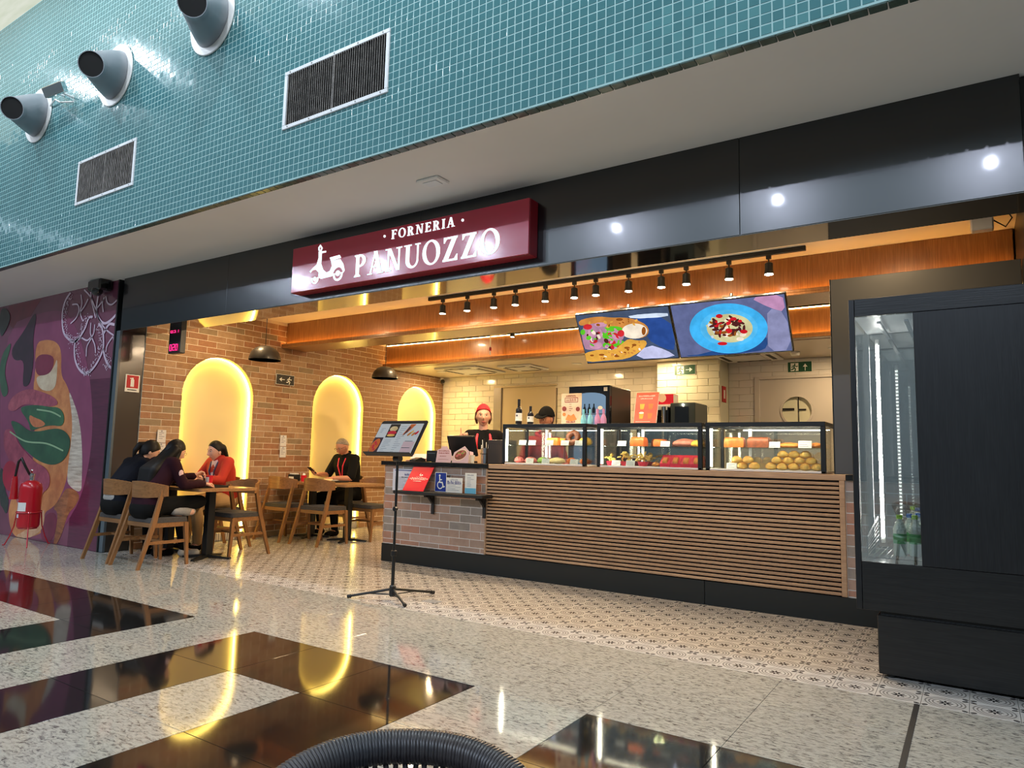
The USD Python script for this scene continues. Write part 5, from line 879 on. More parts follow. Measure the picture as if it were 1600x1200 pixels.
stand_card('tabletop_poster', 'orange poster with four drinks leaning on the middle case', 'poster', (-2.585, 5.93, 1.480), UX, (0.05, .13, .99), .225, .295, 'poster_pale', [(sbox(.005, .005, .220, .290), 'poster_orange'), (fake_word(.03, .19, .252, .014, 12, 31), 'poster_pale'), (fake_word(.05, .17, .228, .012, 9, 32), 'poster_pale')]+[(unary_union([P2([(x-.016, z), (x+.016, z), (x+.024, z+.05), (x-.024, z+.05)])]), c) for x, z, c in ((.072, .135, 'poster_yellow'), (.155, .135, 'poster_food'), (.072, .048, 'poster_yellow'), (.155, .048, 'poster_food'))]+[(ell(.072, .102, .024, .010), 'print_white'), (lines(.225, .295, 1, top=.07, bot=.07), 'poster_pale')])

# ---------------------------------------------------------------- by the till
rg = thing('cash_register', 'black touchscreen till seen from behind on the brick counter', 'cash register', (-4.72, 6.12, 1.081))
rm = frame((-.19, .09, .075), (1, 0, 0), (0, -.33, .944)); part('screen_back', xf(cbox((0, 0, -.03), (.38, .235, .012), .012), rm) if False else xf(cbox((0, 0, -.012), (.38, .235, .018), .008), rm), 'black_paint', rg); part('badge', xf(cbox((.12, .05, .018), (.24, .066, .019)), rm), 'jamb_grey', rg)
part('stand', hull([(sx*a, y, z) for sx in (-1, 1) for a, y, z in ((.08, -.02, .0), (.08, .16, 0), (.06, .03, .09), (.06, .10, .09))]), 'black_paint', rg); part('base', cbox((-.12, -.04, 0), (.12, .18, .02), .006), 'black_paint', rg)
bx = thing('receipt_printer', 'small black receipt printer left of the pink flyers', 'printer', (-4.93, 5.95, 1.081)); part('body', cbox((-.075, -.06, 0), (.075, .08, .125), .008), 'black_paint', bx); part('slot', cbox((-.05, -.062, .09), (.05, -.06, .098)), 'jamb_grey', bx)
plain('flyer_pink', lin((226, 190, 190)), .5); plain('flyer_rose', lin((206, 130, 130)), .5)
shp = P2([(0, 0), (.20, 0), (.215, .05), (.19, .13), (.15, .15), (.14, .17), (.07, .17), (.06, .15), (.01, .13), (.005, .06)])
f1 = thing('counter_flyer', 'pink die-cut flyer with text standing before the till', 'flyer', (-4.79, 5.80, 1.081)); m = frame((0, 0, 0), (1, 0, 0), (0, .1, .995)); part('card', plate(shp, .003, m), 'flyer_pink', f1); part('print', plate(unary_union([fake_word(.03, .175, .115, .014, 9, 41), fake_word(.03, .175, .092, .012, 10, 42), fake_word(.05, .14, .062, .008, 8, 43), sbox(.03, .03, .17, .033)]), .0005, m @ T((0, 0, .003))), 'poster_ink', f1); part('easel', cbox((.06, .004, 0), (.14, .05, .004)), 'flyer_pink', f1)
f2 = thing('counter_flyer', 'pink flyer with a sandwich picture standing before the till', 'flyer', (-4.57, 5.80, 1.081)); part('card', plate(unary_union([sbox(0, 0, .215, .07), P2([(0, .05), (.215, .05), (.215, .12), (.18, .15), (.15, .175), (.10, .15), (.02, .11)])]), .003, m), 'flyer_pink', f2); e = affinity.rotate(ell(.105, .083, .088, .055), 25); part('plate_print', plate(e, .0005, m @ T((0, 0, .003))), 'poster_pale', f2)
part('bread_print', plate(affinity.scale(e, .9, .8), .0005, m @ T((0, 0, .0034))), 'food_brown', f2); part('filling_print', plate(unary_union([affinity.rotate(ell(.06+.022*k, .07+.010*k+.008*(k % 2), .018, .009, 10), 30*k) for k in range(5)]), .0005, m @ T((0, 0, .0038))), 'food_pink', f2); part('leaf_print', plate(unary_union([ell(.085, .10, .016, .007), ell(.13, .10, .018, .008), ell(.15, .115, .012, .006)]), .0005, m @ T((0, 0, .0041))), 'food_green', f2); part('easel', cbox((.06, .004, 0), (.14, .05, .004)), 'flyer_pink', f2)
fs = thing('flyer_stack', 'loose stack of pink leaflets at the left of the counter top', 'leaflets', (-5.17, 5.93, 1.081)); 
for k in range(4): part('leaflet', xf(cbox((-.14, -.06, .004*k), (.14, .07, .004*k+.0035)), T((.01*k, .012*k, 0), .2*k-.3)), 'flyer_pink' if k % 2 else 'flyer_rose', fs)
part('raised_leaflet', xf(cbox((-.13, -.05, 0), (.13, .06, .002)), T((.03, .05, .055), .15, .5)), 'flyer_pink', fs); part('leaflet_rest', hull([(-.06, 0, .02), (.10, .0, .02), (-.06, .11, .02), (.10, .11, .02), (-.06, .1, .075), (.10, .1, .075)]), 'flyer_rose', fs)
pd = thing('card_reader', 'black card reader lying at the edge of the brick counter', 'card reader', (-5.05, 5.80, 1.081)); part('body', hull([(sx*.04, y, z) for sx in (-1, 1) for y, z in ((-.08, 0), (.09, 0), (.09, .03), (.02, .045), (-.08, .018))]), 'black_paint', pd); part('keypad', cbox((-.028, -.06, .022), (.028, .0, .028)), 'jamb_grey', pd)
cup = thing('cutlery_holder', 'metal cutlery and straw holder right of the till', 'holder', (-4.30, 6.02, 1.081)); part('canister', lathe([(.045, 0), (.045, .16), (.042, .16), (.042, .004)], 24), 'steel', cup, smooth=40)
for k in range(6): part('straw', tube([(.02*math.cos(k), .02*math.sin(k), .01), (.036*math.cos(k), .036*math.sin(k), .20+.012*k)], .004, 6), ['print_white', 'black_paint'][k % 2], cup)
part('wire_ring', tube([(.052*math.cos(t), .052*math.sin(t), .10) for t in np.linspace(0, 2*PI, 24, endpoint=False)], .004, 6, closed=True), 'black_paint', cup)
nb = thing('napkin_cup', 'white paper cup with napkins beside the cutlery holder', 'cup', (-4.43, 5.95, 1.081)); part('cup', lathe([(.030, 0), (.038, .085), (.036, .085), (.028, .003)], 20), 'print_white', nb, smooth=40); part('napkins', hull([(-.02, -.01, .05), (.02, -.01, .05), (.02, .015, .05), (-.02, .015, .05), (-.024, 0, .125), (.02, .004, .115)]), 'flyer_pink', nb)
bl_ = thing('dark_box', 'plain dark brown box between the straw holder and first case', 'box', (-4.06, 5.98, 1.081)); plain('box_brown', lin((52, 42, 34)), .4); part('body', cbox((-.125, -.08, 0), (.11, .12, .245), .005), 'box_brown', bl_); part('lid_line', cbox((-.126, -.081, .20), (.111, .121, .203)), 'black_paint', bl_)

# ---------------------------------------------------------------- machines behind the counter
wf_ = thing('drinks_fridge', 'tall black glass door drinks fridge behind the display cases', 'fridge', (-3.69, 7.2, 0))
emit('fridge_blue', (.36, .56, .80), .55)
part('cabinet', MB().box((-.262, .05, .03), (.262, .60, 1.995), .012).mesh(), 'box_brown', wf_); part('door_frame', plate(sbox(-.262, .03, .262, 1.995).difference(sbox(-.215, .15, .215, 1.87).union(ell(0, 1.86, .215, .06))), .05, frame((0, .05, 0), (1, 0, 0), (0, 0, 1))), 'black_gloss', wf_)
part('lit_back', cbox((-.22, .046, .15), (.22, .049, 1.93)), 'fridge_blue', wf_); part('door_glass', cbox((-.216, .012, .14), (.216, .016, 1.93)), 'glass', wf_); part('handle', cbox((.215, -.03, .9), (.235, 0, 1.3), .006), 'black_paint', wf_)
for k, x in enumerate((-.07, -.01, .05)): part('bottle_silhouette', xf(lathe([(.020, 0), (.020, .05), (.008, .08), (.008, .11)], 14), T((x, .030, 1.68))), 'wine_glass_dark', wf_)
part('shelf', cbox((-.2, .02, 1.665), (.2, .045, 1.675)), 'wire_grey', wf_); part('badge', plate(ell(.14, 1.74, .030, .022), .002, frame((0, .010, 0), (1, 0, 0), (0, 0, 1))), 'print_white', wf_); part('top_lamp', cbox((.19, -.004, 1.93), (.235, .0, 1.975)), 'print_white', wf_)
ov = thing('oven', 'dark grey countertop oven on its stand in front of the column', 'oven', (-2.95, 8.0, 0)); plain('oven_grey', lin((62, 72, 72)), .3); bs_ = thing('back_bench', 'black bench under the oven and coffee machine', 'bench', (-2.95, 8.0, 0)); part('cabinet', cbox((-.56, -.02, 0), (.27, .5, 1.14), .01), 'black_matte', bs_); part('worktop', cbox((-.57, -.03, 1.141), (.28, .5, 1.179), .004), 'black_stone', bs_); part('body', cbox((-.06, .0, 1.18), (.245, .46, 1.845), .01), 'oven_grey', ov); part('window', cbox((.0, -.006, 1.3), (.17, .0, 1.80), .002), 'black_gloss', ov); part('lamp', xf(trimesh.creation.icosphere(1, .012), T((.1, -.008, 1.82))), 'led_white', ov)
ov2 = thing('coffee_machine', 'black and chrome coffee machine left of the oven', 'coffee machine', (-3.25, 7.95, 1.181)); part('body', cbox((-.20, .06, 0), (.22, .46, .62), .012), 'black_gloss', ov2); part('chrome_column', xf(lathe([(.03, 0), (.03, .62)], 20), T((.16, .05, 0))), 'chrome', ov2); part('tray', cbox((-.16, .05, .58), (.2, .4, .635), .004), 'white_metal', ov2)
rb = thing('red_box', 'red and white carton with a round mark on the coffee machine', 'box', (-3.15, 8.15, 1.8155)); part('body', cbox((-.20, -.05, 0), (.14, .12, .145), .003), 'carton_red', rb); part('white_foot', cbox((-.201, -.051, 0), (.141, .121, .022)), 'paper', rb); part('round_mark', plate(ell(.0, .10, .052, .052), .0015, frame((0, -.0505, 0), (1, 0, 0), (0, 0, 1))), 'poster_pale', rb); part('side_print', cbox((.1405, -.04, .03), (.142, .1, .14)), 'paper', rb)

# ---------------------------------------------------------------- menu stand
ms = thing('menu_stand', 'black tripod music stand holding an open menu before the counter', 'menu stand', (-3.897, 4.235, 0))
part('pole', MB().add(tube([(0, 0, .10), (0, 0, .36)], .0135, 14)).add(tube([(0, 0, .36), (0, 0, 1.14)], .0105, 14)).mesh(), 'black_paint', ms, smooth=40); part('collar', lathe([(.02, .345), (.024, .35), (.024, .385), (.018, .39)], 16), 'black_paint', ms); part('hub', lathe([(.02, .03), (.026, .04), (.026, .11), (.018, .12)], 16), 'black_paint', ms); part('clamp_knob', xf(lathe([(.014, 0), (.018, .01), (.018, .03)], 12), T((.03, -.02, .72), 0, 1.57)), 'black_paint', ms); part('tilt_joint', xf(lathe([(.028, -.03), (.028, .03)], 16), T((0, 0, 1.12), 0, 0, 1.57)), 'black_paint', ms)
for (x, y) in ((-.318, -.165), (.252, -.13), (.09, .40)):
    l = part('leg', tube([(x*.06, y*.06, .085), (x*.5, y*.5, .052), (x, y, .017)], .010, 10), 'black_paint', ms); part('rubber_foot', xf(tube([(x*.94, y*.94, .020), (x*1.02, y*1.02, .0145)], .0145, 10), T()), 'black_matte', l); part('brace', tube([(x*.05, y*.05, .045), (x*.5, y*.5, .046)], .005, 6), 'black_paint', l)
bo = np.array([-.235, -.125, 1.145]); bu = np.array([1, 0, 0.0]); bvv = np.array([0, .18, .285]); bh = float(np.linalg.norm(bvv)); bvv = bvv/bh; BMX = frame(bo, bu, bvv)
rr = sbox(.02, .02, .48, bh-.02).buffer(.02); part('desk', plate(rr, .006, BMX @ T((0, 0, -.008))), 'black_matte', ms); part('lip', xf(cbox((0, -.004, -.008), (.50, .004, .045), .002), BMX), 'black_matte', ms)
part('back_bracket', hull([tuple((BMX @ np.array([x, y, z, 1]))[:3]) for x in (.22, .26) for y, z in ((.05, -.01), (.20, -.01), (.10, -.04))]), 'black_paint', ms)
mn = thing('open_menu', 'open printed menu with food photos lying on the black stand', 'menu', (-3.897, 4.235, 0)); 
def page(x0, x1, lift0, lift1): return hull([tuple((BMX @ np.array([x, y, z, 1]))[:3]) for x, l in ((x0, lift0), (x1, lift1)) for y in (.012, bh-.035) for z in (l, l+.004)])
part('left_page', page(.012, .235, .002, .002), 'paper', mn); part('right_page', page(.235, .475, .002, .002), 'paper', mn)
def mp(shape, matn, k=0): part('print', plate(shape, .0005, BMX @ T((0, 0, .0062+.0004*k))), matn, mn)
ph_ = bh-.035
mp(sbox(.014, .014, .11, ph_*.55), 'print_pepper'); mp(affinity.rotate(ell(.055, .085, .042, .070), -12), 'food_orange', 1); mp(unary_union([ell(.05+.012*math.cos(k*2), .05+.017*k, .012, .010) for k in range(5)]), 'carton_red', 2)
mp(sbox(.125, ph_*.55, .232, ph_-.004), 'box_brown'); mp(ell(.178, ph_*.83, .042, .026), 'food_cream', 1); mp(ell(.178, ph_*.70, .048, .020), 'carton_red', 2); mp(ell(.178, ph_*.62, .044, .012), 'food_bun', 3)
mp(lines(.10, .13, 7, top=.9, bot=.1, t=.03, seed=50).buffer(0), 'ink_light') if False else mp(affinity.translate(lines(.10, .14, 8, top=.92, bot=.1, t=.022, seed=50), .125, .014), 'ink_light'); mp(affinity.translate(lines(.09, .10, 4, top=.7, bot=.3, t=.03, seed=51, x0=.25), .018, ph_*.62), 'ink_light'); mp(affinity.translate(lines(.09, ph_, 14, top=.9, bot=.1, t=.010, seed=52), .245, 0), 'ink_light')
mp(P2([(.30, ph_*.62), (.345, ph_-.006), (.40, ph_-.006), (.345, ph_*.72)]), 'food_orange', 1); mp(P2([(.31, ph_*.6), (.34, ph_*.72), (.36, ph_*.9), (.34, ph_*.9)]), 'print_pepper', 2); mp(sbox(.35, .02, .465, ph_*.42), 'flyer_pink'); mp(unary_union([sbox(.36, ph_*.43, .44, ph_*.445), sbox(.355, ph_*.22, .44, ph_*.235)]), 'ink', 1)
for k, (x, z, c) in enumerate([(.39, ph_*.72, 'food_bun'), (.415, ph_*.66, 'food_gold'), (.445, ph_*.70, 'carton_red'), (.37, ph_*.66, 'food_gold')]): mp(affinity.rotate(ell(x, z, .022, .010), 50), c, 2)

# ---------------------------------------------------------------- dark cabinet fridge at the right and the panel behind it
kp = thing('tall_panel', 'tall dark grey panel standing on the counter behind the cabinet fridge', 'panel'); part('board', cbox((-.872, 5.75, 1.081), (.325, 5.79, 2.575), .003), 'panel_grey', kp); part('edge_strip', cbox((-.876, 5.748, 1.081), (-.868, 5.792, 2.577), .001), 'black_paint', kp)
kf = thing('display_fridge', 'tall black wood grain display fridge with a lit glass strip, right edge', 'fridge')
KX0, KX1, KY0, KY1 = -.577, .95, 4.43, 5.15
part('base', cbox((-.476, KY0+.006, .018), (KX1, KY1-.02, .330), .004), 'kiosk_wood_h', kf); part('shadow_gap', cbox((-.46, KY0+.03, .330), (KX1, KY1-.02, .352)), 'black_matte', kf)
for x, y in ((-.42, KY0+.05), (-.42, KY1-.06), (KX1-.06, KY0+.05), (KX1-.06, KY1-.06)): part('foot', xf(lathe([(.022, 0), (.022, .019)], 14), T((x, y, 0))), 'black_matte', kf)
part('left_stile', cbox((KX0, KY0, .352), (-.546, KY0+.04, 2.115), .002), 'kiosk_wood_v', kf); part('bottom_board', cbox((-.545, KY0, .352), (KX1, KY0+.04, .616), .002), 'kiosk_wood_h', kf); part('top_rail', cbox((-.545, KY0, 2.012), (KX1, KY0+.04, 2.115), .002), 'kiosk_wood_h', kf)
part('door_board', cbox((-.250, KY0-.004, .6175), (KX1, KY0+.04, 2.0105), .002), 'kiosk_wood_v', kf); part('front_glass', cbox((-.545, KY0+.012, .617), (-.251, KY0+.018, 2.011)), 'fridge_glass', kf)
part('roof', cbox((KX0, KY0+.041, 2.06), (KX1, KY1, 2.115), .002), 'black_paint', kf); part('floor_plate', cbox((KX0, KY0+.041, .352), (KX1, KY1, .585), .002), 'black_paint', kf); part('right_body', cbox((.0, KY0+.041, .586), (KX1, KY1, 2.059)), 'black_paint', kf)
part('back_glass', cbox((KX0+.03, KY1-.012, .586), (-.001, KY1-.006, 2.059)), 'fridge_glass', kf); part('side_glass', cbox((KX0+.004, KY0+.041, .586), (KX0+.010, KY1-.03, 2.059)), 'case_glass', kf); part('corner_post', cbox((KX0, KY1-.03, .586), (KX0+.03, KY1, 2.059), .002), 'steel', kf)
dots = MB()
for k in range(44): dots.box((-.508, KY1-.040, .70+k*.0285), (-.492, KY1-.034, .712+k*.0285))
part('led_profile', cbox((-.512, KY1-.034, .66), (-.488, KY1-.026, 1.98)), 'white_plastic', kf); part('led_strip', dots.mesh(), 'led_dot', kf, kind='stuff')
for x in (-.44, -.30, -.14): part('shelf_rail', cbox((x, KY0+.08, 1.975), (x+.022, KY1-.06, 1.99), .002), 'steel', kf)
part('ceiling_liner', cbox((KX0+.02, KY0+.05, 2.02), (-.01, KY1-.03, 2.055)), 'white_metal', kf)
sl = MB()
for k in range(16): sl.add(tube([(-.50+k*.032, KY0+.06, .640), (-.50+k*.032, KY1-.06, .640)], .003, 5))
for y in (KY0+.07, KY1-.07): sl.add(tube([(-.52, y, .635), (-.02, y, .635)], .004, 5))
part('wire_shelf', sl.mesh(), 'steel', kf, kind='stuff')
bk = MB()
for k in range(7): z = .66+k*.020; bk.add(tube([(-.52, KY0+.07, .645+k*.014), (-.52, KY1-.10, .66+k*.026)], .0022, 5))
bk.add(tube([(-.52, KY0+.07, .64), (-.52, KY0+.07, .745), (-.52, KY1-.10, .83), (-.52, KY1-.10, .64)], .0035, 6)); part('wire_guard', bk.mesh(), 'steel', kf, kind='stuff')
g_ = Graph(); g_.make('water_clear', g_.add('mix_closure', 'closure', fac=.85, closure1=g_.add('transparent_bsdf', 'BSDF', color=(.93, .98, .96)), closure2=g_.add('principled_bsdf', 'BSDF', base_color=(.72, .85, .80), roughness=.12, coat_weight=.5))); plain('cap_green', lin((150, 210, 50)), .35); plain('cap_blue', lin((30, 110, 210)), .35); plain('label_green', lin((40, 165, 90)), .4, col2=lin((120, 205, 140)), scale=25)
for k, (x, y, c, lab) in enumerate([(-.365, 4.60, 'green', 'water bottle with green cap, front left in the display fridge'), (-.290, 4.64, 'green', 'water bottle with green cap, front right in the display fridge'), (-.325, 4.76, 'blue', 'water bottle with blue cap behind the left green one'), (-.25, 4.74, 'blue', 'water bottle with blue cap partly hidden by the fridge door'), (-.285, 4.88, 'blue', 'water bottle with blue cap farthest back in the fridge')]):
    t = thing('water_bottle', lab, 'bottle', (x, y, .6435), 0, 'water bottles in the display fridge'); part('body', lathe([(.030, 0), (.034, .006), (.034, .13), (.033, .155), (.022, .185), (.014, .20), (.014, .212)], 24), 'water_clear', t, smooth=40); part('label', lathe([(.0346, .07), (.0346, .125)], 24), 'label_green', t); part('cap', lathe([(.0165, .208), (.0165, .228), (.014, .231)], 18), 'cap_'+c, t)

# ---------------------------------------------------------------- fire extinguisher
fx_ = thing('fire_extinguisher', 'red fire extinguisher on a three legged stand before the mural', 'fire extinguisher', (-9.25, 3.80, 0)); plain('ext_red', lin((188, 16, 34)), .25, coat=.7)
part('cylinder', lathe([(.04, .205), (.105, .21), (.115, .235), (.115, .66), (.10, .715), (.06, .745), (.03, .755)], 32), 'ext_red', fx_, smooth=40)
part('valve', MB().add(lathe([(.025, .75), (.025, .80), (.03, .805), (.03, .83)], 16)).mesh(), 'chrome', fx_, smooth=40); part('grip', tube([(0, 0, .83), (.05, -.03, .845), (.10, -.05, .875)], .010, 8), 'chrome', fx_); part('lower_grip', tube([(0, 0, .81), (.06, -.03, .80), (.09, -.05, .795)], .008, 8), 'steel', fx_)
part('hose', tube([(-.02, -.02, .82), (.04, -.10, .92), (.03, -.14, 1.01), (-.04, -.14, .97), (-.10, -.13, .86), (-.12, -.13, .78)], .014, 10), 'black_paint', fx_, smooth=True); part('horn', xf(lathe([(.022, .0), (.03, .05), (.045, .26), (.05, .27), (.046, .27)], 20), T((-.12, -.13, .80), 0, PI+.12, .25)), 'ext_red', fx_, smooth=40)
an_ = lambda a, r, z: (r*math.cos(a), r*math.sin(a), z)
def wrap(z0, z1, a0, a1, r=.1158, n=10): 
    A = np.linspace(a0, a1, n); v = np.array([an_(a, r, z) for z in (z0, z1) for a in A]); return (v, np.array([[i, i+1, n+i+1] for i in range(n-1)]+[[i, n+i+1, n+i] for i in range(n-1)]))
part('label', wrap(.40, .50, -2.5, -.7), 'paper', fx_); part('label_print', wrap(.41, .49, -2.4, -1.7, .1162), 'flyer_rose', fx_); part('label', wrap(.325, .365, -2.4, -1.4), 'acrylic_paper', fx_); part('yellow_tag', wrap(.60, .645, -2.3, -1.9), 'poster_yellow', fx_)
part('ring', tube([(.125*math.cos(t), .125*math.sin(t), .385) for t in np.linspace(0, 2*PI, 28, endpoint=False)], .007, 8, closed=True), 'ext_red', fx_); part('support_ring', tube([(.09*math.cos(t), .09*math.sin(t), .2) for t in np.linspace(0, 2*PI, 28, endpoint=False)], .007, 8, closed=True), 'ext_red', fx_)
for a in (-2.45, -.35, 1.57): part('stand_leg', tube([an_(a, .13, .40), an_(a, .15, .22), an_(a, .19, .10), an_(a, .235, .007), an_(a, .255, .007)], .0068, 8), 'ext_red', fx_)

# ---------------------------------------------------------------- dining chairs and tables
def rsec(path, w, t, up=(0, 0, 1)):
    """A rectangular bar w wide, t thick along a path (hulls of its stations)."""
    mb = MB(); st = []
    for k, (p, sc) in enumerate(path): st.append((np.array(p, float), sc))
    return st
ch0 = None
def chair(x, y, rz, label):
    global ch0
    if ch0 is not None: return dup(ch0, (x, y, 0), rz, label, 'wooden dining chairs', 'dining_chair')
    c = ch0 = thing('dining_chair', label, 'chair', (x, y, 0), rz, 'wooden dining chairs')
    sq = lambda p, a, b: [(p[0]+sx*a, p[1]+sy*b, p[2]) for sx in (-1, 1) for sy in (-1, 1)]
    for s in (-1, 1):
        part('rear_leg', MB().add(hull(sq((s*.252, -.255, 0), .013, .015)+sq((s*.240, -.125, .42), .017, .024))).add(hull(sq((s*.240, -.125, .42), .017, .024)+sq((s*.232, -.045, .765), .013, .017))).mesh(), 'oak_z', c)
        part('front_leg', hull(sq((s*.240, .250, 0), .012, .013)+sq((s*.232, .215, .425), .019, .022)), 'oak_z', c)
        part('side_rail', hull(sq((s*.232, -.13, .385), .011, .012)+sq((s*.232, -.13, .43), .011, .012)+sq((s*.230, .21, .385), .011, .012)+sq((s*.230, .21, .43), .011, .012)), 'oak', c)
        part('stretcher', hull(sq((s*.243, -.175, .225), .008, .012)+sq((s*.243, -.175, .255), .008, .012)+sq((s*.236, .228, .225), .008, .012)+sq((s*.236, .228, .255), .008, .012)), 'oak', c)
    part('front_rail', cbox((-.215, .205, .385), (.215, .228, .43), .004), 'oak', c); part('rear_rail', cbox((-.22, -.135, .385), (.22, -.112, .43), .004), 'oak', c); part('cross_bar', cbox((-.235, .01, .228), (.235, .032, .25), .003), 'oak', c)
    V = []; xs = np.linspace(-1, 1, 17)                             # curved back rest: bulges to the rear, ends wrap forward
    for q in xs:
        yb = -.175+.155*abs(q)**2.6; hh = .082-.030*abs(q)**3; zc = .752-.012*q*q; lean = .10
        for dy, dz in ((-.011, -1), (-.011, 1), (.011, 1), (.011, -1)): V.append((q*.268, yb+dy-lean*dz*hh*.6, zc+dz*hh))
    F = []
    for i in range(16):
        for j in range(4): a, b, d, e = i*4+j, i*4+(j+1) % 4, (i+1)*4+(j+1) % 4, (i+1)*4+j; F += [[a, b, d], [a, d, e]]
    F += [[0, 3, 2], [0, 2, 1], [64, 65, 66], [64, 66, 67]]
    part('backrest', (np.array(V), np.array(F)), 'oak', c, smooth=45)
    rr = sbox(-.20, -.10, .20, .19).buffer(.045); s_ = trimesh.creation.extrude_polygon(rr, .045); v = np.array(s_.vertices); st_ = np.where(v[:, 2] > .02)[0]; v[st_, 0] *= .97; v[st_, 1] *= .97
    part('seat', xf((v, s_.faces), T((0, .01, .43))), 'seat_fabric', c, smooth=30)
    return c
for a in [(-7.52, 3.98, .0, 'dining chair under the woman in dark blue, beside the mural'), (-6.93, 3.965, .0, 'dining chair nearest the viewer, under the long haired woman'), (-6.96, 4.965, PI, 'empty dining chair at the free end of the women\'s table'), (-7.62, 5.20, PI, 'dining chair under the woman in the red jacket'), (-7.70, 6.19, 0, 'empty dining chair left of the middle one, its back to the viewer'), (-7.0, 6.20, 0, 'empty dining chair with its back to the viewer before the man\'s table'), (-6.90, 7.02, PI, 'empty dining chair on the far side of the man\'s table, by the counter'), (-7.66, 7.28, PI, 'dining chair under the man with the phone')]: chair(*a)
def table(label, x0, x1, y0, y1):
    t = thing('dining_table', label, 'table', ((x0+x1)/2, (y0+y1)/2, 0), 0, 'oak dining tables'); w, d = (x1-x0)/2, (y1-y0)/2
    tp = trimesh.creation.extrude_polygon(sbox(-w+.03, -d+.03, w-.03, d-.03).buffer(.03), .03); part('tabletop', xf(tp, T((0, 0, .725))), 'oak_top', t)
    for s in (-1, 1):
        x = s*w*.52; b = part('pedestal', cbox((x-.04, -.04, .03), (x+.04, .04, .725), .004), 'black_paint', t); part('top_plate', cbox((x-.16, -.22, .715), (x+.16, .22, .7245)), 'black_paint', b)
        for a in (.45, .45+PI/2, .45+PI, .45+3*PI/2): 
            part('base_foot', xf(hull([(.02, sy*.03, z) for sy in (-1, 1) for z in (.012, .045)]+[(.27, sy*.018, z) for sy in (-1, 1) for z in (0, .016)]+[(.25, sy*.02, .0) for sy in (-1, 1)]), T((x, 0, 0), a)), 'black_paint', b)
table('oak dining table where the three women sit', -8.0, -6.58, 4.24, 4.94); table('oak dining table where the man sits with his phone', -8.0, -6.64, 6.28, 7.02)
# on the tables
plain('tray_black', (.015, .014, .014), .4); plain('can_red', lin((206, 20, 40)), .3, coat=.4); plain('crockery', (.72, .68, .64), .25)
def tray(label, x, y, w, d, rz=0):
    t = thing('serving_tray', label, 'tray', (x, y, .7555), rz, 'black trays on the tables'); part('bottom', cbox((-w/2, -d/2, 0), (w/2, d/2, .006), .002), 'tray_black', t)
    for lo, hi in (((-w/2, -d/2, .0061), (w/2, -d/2+.01, .022)), ((-w/2, d/2-.01, .0061), (w/2, d/2, .022)), ((-w/2, -d/2+.0105, .0061), (-w/2+.01, d/2-.0105, .022)), ((w/2-.01, -d/2+.0105, .0061), (w/2, d/2-.0105, .022))): part('rim', cbox(lo, hi, .002), 'tray_black', t)
tray('black tray before the long haired woman with the red cup', -6.98, 4.52, .44, .34); tray('black tray with plates in the middle of the women\'s table', -7.50, 4.60, .46, .34); tray('black tray in front of the man with the phone', -7.46, 6.70, .48, .36)
def dish(label, x, y, r=.11, f='food_gold', z=.7625):
    t = thing('plate', label, 'plate', (x, y, z), 0, 'plates with food on the tables'); part('dish', lathe([(r*.6, 0), (r*.65, .004), (r, .018), (r*.98, .021), (r*.6, .008), (0.001, .008)], 28), 'crockery', t, smooth=40); part('food', xf(bun_mesh(r*1.1, r*.8, .03, 2), T((0, 0, .009))), f, t, smooth=True)
dish('white plate with food between the two dark haired women', -7.04, 4.54, .12, 'food_pink'); dish('white plate before the woman in red', -7.46, 4.62, .13, 'food_gold'); dish('white plate on the man\'s tray', -7.44, 6.70, .15, 'food_cream')
cu = thing('drink_cup', 'red cup with a white label on the women\'s table', 'cup', (-6.83, 4.50, .7625)); part('cup', lathe([(.030, 0), (.038, .12), (.036, .12), (.028, .004)], 24), 'can_red', cu, smooth=40)
wl_ = np.linspace(-2.3, -.7, 8); part('label', (np.array([(r*math.cos(a), r*math.sin(a), z) for z, r in ((.05, .0345), (.105, .0373)) for a in wl_]), np.array([[i, i+1, 9+i] for i in range(7)]+[[i, 9+i, 8+i] for i in range(7)])), 'paper', cu)
bw = thing('snack_box', 'pale green open box held out over the table', 'food box', (-7.52, 4.50, .80)); plain('mint', lin((170, 206, 180)), .5); part('box', hull([(sx*a, sy*b, z) for sx in (-1, 1) for sy in (-1, 1) for a, b, z in ((.05, .035, 0), (.065, .048, .045))]), 'mint', bw)
ndp = thing('napkin_holder', 'black and white napkin holder on the far end of the man\'s table', 'napkin holder', (-7.90, 6.50, .7565)); part('body', MB().box((-.07, -.05, 0), (.07, .05, .09), .006).mesh(), 'black_paint', ndp); part('napkins', cbox((-.055, -.035, .06), (.055, .035, .105), .003), 'paper', ndp); part('sticker', cbox((-.05, -.0515, .03), (.05, -.050, .06)), 'print_white', ndp)
sc_ = thing('sauce_holder', 'small red condiment holder beside the napkin holder', 'condiment holder', (-7.70, 6.50, .7565)); part('cup', lathe([(.035, 0), (.04, .085), (.037, .085), (.033, .005)], 20), 'can_red', sc_, smooth=40); part('sachets', hull([(-.02, -.02, .05), (.025, -.01, .05), (0, .025, .05), (-.015, 0, .115), (.02, .01, .105)]), 'print_white', sc_)
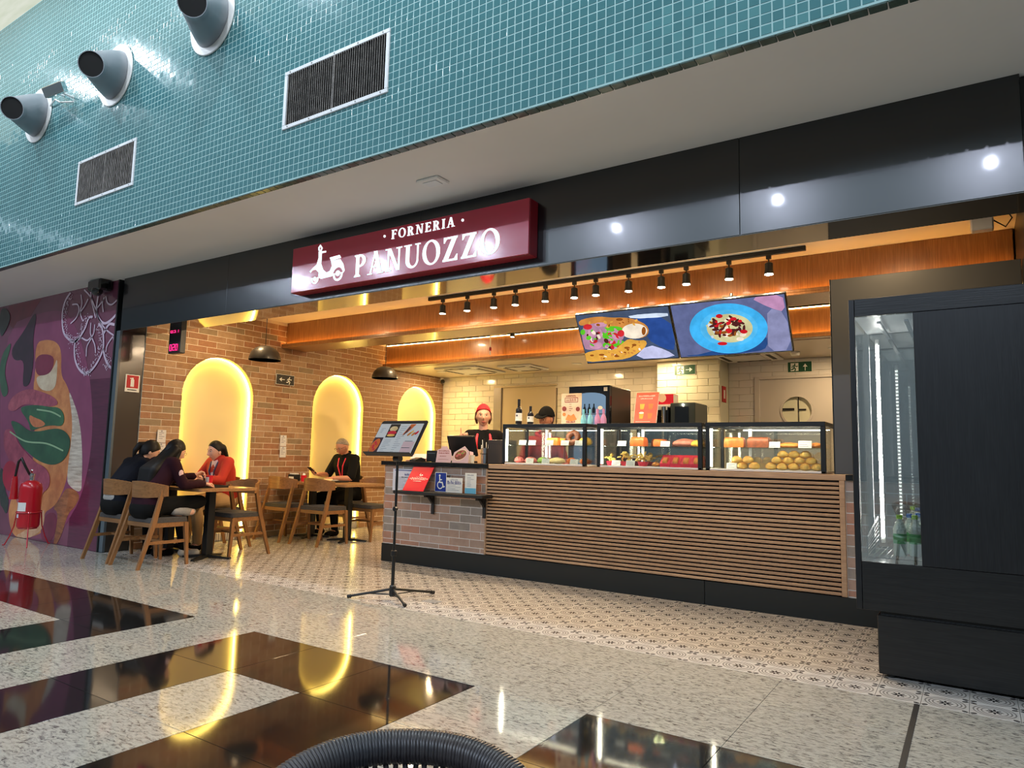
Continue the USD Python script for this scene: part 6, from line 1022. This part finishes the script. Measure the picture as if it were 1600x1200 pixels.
# ---------------------------------------------------------------- people
plain('skin_a', lin((206, 150, 122)), .5, var=.05, scale=25); plain('skin_b', lin((222, 172, 146)), .5, var=.05, scale=25); plain('skin_c', lin((196, 136, 106)), .5, var=.05, scale=25)
plain('hair_black', (.005, .004, .004), .5, spec=.25, var=.4, scale=30, stretch=(8, 8, 1)); plain('hair_grey', lin((150, 138, 124)), .6, var=.3, scale=60); plain('hair_brown', lin((92, 56, 34)), .5, var=.3, scale=40)
plain('cloth_navy', (.006, .007, .012), .9, spec=.15, bump=.3, bscale=14); plain('cloth_black', (.006, .006, .006), .9, spec=.15, bump=.3, bscale=14); plain('cloth_maroon', (.026, .007, .013), .9, spec=.15, bump=.3, bscale=14)
plain('cloth_red', lin((178, 40, 20)), .8, bump=.35, bscale=16); plain('cloth_beige', lin((196, 160, 112)), .8, bump=.3, bscale=14); plain('cloth_grey', lin((150, 146, 142)), .9, var=.1, scale=50); plain('wrap_red', lin((206, 18, 36)), .7, bump=.3, bscale=30); plain('apron', lin((216, 178, 136)), .8, bump=.2, bscale=20)
plain('lips', lin((176, 84, 80)), .45); plain('eye_dark', (.02, .013, .010), .2); plain('eye_white', (.72, .70, .67), .3); plain('lanyard_red', lin((226, 40, 60)), .5); plain('lanyard_blue', lin((60, 58, 96)), .5); plain('cap_black', (.006, .006, .006), .9, spec=.15); plain('shoe_white', (.7, .7, .7), .5)
def sph(p, r): return Manifold.sphere(float(r), 20).translate([float(a) for a in p])
def chainm(*pr): 
    """Hulls between neighbouring groups of (point, radius) balls."""
    out = []
    for a, b in zip(pr[:-1], pr[1:]): out.append(Manifold.batch_hull([sph(p, r) for p, r in a+b]))
    return out
def tm(m, smooth=0, ref=None):
    if ref: m = m.refine_to_length(ref)
    k = m.to_mesh(); t = trimesh.Trimesh(np.array(k.vert_properties)[:, :3], np.array(k.tri_verts), process=True)
    if smooth: trimesh.smoothing.filter_taubin(t, .5, .53, smooth)
    return t
def mani(t): return Manifold(m3.Mesh(np.asarray(t.vertices, np.float32), np.asarray(t.faces, np.uint32)))
def unit(v): v = np.array(v, float); return v/np.linalg.norm(v)
HB = trimesh.creation.icosphere(4, 1.0)
def head_mesh(c, f, up=(0, 0, 1), k=1.0, wide=1.0):
    f = unit(f); r = unit(np.cross(f, up)); u = np.cross(r, f); v = np.array(HB.vertices)*np.array([.074*wide, .094, .116])
    x, y, z = v.T.copy(); front = np.clip(y/.05, 0, 1)
    low = np.clip((-z-.005)/.11, 0, 1); x = x*(1-.34*low**1.3); y = np.where(y < 0, y*(1-.25*low), y*(1-.06*low))
    g = lambda a, b, sa, sb: np.exp(-((np.abs(x)-a)/sa)**2-((z-b)/sb)**2)*front
    y = y+.024*g(0, -.030, .011, .016)+.012*g(0, -.008, .008, .020)-.007*g(.031, .006, .014, .011)+.005*g(.03, .026, .02, .008)+.006*g(0, -.064, .020, .009)-.004*g(0, -.082, .016, .006)+.008*g(0, -.103, .022, .012)+.003*g(.045, -.028, .018, .018)
    V = np.stack([x, y, z], 1)*k; t = trimesh.Trimesh(c+V[:, :1]*r+V[:, 1:2]*f+V[:, 2:]*u, HB.faces, process=False)
    m = mani(t)
    for s in (-1, 1):
        e = Manifold.sphere(1.0, 16).scale([.010*k, .020*k, .032*k]); M4 = np.stack([r, f, u, np.array(c)+r*s*.072*wide*k-f*.008*k-u*.012*k], 1); m = m+e.transform(M4)
    return m, (r, f, u)
def hand(w, d, n, side, curl=.5, point=False):
    """Palm, four unequal bent fingers and a thumb on the palm's side. w wrist, d finger direction, n the way the palm faces, side: +1 thumb along cross(d, n)."""
    d = unit(d); n = unit(np.array(n)-d*np.dot(n, d)); s = np.cross(d, n)*side; w = np.array(w, float)
    m = Manifold.batch_hull([sph(w, .021)]+[sph(w+d*.035+s*a, .015) for a in (-.022, .024)]+[sph(w+d*.088+s*a, .0115) for a in (-.032, .033)])
    for k, (a, L) in enumerate(((.031, .072), (.010, .082), (-.011, .076), (-.031, .060))):
        p = w+d*.088+s*a; ang = .15 if not (point and k) else .6; c = curl*(1.0+.08*k)
        if point: c = .05 if k == 0 else 1.25
        for j, (q, rr) in enumerate(((.46, .0088), (.31, .0078), (.23, .0068))):
            ang += c*(.55 if j == 0 else .85); e = p+(d*math.cos(ang)+n*math.sin(ang)+s*a*.6)*L*q; m = m+Manifold.batch_hull([sph(p, rr), sph(e, rr*.9)]); p = e
    p = w+d*.026+s*.026; e = p+unit(d*.75+s*.62+n*.35)*.042; e2 = e+unit(d*.9+s*.10+n*.55*max(curl, .3))*.034
    return m+Manifold.batch_hull([sph(p, .012), sph(e, .0105)])+Manifold.batch_hull([sph(e, .0100), sph(e2, .0080)])
def person(label, loc, rz, J, skin, shirt, sleeve, trousers, k=1.0, hands=None, face=True, wide=1.0, head_k=1.0, brow='hair_black', stout=1.0):
    t = thing('person', label, 'person', loc, rz)
    A = {a: np.array(b, float) for a, b in J.items()}; up = unit(A['chest']-A['pelvis']); rt = A.get('right', np.array([1.0, 0, 0])); fw = np.cross(up, rt)
    sh = {s: A['chest']+rt*s*.165*wide+up*.115+A.get('shoulder_shift', np.zeros(3)) for s in (-1, 1)}
    mid = (A['pelvis']+A['chest'])/2+A.get('slump', np.zeros(3)); both = lambda c, dx, r: [(c+rt*dx, r), (c-rt*dx, r)]
    def torso(g, neck=True):
        st = stout; out = chainm(both(A['pelvis'], .085, .108*st+g), both(mid, .062*wide, .098*st+g), both(A['chest'], .080*wide, .106*st+g), [(sh[1]-rt*.03*wide, .060+g), (sh[-1]+rt*.03*wide, .060+g)])
        out += chainm([(A['chest']+up*.05, .10+g)], [(A['chest']+up*.155, .062+g)])
        return out
    hip = {s: A['pelvis']+rt*s*.095-up*.01 for s in (-1, 1)}
    def leg(s, g, shoe=False):
        kn, an, to = A['knee%+d' % s], A['ankle%+d' % s], A['toe%+d' % s]; cf = kn*.62+an*.38-np.array([0, .015, 0])
        o = chainm([(hip[s], .092+g)], [(hip[s]*.5+kn*.5, .078+g)], [(kn, .058+g)], [(cf, .055+g)], [(an, .040+g*.8)])
        if shoe: o = chainm([(an-np.array([0, 0, .012]), .040)], [(an*.75+to*.25-np.array([0, 0, .022]), .036)], [(to, .030)])
        return o
    def arm(s, g, stop=1.0):
        el, wr = A['elbow%+d' % s], A['wrist%+d' % s]; a = sh[s]; o = chainm([(a, .058+g)], [(a*.5+el*.5, .047+g)], [(el, .040+g)]) if stop >= .5 else chainm([(a, .058+g)], [(a*(1-stop*2)+el*stop*2, .050-.006*stop+g+.006)])
        if stop > .5: f = (stop-.5)*2; e = el*(1-f)+wr*f; o += chainm([(el, .040+g)], [(el*.65+wr*.35 if f > .4 else e, .040+g)], [(e, .040-.013*f+g)])
        return o
    nb = A['chest']+up*.13; hd, (hr, hf, hu) = head_mesh(A['head'], A['look'], A.get('headup', (0, 0, 1)), head_k, 1.0)
    b = torso(-.014)+chainm([(nb, .056)], [(A['head']-hu*.070*head_k-hf*.018, .050)])
    for s in (-1, 1): b += leg(s, -.010)+leg(s, 0, True)+arm(s, 0)
    body = mani(tm(Manifold.batch_boolean(b, m3.OpType.Add), 6, .028))+hd
    for s, h in (hands or {}).items(): body = body+hand(A['wrist%+d' % s], *h)
    part('body', tm(body), skin, t, smooth=True)
    top = torso(.010)
    for s in (-1, 1): top += arm(s, .011, sleeve)
    part('shirt', tm(Manifold.batch_boolean(top, m3.OpType.Add), 5, .03), shirt, t, smooth=True)
    lo = chainm(both(A['pelvis']+up*.03, .082, .112*stout), both(A['pelvis']-up*.03, .088, .118*stout))
    for s in (-1, 1): lo += leg(s, .010)
    part('trousers', tm(Manifold.batch_boolean(lo, m3.OpType.Add), 5, .03), trousers, t, smooth=True)
    H = lambda x, y, z: A['head']+(hr*x+hf*y+hu*z)*head_k
    M4 = lambda x, y, z: np.stack([hr, hf, hu, H(x, y, z)], 1)
    if face:
        for s in (-1, 1):
            part('eye', tm(Manifold.sphere(1, 16).scale([.0125*head_k, .008, .0065*head_k]).transform(M4(s*.030, .0745, .006))), 'eye_white', t, smooth=True)
            part('iris', tm(Manifold.sphere(1, 14).scale([.0068*head_k, .004, .0064*head_k]).transform(M4(s*.030, .0805, .006))), 'eye_dark', t, smooth=True)
            part('eyebrow', tube([H(s*.014, .085, .025), H(s*.030, .084, .031), H(s*.046, .073, .026)], [.003, .004, .0025], 6), brow, t)
        part('lips', tm(Manifold.batch_hull([Manifold.sphere(1, 12).scale([.014, .006, .006]).transform(M4(0, .0885, -.066)), Manifold.sphere(1, 8).scale([.004, .004, .003]).transform(M4(.021, .080, -.066)), Manifold.sphere(1, 8).scale([.004, .004, .003]).transform(M4(-.021, .080, -.066))])), 'lips', t, smooth=True)
    return t, H, M4, A, sh, (hr, hf, hu), (rt, fw, up)
def cap_hair(M4, H, hk, nrm, off, grow=1.075, back=.0, extra=()):
    e = Manifold.sphere(1.0, 40).scale([.076*grow*hk, .096*grow*hk, .114*grow*hk]).translate([0, -.006*hk-back, .006*hk]); n = unit(nrm); e = e.trim_by_plane([float(a) for a in n], float(off))
    m = e.transform(M4(0, 0, 0))
    for x in extra: m = m+x
    return m
def lanyard(t, A, sh, fr, m, drop=.20, w=.010):
    rt, fw, up = fr
    for s in (-1, 1):
        p = [A['chest']+rt*s*.055+up*.165-fw*.02, A['chest']+rt*s*.068+up*.125+fw*.075, A['chest']+rt*s*.05+up*.03+fw*.128, A['chest']-up*drop*.6+fw*.128+rt*s*.008]
        part('lanyard', tube(p, w, 6), m, t)

SIT = dict(pelvis=(0, -.06, .585))
# 1 woman in dark blue, leaning over the table, pony tail
t, H, M4, A, sh, hfr, fr = person('woman in a dark blue top with a black pony tail, bent over the table', (-7.52, 3.98, 0), 0, {**SIT, 'chest': (0, .065, .885), 'slump': (0, -.055, .01), 'head': (.02, .225, 1.125), 'look': (.25, .85, -.42), 'elbow+1': (.235, .20, .80), 'elbow-1': (-.24, .18, .80), 'wrist+1': (.12, .45, .803), 'wrist-1': (-.10, .42, .803), 'knee+1': (.12, .36, .53), 'knee-1': (-.12, .37, .53), 'ankle+1': (.12, .33, .085), 'ankle-1': (-.13, .36, .085), 'toe+1': (.13, .48, .032), 'toe-1': (-.14, .51, .032)}, 'skin_b', 'cloth_navy', 1.0, 'cloth_black', hands={1: ((-.3, .9, -.05), (-.1, 0, -1), -1, .7), -1: ((.3, .9, -.05), (.1, 0, -1), 1, .7)})
tail = chainm([(H(0, -.085, .035), .036)], [(H(0, -.125, .02), .030)], [(H(0, -.135, -.05), .026)], [(H(0, -.12, -.12), .010)])
part('hair', tm(cap_hair(M4, H, 1.0, (0, -.72, .70), -.012, extra=[Manifold.batch_boolean(tail, m3.OpType.Add)]), 2, .02), 'hair_black', t, smooth=True); part('hair_band', tube([H(.02*math.cos(q), -.102, .025+.02*math.sin(q)) for q in np.linspace(0, 2*PI, 14, endpoint=False)], .006, 6, closed=True), 'print_white', t)
part('shoe', tm(Manifold.batch_boolean(chainm([(A['ankle+1']-np.array([0, .02, .04]), .044)], [(A['toe+1'], .034)]), m3.OpType.Add)), 'cloth_black', t, smooth=True); part('shoe', tm(Manifold.batch_boolean(chainm([(A['ankle-1']-np.array([0, .02, .04]), .044)], [(A['toe-1'], .034)]), m3.OpType.Add)), 'cloth_black', t, smooth=True)
part('shirt_hem', tm(Manifold.batch_hull([sph(A['pelvis']+np.array([x, -.035, .055]), .083) for x in (-.07, .07)])), 'cloth_grey', t, smooth=True)
# 2 woman with long loose hair, one foot drawn up on the seat
t, H, M4, A, sh, hfr, fr = person('woman with long loose black hair in a dark maroon top, seated nearest the viewer', (-6.93, 3.965, 0), 0, {**SIT, 'chest': (-.01, .05, .90), 'slump': (0, -.05, .01), 'head': (.0, .19, 1.135), 'look': (.05, .92, -.36), 'elbow+1': (.23, .16, .80), 'elbow-1': (-.24, .18, .82), 'wrist+1': (.16, .42, .800), 'wrist-1': (-.10, .47, .87), 'knee+1': (.13, .42, .615), 'knee-1': (-.16, .40, .53), 'ankle+1': (.15, .14, .535), 'ankle-1': (-.27, .53, .085), 'toe+1': (.185, .30, .518), 'toe-1': (-.26, .67, .032)}, 'skin_b', 'cloth_maroon', 1.0, 'cloth_black', hands={1: ((-.15, .95, -.05), (0, 0, -1), -1, .7), -1: ((.1, .8, .35), (.4, .3, -.6), 1, .9)})
lh_ = chainm([(H(.045, -.03, .0), .058), (H(-.045, -.03, .0), .058)], [(H(.055, -.075, -.12), .052), (H(-.055, -.075, -.12), .052)], [(A['chest']+np.array([.09, -.115, .04]), .050), (A['chest']+np.array([-.09, -.115, .04]), .050)], [(A['chest']+np.array([.085, -.15, -.10]), .034), (A['chest']+np.array([-.085, -.15, -.10]), .034)], [(A['chest']+np.array([.05, -.165, -.2]), .012), (A['chest']+np.array([-.05, -.165, -.2]), .012)])
lh_ += chainm([(H(.064, .005, .0), .028)], [(H(.072, .0, -.10), .030)], [(A['chest']+np.array([.125, .045, .10]), .034)], [(A['chest']+np.array([.13, .075, -.05]), .020)])
part('hair', tm(cap_hair(M4, H, 1.0, (0, -.60, .80), -.008, extra=[Manifold.batch_boolean(lh_, m3.OpType.Add)]), 3, .02), 'hair_black', t, smooth=True)
part('sock', tm(Manifold.batch_boolean(chainm([(A['ankle+1'], .052)], [(A['ankle+1']*.4+A['toe+1']*.6, .050)], [(A['toe+1']+np.array([-.02, .02, 0]), .036)]), m3.OpType.Add), 3, .02), 'cloth_grey', t, smooth=True); part('shoe', tm(Manifold.batch_boolean(chainm([(A['ankle-1']-np.array([0, .02, .04]), .044)], [(A['toe-1'], .035)]), m3.OpType.Add)), 'shoe_white', t, smooth=True)
for s in (-1, 1): part('glasses_rim', tube([H(s*.031+.020*math.cos(q), .098, .004+.016*math.sin(q)) for q in np.linspace(0, 2*PI, 16, endpoint=False)], .0018, 5, closed=True), 'chrome', t)
part('sleeve_badge', tm(Manifold.sphere(1, 16).scale([.006, .026, .034]).translate([float(a) for a in A['elbow+1']*.45+sh[1]*.55+np.array([.060, 0, .0])])), 'flyer_pink', t, smooth=True)
# 3 woman in the red jacket
t, H, M4, A, sh, hfr, fr = person('woman in an orange red jacket with a dark lanyard, facing the two others', (-7.62, 5.20, 0), PI, {**SIT, 'pelvis': (0, -.03, .585), 'chest': (0, .03, .90), 'head': (.01, .115, 1.145), 'look': (.05, 1, -.16), 'elbow+1': (.25, .18, .80), 'elbow-1': (-.25, .20, .80), 'wrist+1': (.10, .50, .86), 'wrist-1': (-.20, .44, .835), 'knee+1': (.11, .40, .53), 'knee-1': (-.12, .41, .53), 'ankle+1': (.11, .36, .085), 'ankle-1': (-.12, .36, .085), 'toe+1': (.12, .50, .032), 'toe-1': (-.13, .50, .032)}, 'skin_b', 'cloth_red', .82, 'cloth_beige', hands={1: ((-.2, .9, .12), (-.5, .2, -.6), -1, .8), -1: ((.35, .85, .1), (.2, .1, -1), 1, .7)}, stout=1.05)
tl_ = chainm([(H(.03, -.06, .02), .060), (H(-.03, -.06, .02), .060)], [(H(.0, -.105, -.07), .050)], [(H(0, -.12, -.17), .040)], [(A['chest']+np.array([0, -.135, .02]), .022)])
part('hair', tm(cap_hair(M4, H, 1.0, (0, -.74, .67), -.006, extra=[Manifold.batch_boolean(tl_, m3.OpType.Add)]), 3, .02), 'hair_black', t, smooth=True); lanyard(t, A, sh, fr, 'lanyard_blue')
part('blouse', tm(Manifold.batch_boolean(chainm([(A['chest']+np.array([.02, .045, .10]), .066), (A['chest']+np.array([-.02, .045, .10]), .066)], [(A['chest']+np.array([.02, .055, -.10]), .072), (A['chest']+np.array([-.02, .055, -.10]), .072)]), m3.OpType.Add)), 'flyer_pink', t, smooth=True)
part('watch', tube([A['wrist-1']*.85+A['elbow-1']*.15+.033*(math.cos(q)*np.array([1, 0, 0])+math.sin(q)*np.array([0, .3, .95])) for q in np.linspace(0, 2*PI, 16, endpoint=False)], .010, 6, closed=True), 'black_paint', t); part('earring', tube([H(.078, -.005, -.045), H(.080, -.005, -.068)], .004, 6), 'chrome', t)
for s in (-1, 1): part('shoe', tm(Manifold.batch_boolean(chainm([(A['ankle%+d' % s]-np.array([0, .02, .04]), .044)], [(A['toe%+d' % s], .034)]), m3.OpType.Add)), 'cloth_black', t, smooth=True)
# 4 man with the phone
t, H, M4, A, sh, hfr, fr = person('grey haired man in a black polo shirt and red lanyard looking at his phone', (-7.66, 7.28, 0), PI, {**SIT, 'pelvis': (0, -.05, .59), 'chest': (0, .03, .965), 'head': (0, .14, 1.245), 'look': (.05, .90, -.42), 'elbow+1': (.27, .15, .83), 'elbow-1': (-.28, .22, .80), 'wrist+1': (.16, .42, .85), 'wrist-1': (-.17, .44, .805), 'knee+1': (.13, .42, .53), 'knee-1': (-.14, .42, .53), 'ankle+1': (.13, .36, .085), 'ankle-1': (-.14, .34, .085), 'toe+1': (.14, .51, .032), 'toe-1': (-.15, .49, .032)}, 'skin_c', 'cloth_black', .46, 'cloth_black', hands={1: ((.05, .9, .12), (-.4, .2, .85), 1, .75), -1: ((.2, .95, -.02), (0, 0, -1), 1, .5)}, wide=1.12, stout=1.13, head_k=1.04, brow='hair_grey')
part('hair', tm(cap_hair(M4, H, 1.04, (0, -.50, .86), .032, grow=1.05), 1, .02), 'hair_grey', t, smooth=True); lanyard(t, A, sh, fr, 'lanyard_red', .26, .012)
part('collar', tube([A['chest']+np.array([.068*math.cos(q), .035+.062*math.sin(q), .185-.03*math.sin(q)]) for q in np.linspace(0, 2*PI, 20, endpoint=False)], .016, 8, closed=True), 'cloth_black', t)
for s in (-1, 1):
    part('glasses_rim', tube([H(s*.032+.021*math.cos(q), .100, .004+.015*math.sin(q)) for q in np.linspace(0, 2*PI, 16, endpoint=False)], .002, 5, closed=True), 'black_paint', t); part('glasses_arm', tube([H(s*.053, .095, .008), H(s*.078, .0, .006)], .002, 5), 'black_paint', t)
    part('shoe', tm(Manifold.batch_boolean(chainm([(A['ankle%+d' % s]-np.array([0, .02, .04]), .046)], [(A['toe%+d' % s], .036)]), m3.OpType.Add)), 'cloth_black', t, smooth=True)
ph = thing('smartphone', 'black smartphone held in the seated man\'s hand', 'phone', (-7.66-.155, 7.28-.545, .905), PI); pmx = frame((0, 0, 0), (1, 0, 0), unit((0, .75, .55))); part('body', xf(cbox((-.038, -.075, -.004), (.038, .075, .004), .003), pmx), 'black_paint', ph); part('display', xf(cbox((-.034, -.07, .004), (.034, .07, .0045)), pmx), 'black_gloss', ph)
# 5 cashier, facing the hall, one hand raised
CR = -2.52
t, H, M4, A, sh, hfr, fr = person('cashier with a red head wrap and beige apron raising one hand at the till', (-4.76, 6.62, 0), CR, {'pelvis': (0, 0, .93), 'chest': (0, .01, 1.265), 'head': (.01, .045, 1.622), 'look': (-.04, 1, -.02), 'shoulder_shift': (0, 0, .015), 'elbow+1': (.29, .05, 1.105), 'elbow-1': (-.27, -.02, 1.09), 'wrist+1': (.215, .20, 1.315), 'wrist-1': (-.22, .18, 1.135), 'knee+1': (.10, .02, .50), 'knee-1': (-.10, .02, .50), 'ankle+1': (.10, -.01, .085), 'ankle-1': (-.10, -.01, .085), 'toe+1': (.11, .14, .032), 'toe-1': (-.11, .14, .032)}, 'skin_b', 'cloth_black', .86, 'cloth_black', hands={1: ((.12, .1, .95), (-.3, .9, .0), -1, .9, True), -1: ((.1, .95, -.2), (0, 0, -1), 1, .5)}, head_k=1.08, brow='hair_brown')
part('head_wrap', tm(cap_hair(M4, H, 1.08, (0, -.42, .91), .034, grow=1.13, extra=[sph(H(0, -.11, .03), .035)]), 2, .018), 'wrap_red', t, smooth=True)
part('hair', tm(Manifold.batch_boolean(chainm([(H(.074, -.01, .03), .016)], [(H(.078, -.012, -.03), .017)], [(H(.066, -.03, -.075), .012)])+chainm([(H(-.074, -.01, .03), .016)], [(H(-.078, -.012, -.03), .017)], [(H(-.066, -.03, -.075), .012)]), m3.OpType.Add)), 'hair_brown', t, smooth=True)
part('apron_bib', hull([(x, y+.012*z_, z) for x in (-.115, .115) for y, z, z_ in ((.128, .85, 0), (.142, .85, 0), (.124, 1.235, 0), (.136, 1.235, 0))]), 'apron', t)
for s in (-1, 1): part('apron_strap', tube([(s*.085, .125, 1.225), (s*.085, .112, 1.32), (s*.072, .070, 1.405), (s*.055, .0, 1.44), (0, -.045, 1.445)], [.022, .020, .018, .016, .014], 8), 'lanyard_red', t, smooth=True)
for s in (-1, 1): part('pocket_pen', tube([(s*.05-.03, .146, 1.20), (s*.05-.03, .150, 1.285)], .006, 6), 'print_white', t)
# 6 second worker, bent down behind the left display case
t, H, M4, A, sh, hfr, fr = person('worker in a black cap and red neckerchief bending behind the left display case', (-4.12, 6.86, 0), -2.3, {'pelvis': (0, -.12, .90), 'chest': (0, .05, 1.225), 'head': (0, .17, 1.60), 'look': (.85, .50, -.34), 'headup': (.1, .25, .9), 'elbow+1': (.28, .16, 1.06), 'elbow-1': (-.26, .16, 1.04), 'wrist+1': (.20, .38, 1.02), 'wrist-1': (-.18, .36, 1.00), 'knee+1': (.10, .02, .50), 'knee-1': (-.10, .02, .50), 'ankle+1': (.10, -.04, .085), 'ankle-1': (-.10, -.04, .085), 'toe+1': (.11, .11, .032), 'toe-1': (-.11, .11, .032)}, 'skin_c', 'cloth_red', .7, 'cloth_black', hands={1: ((0, .9, -.2), (0, 0, -1), -1, .6), -1: ((0, .9, -.2), (0, 0, -1), 1, .6)}, brow='hair_brown')
part('cap', tm(cap_hair(M4, H, 1.0, (0, -.30, .95), .026, grow=1.16), 1, .02), 'cap_black', t, smooth=True); part('cap_brim', tm(Manifold.batch_hull([sph(H(x, y, .055-.012*(y > .1)), .005) for x, y in ((-.075, .06), (.075, .06), (-.055, .13), (.055, .13), (0, .155))])), 'cap_black', t, smooth=True)
part('hair', tm(cap_hair(M4, H, 1.0, (0, -.93, .36), .016, grow=1.08), 1, .02), 'hair_brown', t, smooth=True); part('neckerchief', tube([A['chest']+np.array([.078*math.cos(q), .03+.070*math.sin(q), .185-.035*math.sin(q)]) for q in np.linspace(0, 2*PI, 20, endpoint=False)], .026, 8, closed=True), 'wrap_red', t, smooth=True)

# ---------------------------------------------------------------- wicker chair in the foreground
plain('wicker', lin((44, 44, 52)), .42, col2=lin((64, 54, 52)), scale=9, coat=.3, coat_rough=.2); plain('wicker_core', (.012, .012, .013), .6); plain('seat_cushion_dark', (.02, .02, .022), .8)
wc = thing('wicker_chair', 'dark grey wicker armchair in the foreground, only its curved back rim in view', 'chair', (-0.462, 0.490, 0), 0.600)
q_ = np.linspace(-.12, PI+.12, 60); rim = np.stack([.218*np.cos(q_), .27*np.sin(q_)**1.0*np.sign(np.sin(q_)+1e-9)*np.ones_like(q_), 0.780-.20*(1-np.clip(np.sin(q_), 0, 1))**1.6], 1)
part('back_rim', tube(rim, .0185, 14), 'wicker_core', wc, smooth=True)
def helix(path, r, rad, turns, sides=5, per=9):
    p = np.asarray(path, float); s = np.concatenate([[0], np.cumsum(np.linalg.norm(np.diff(p, axis=0), axis=1))]); n = int(turns*per); u = np.linspace(0, s[-1], n)
    P = np.stack([np.interp(u, s, p[:, k]) for k in range(3)], 1); t = np.gradient(P, axis=0); t /= np.linalg.norm(t, axis=1, keepdims=True); a = np.cross(t, [0, 0, 1.0]); a /= np.linalg.norm(a, axis=1, keepdims=True); b = np.cross(t, a); w = np.linspace(0, turns*2*PI, n)[:, None]
    return tube(P+r*(np.cos(w)*a+np.sin(w)*b), rad, sides)
part('rim_wrapping', helix(rim, .0185, .0030, 225), 'wicker', wc, smooth=True, kind='stuff')
for lo, hi in ((1, 9), (43, 54)): part('rim_binding', helix(rim[lo:hi], .026, .0055, 16, 6), 'wicker', wc, smooth=True, kind='stuff')
sr = rim*np.array([.93, .93, 1.0])-np.array([0, 0, .055]); part('second_rim', tube(sr, .011, 8), 'wicker', wc, smooth=True)
lp = MB()
for k in range(3, 57, 2):
    a, b, c = rim[k], sr[k], rim[min(k+1, 59)]; out = (a-np.array([0, 0, a[2]])); out = out/np.linalg.norm(out)
    lp.add(tube([a+[0, 0, -.016], (a+b)/2+out*.022, b+[0, 0, -.012], (b+c)/2-out*.022, c+[0, 0, -.016]], .0035, 5))
part('loop_weave', lp.mesh(), 'wicker', wc, smooth=True, kind='stuff')
wv = MB()
for j in range(9): f = sr*np.array([1-.012*j, 1-.012*j, 1.0])-np.array([0, 0, .03+.036*j]); f = f[3:-3]; f = f+np.stack([.006*np.cos(np.arange(len(f))*PI+j*PI)*f[:, 0], .006*np.cos(np.arange(len(f))*PI+j*PI)*f[:, 1], 0*f[:, 0]], 1)*2; wv.add(tube(f, .0058, 5))
part('back_weave', wv.mesh(), 'wicker', wc, smooth=True, kind='stuff')
for k in range(4, 56, 4): part('upright', tube([sr[k], sr[k]*np.array([.88, .88, 0])+np.array([0, 0, .43])], .007, 6), 'wicker_core', wc)
part('seat', lathe([(.24, .39), (.265, .40), (.27, .43), (.25, .445)], 40), 'wicker', wc, smooth=40); part('cushion', lathe([(.22, .446), (.235, .46), (.23, .49), (.20, .50)], 40), 'seat_cushion_dark', wc, smooth=40)
for a in (.6, 2.54, 3.8, 5.6): part('leg', tube([(.22*math.cos(a), .20*math.sin(a), .40), (.26*math.cos(a), .24*math.sin(a), .0)], .016, 10), 'wicker', wc, smooth=True)
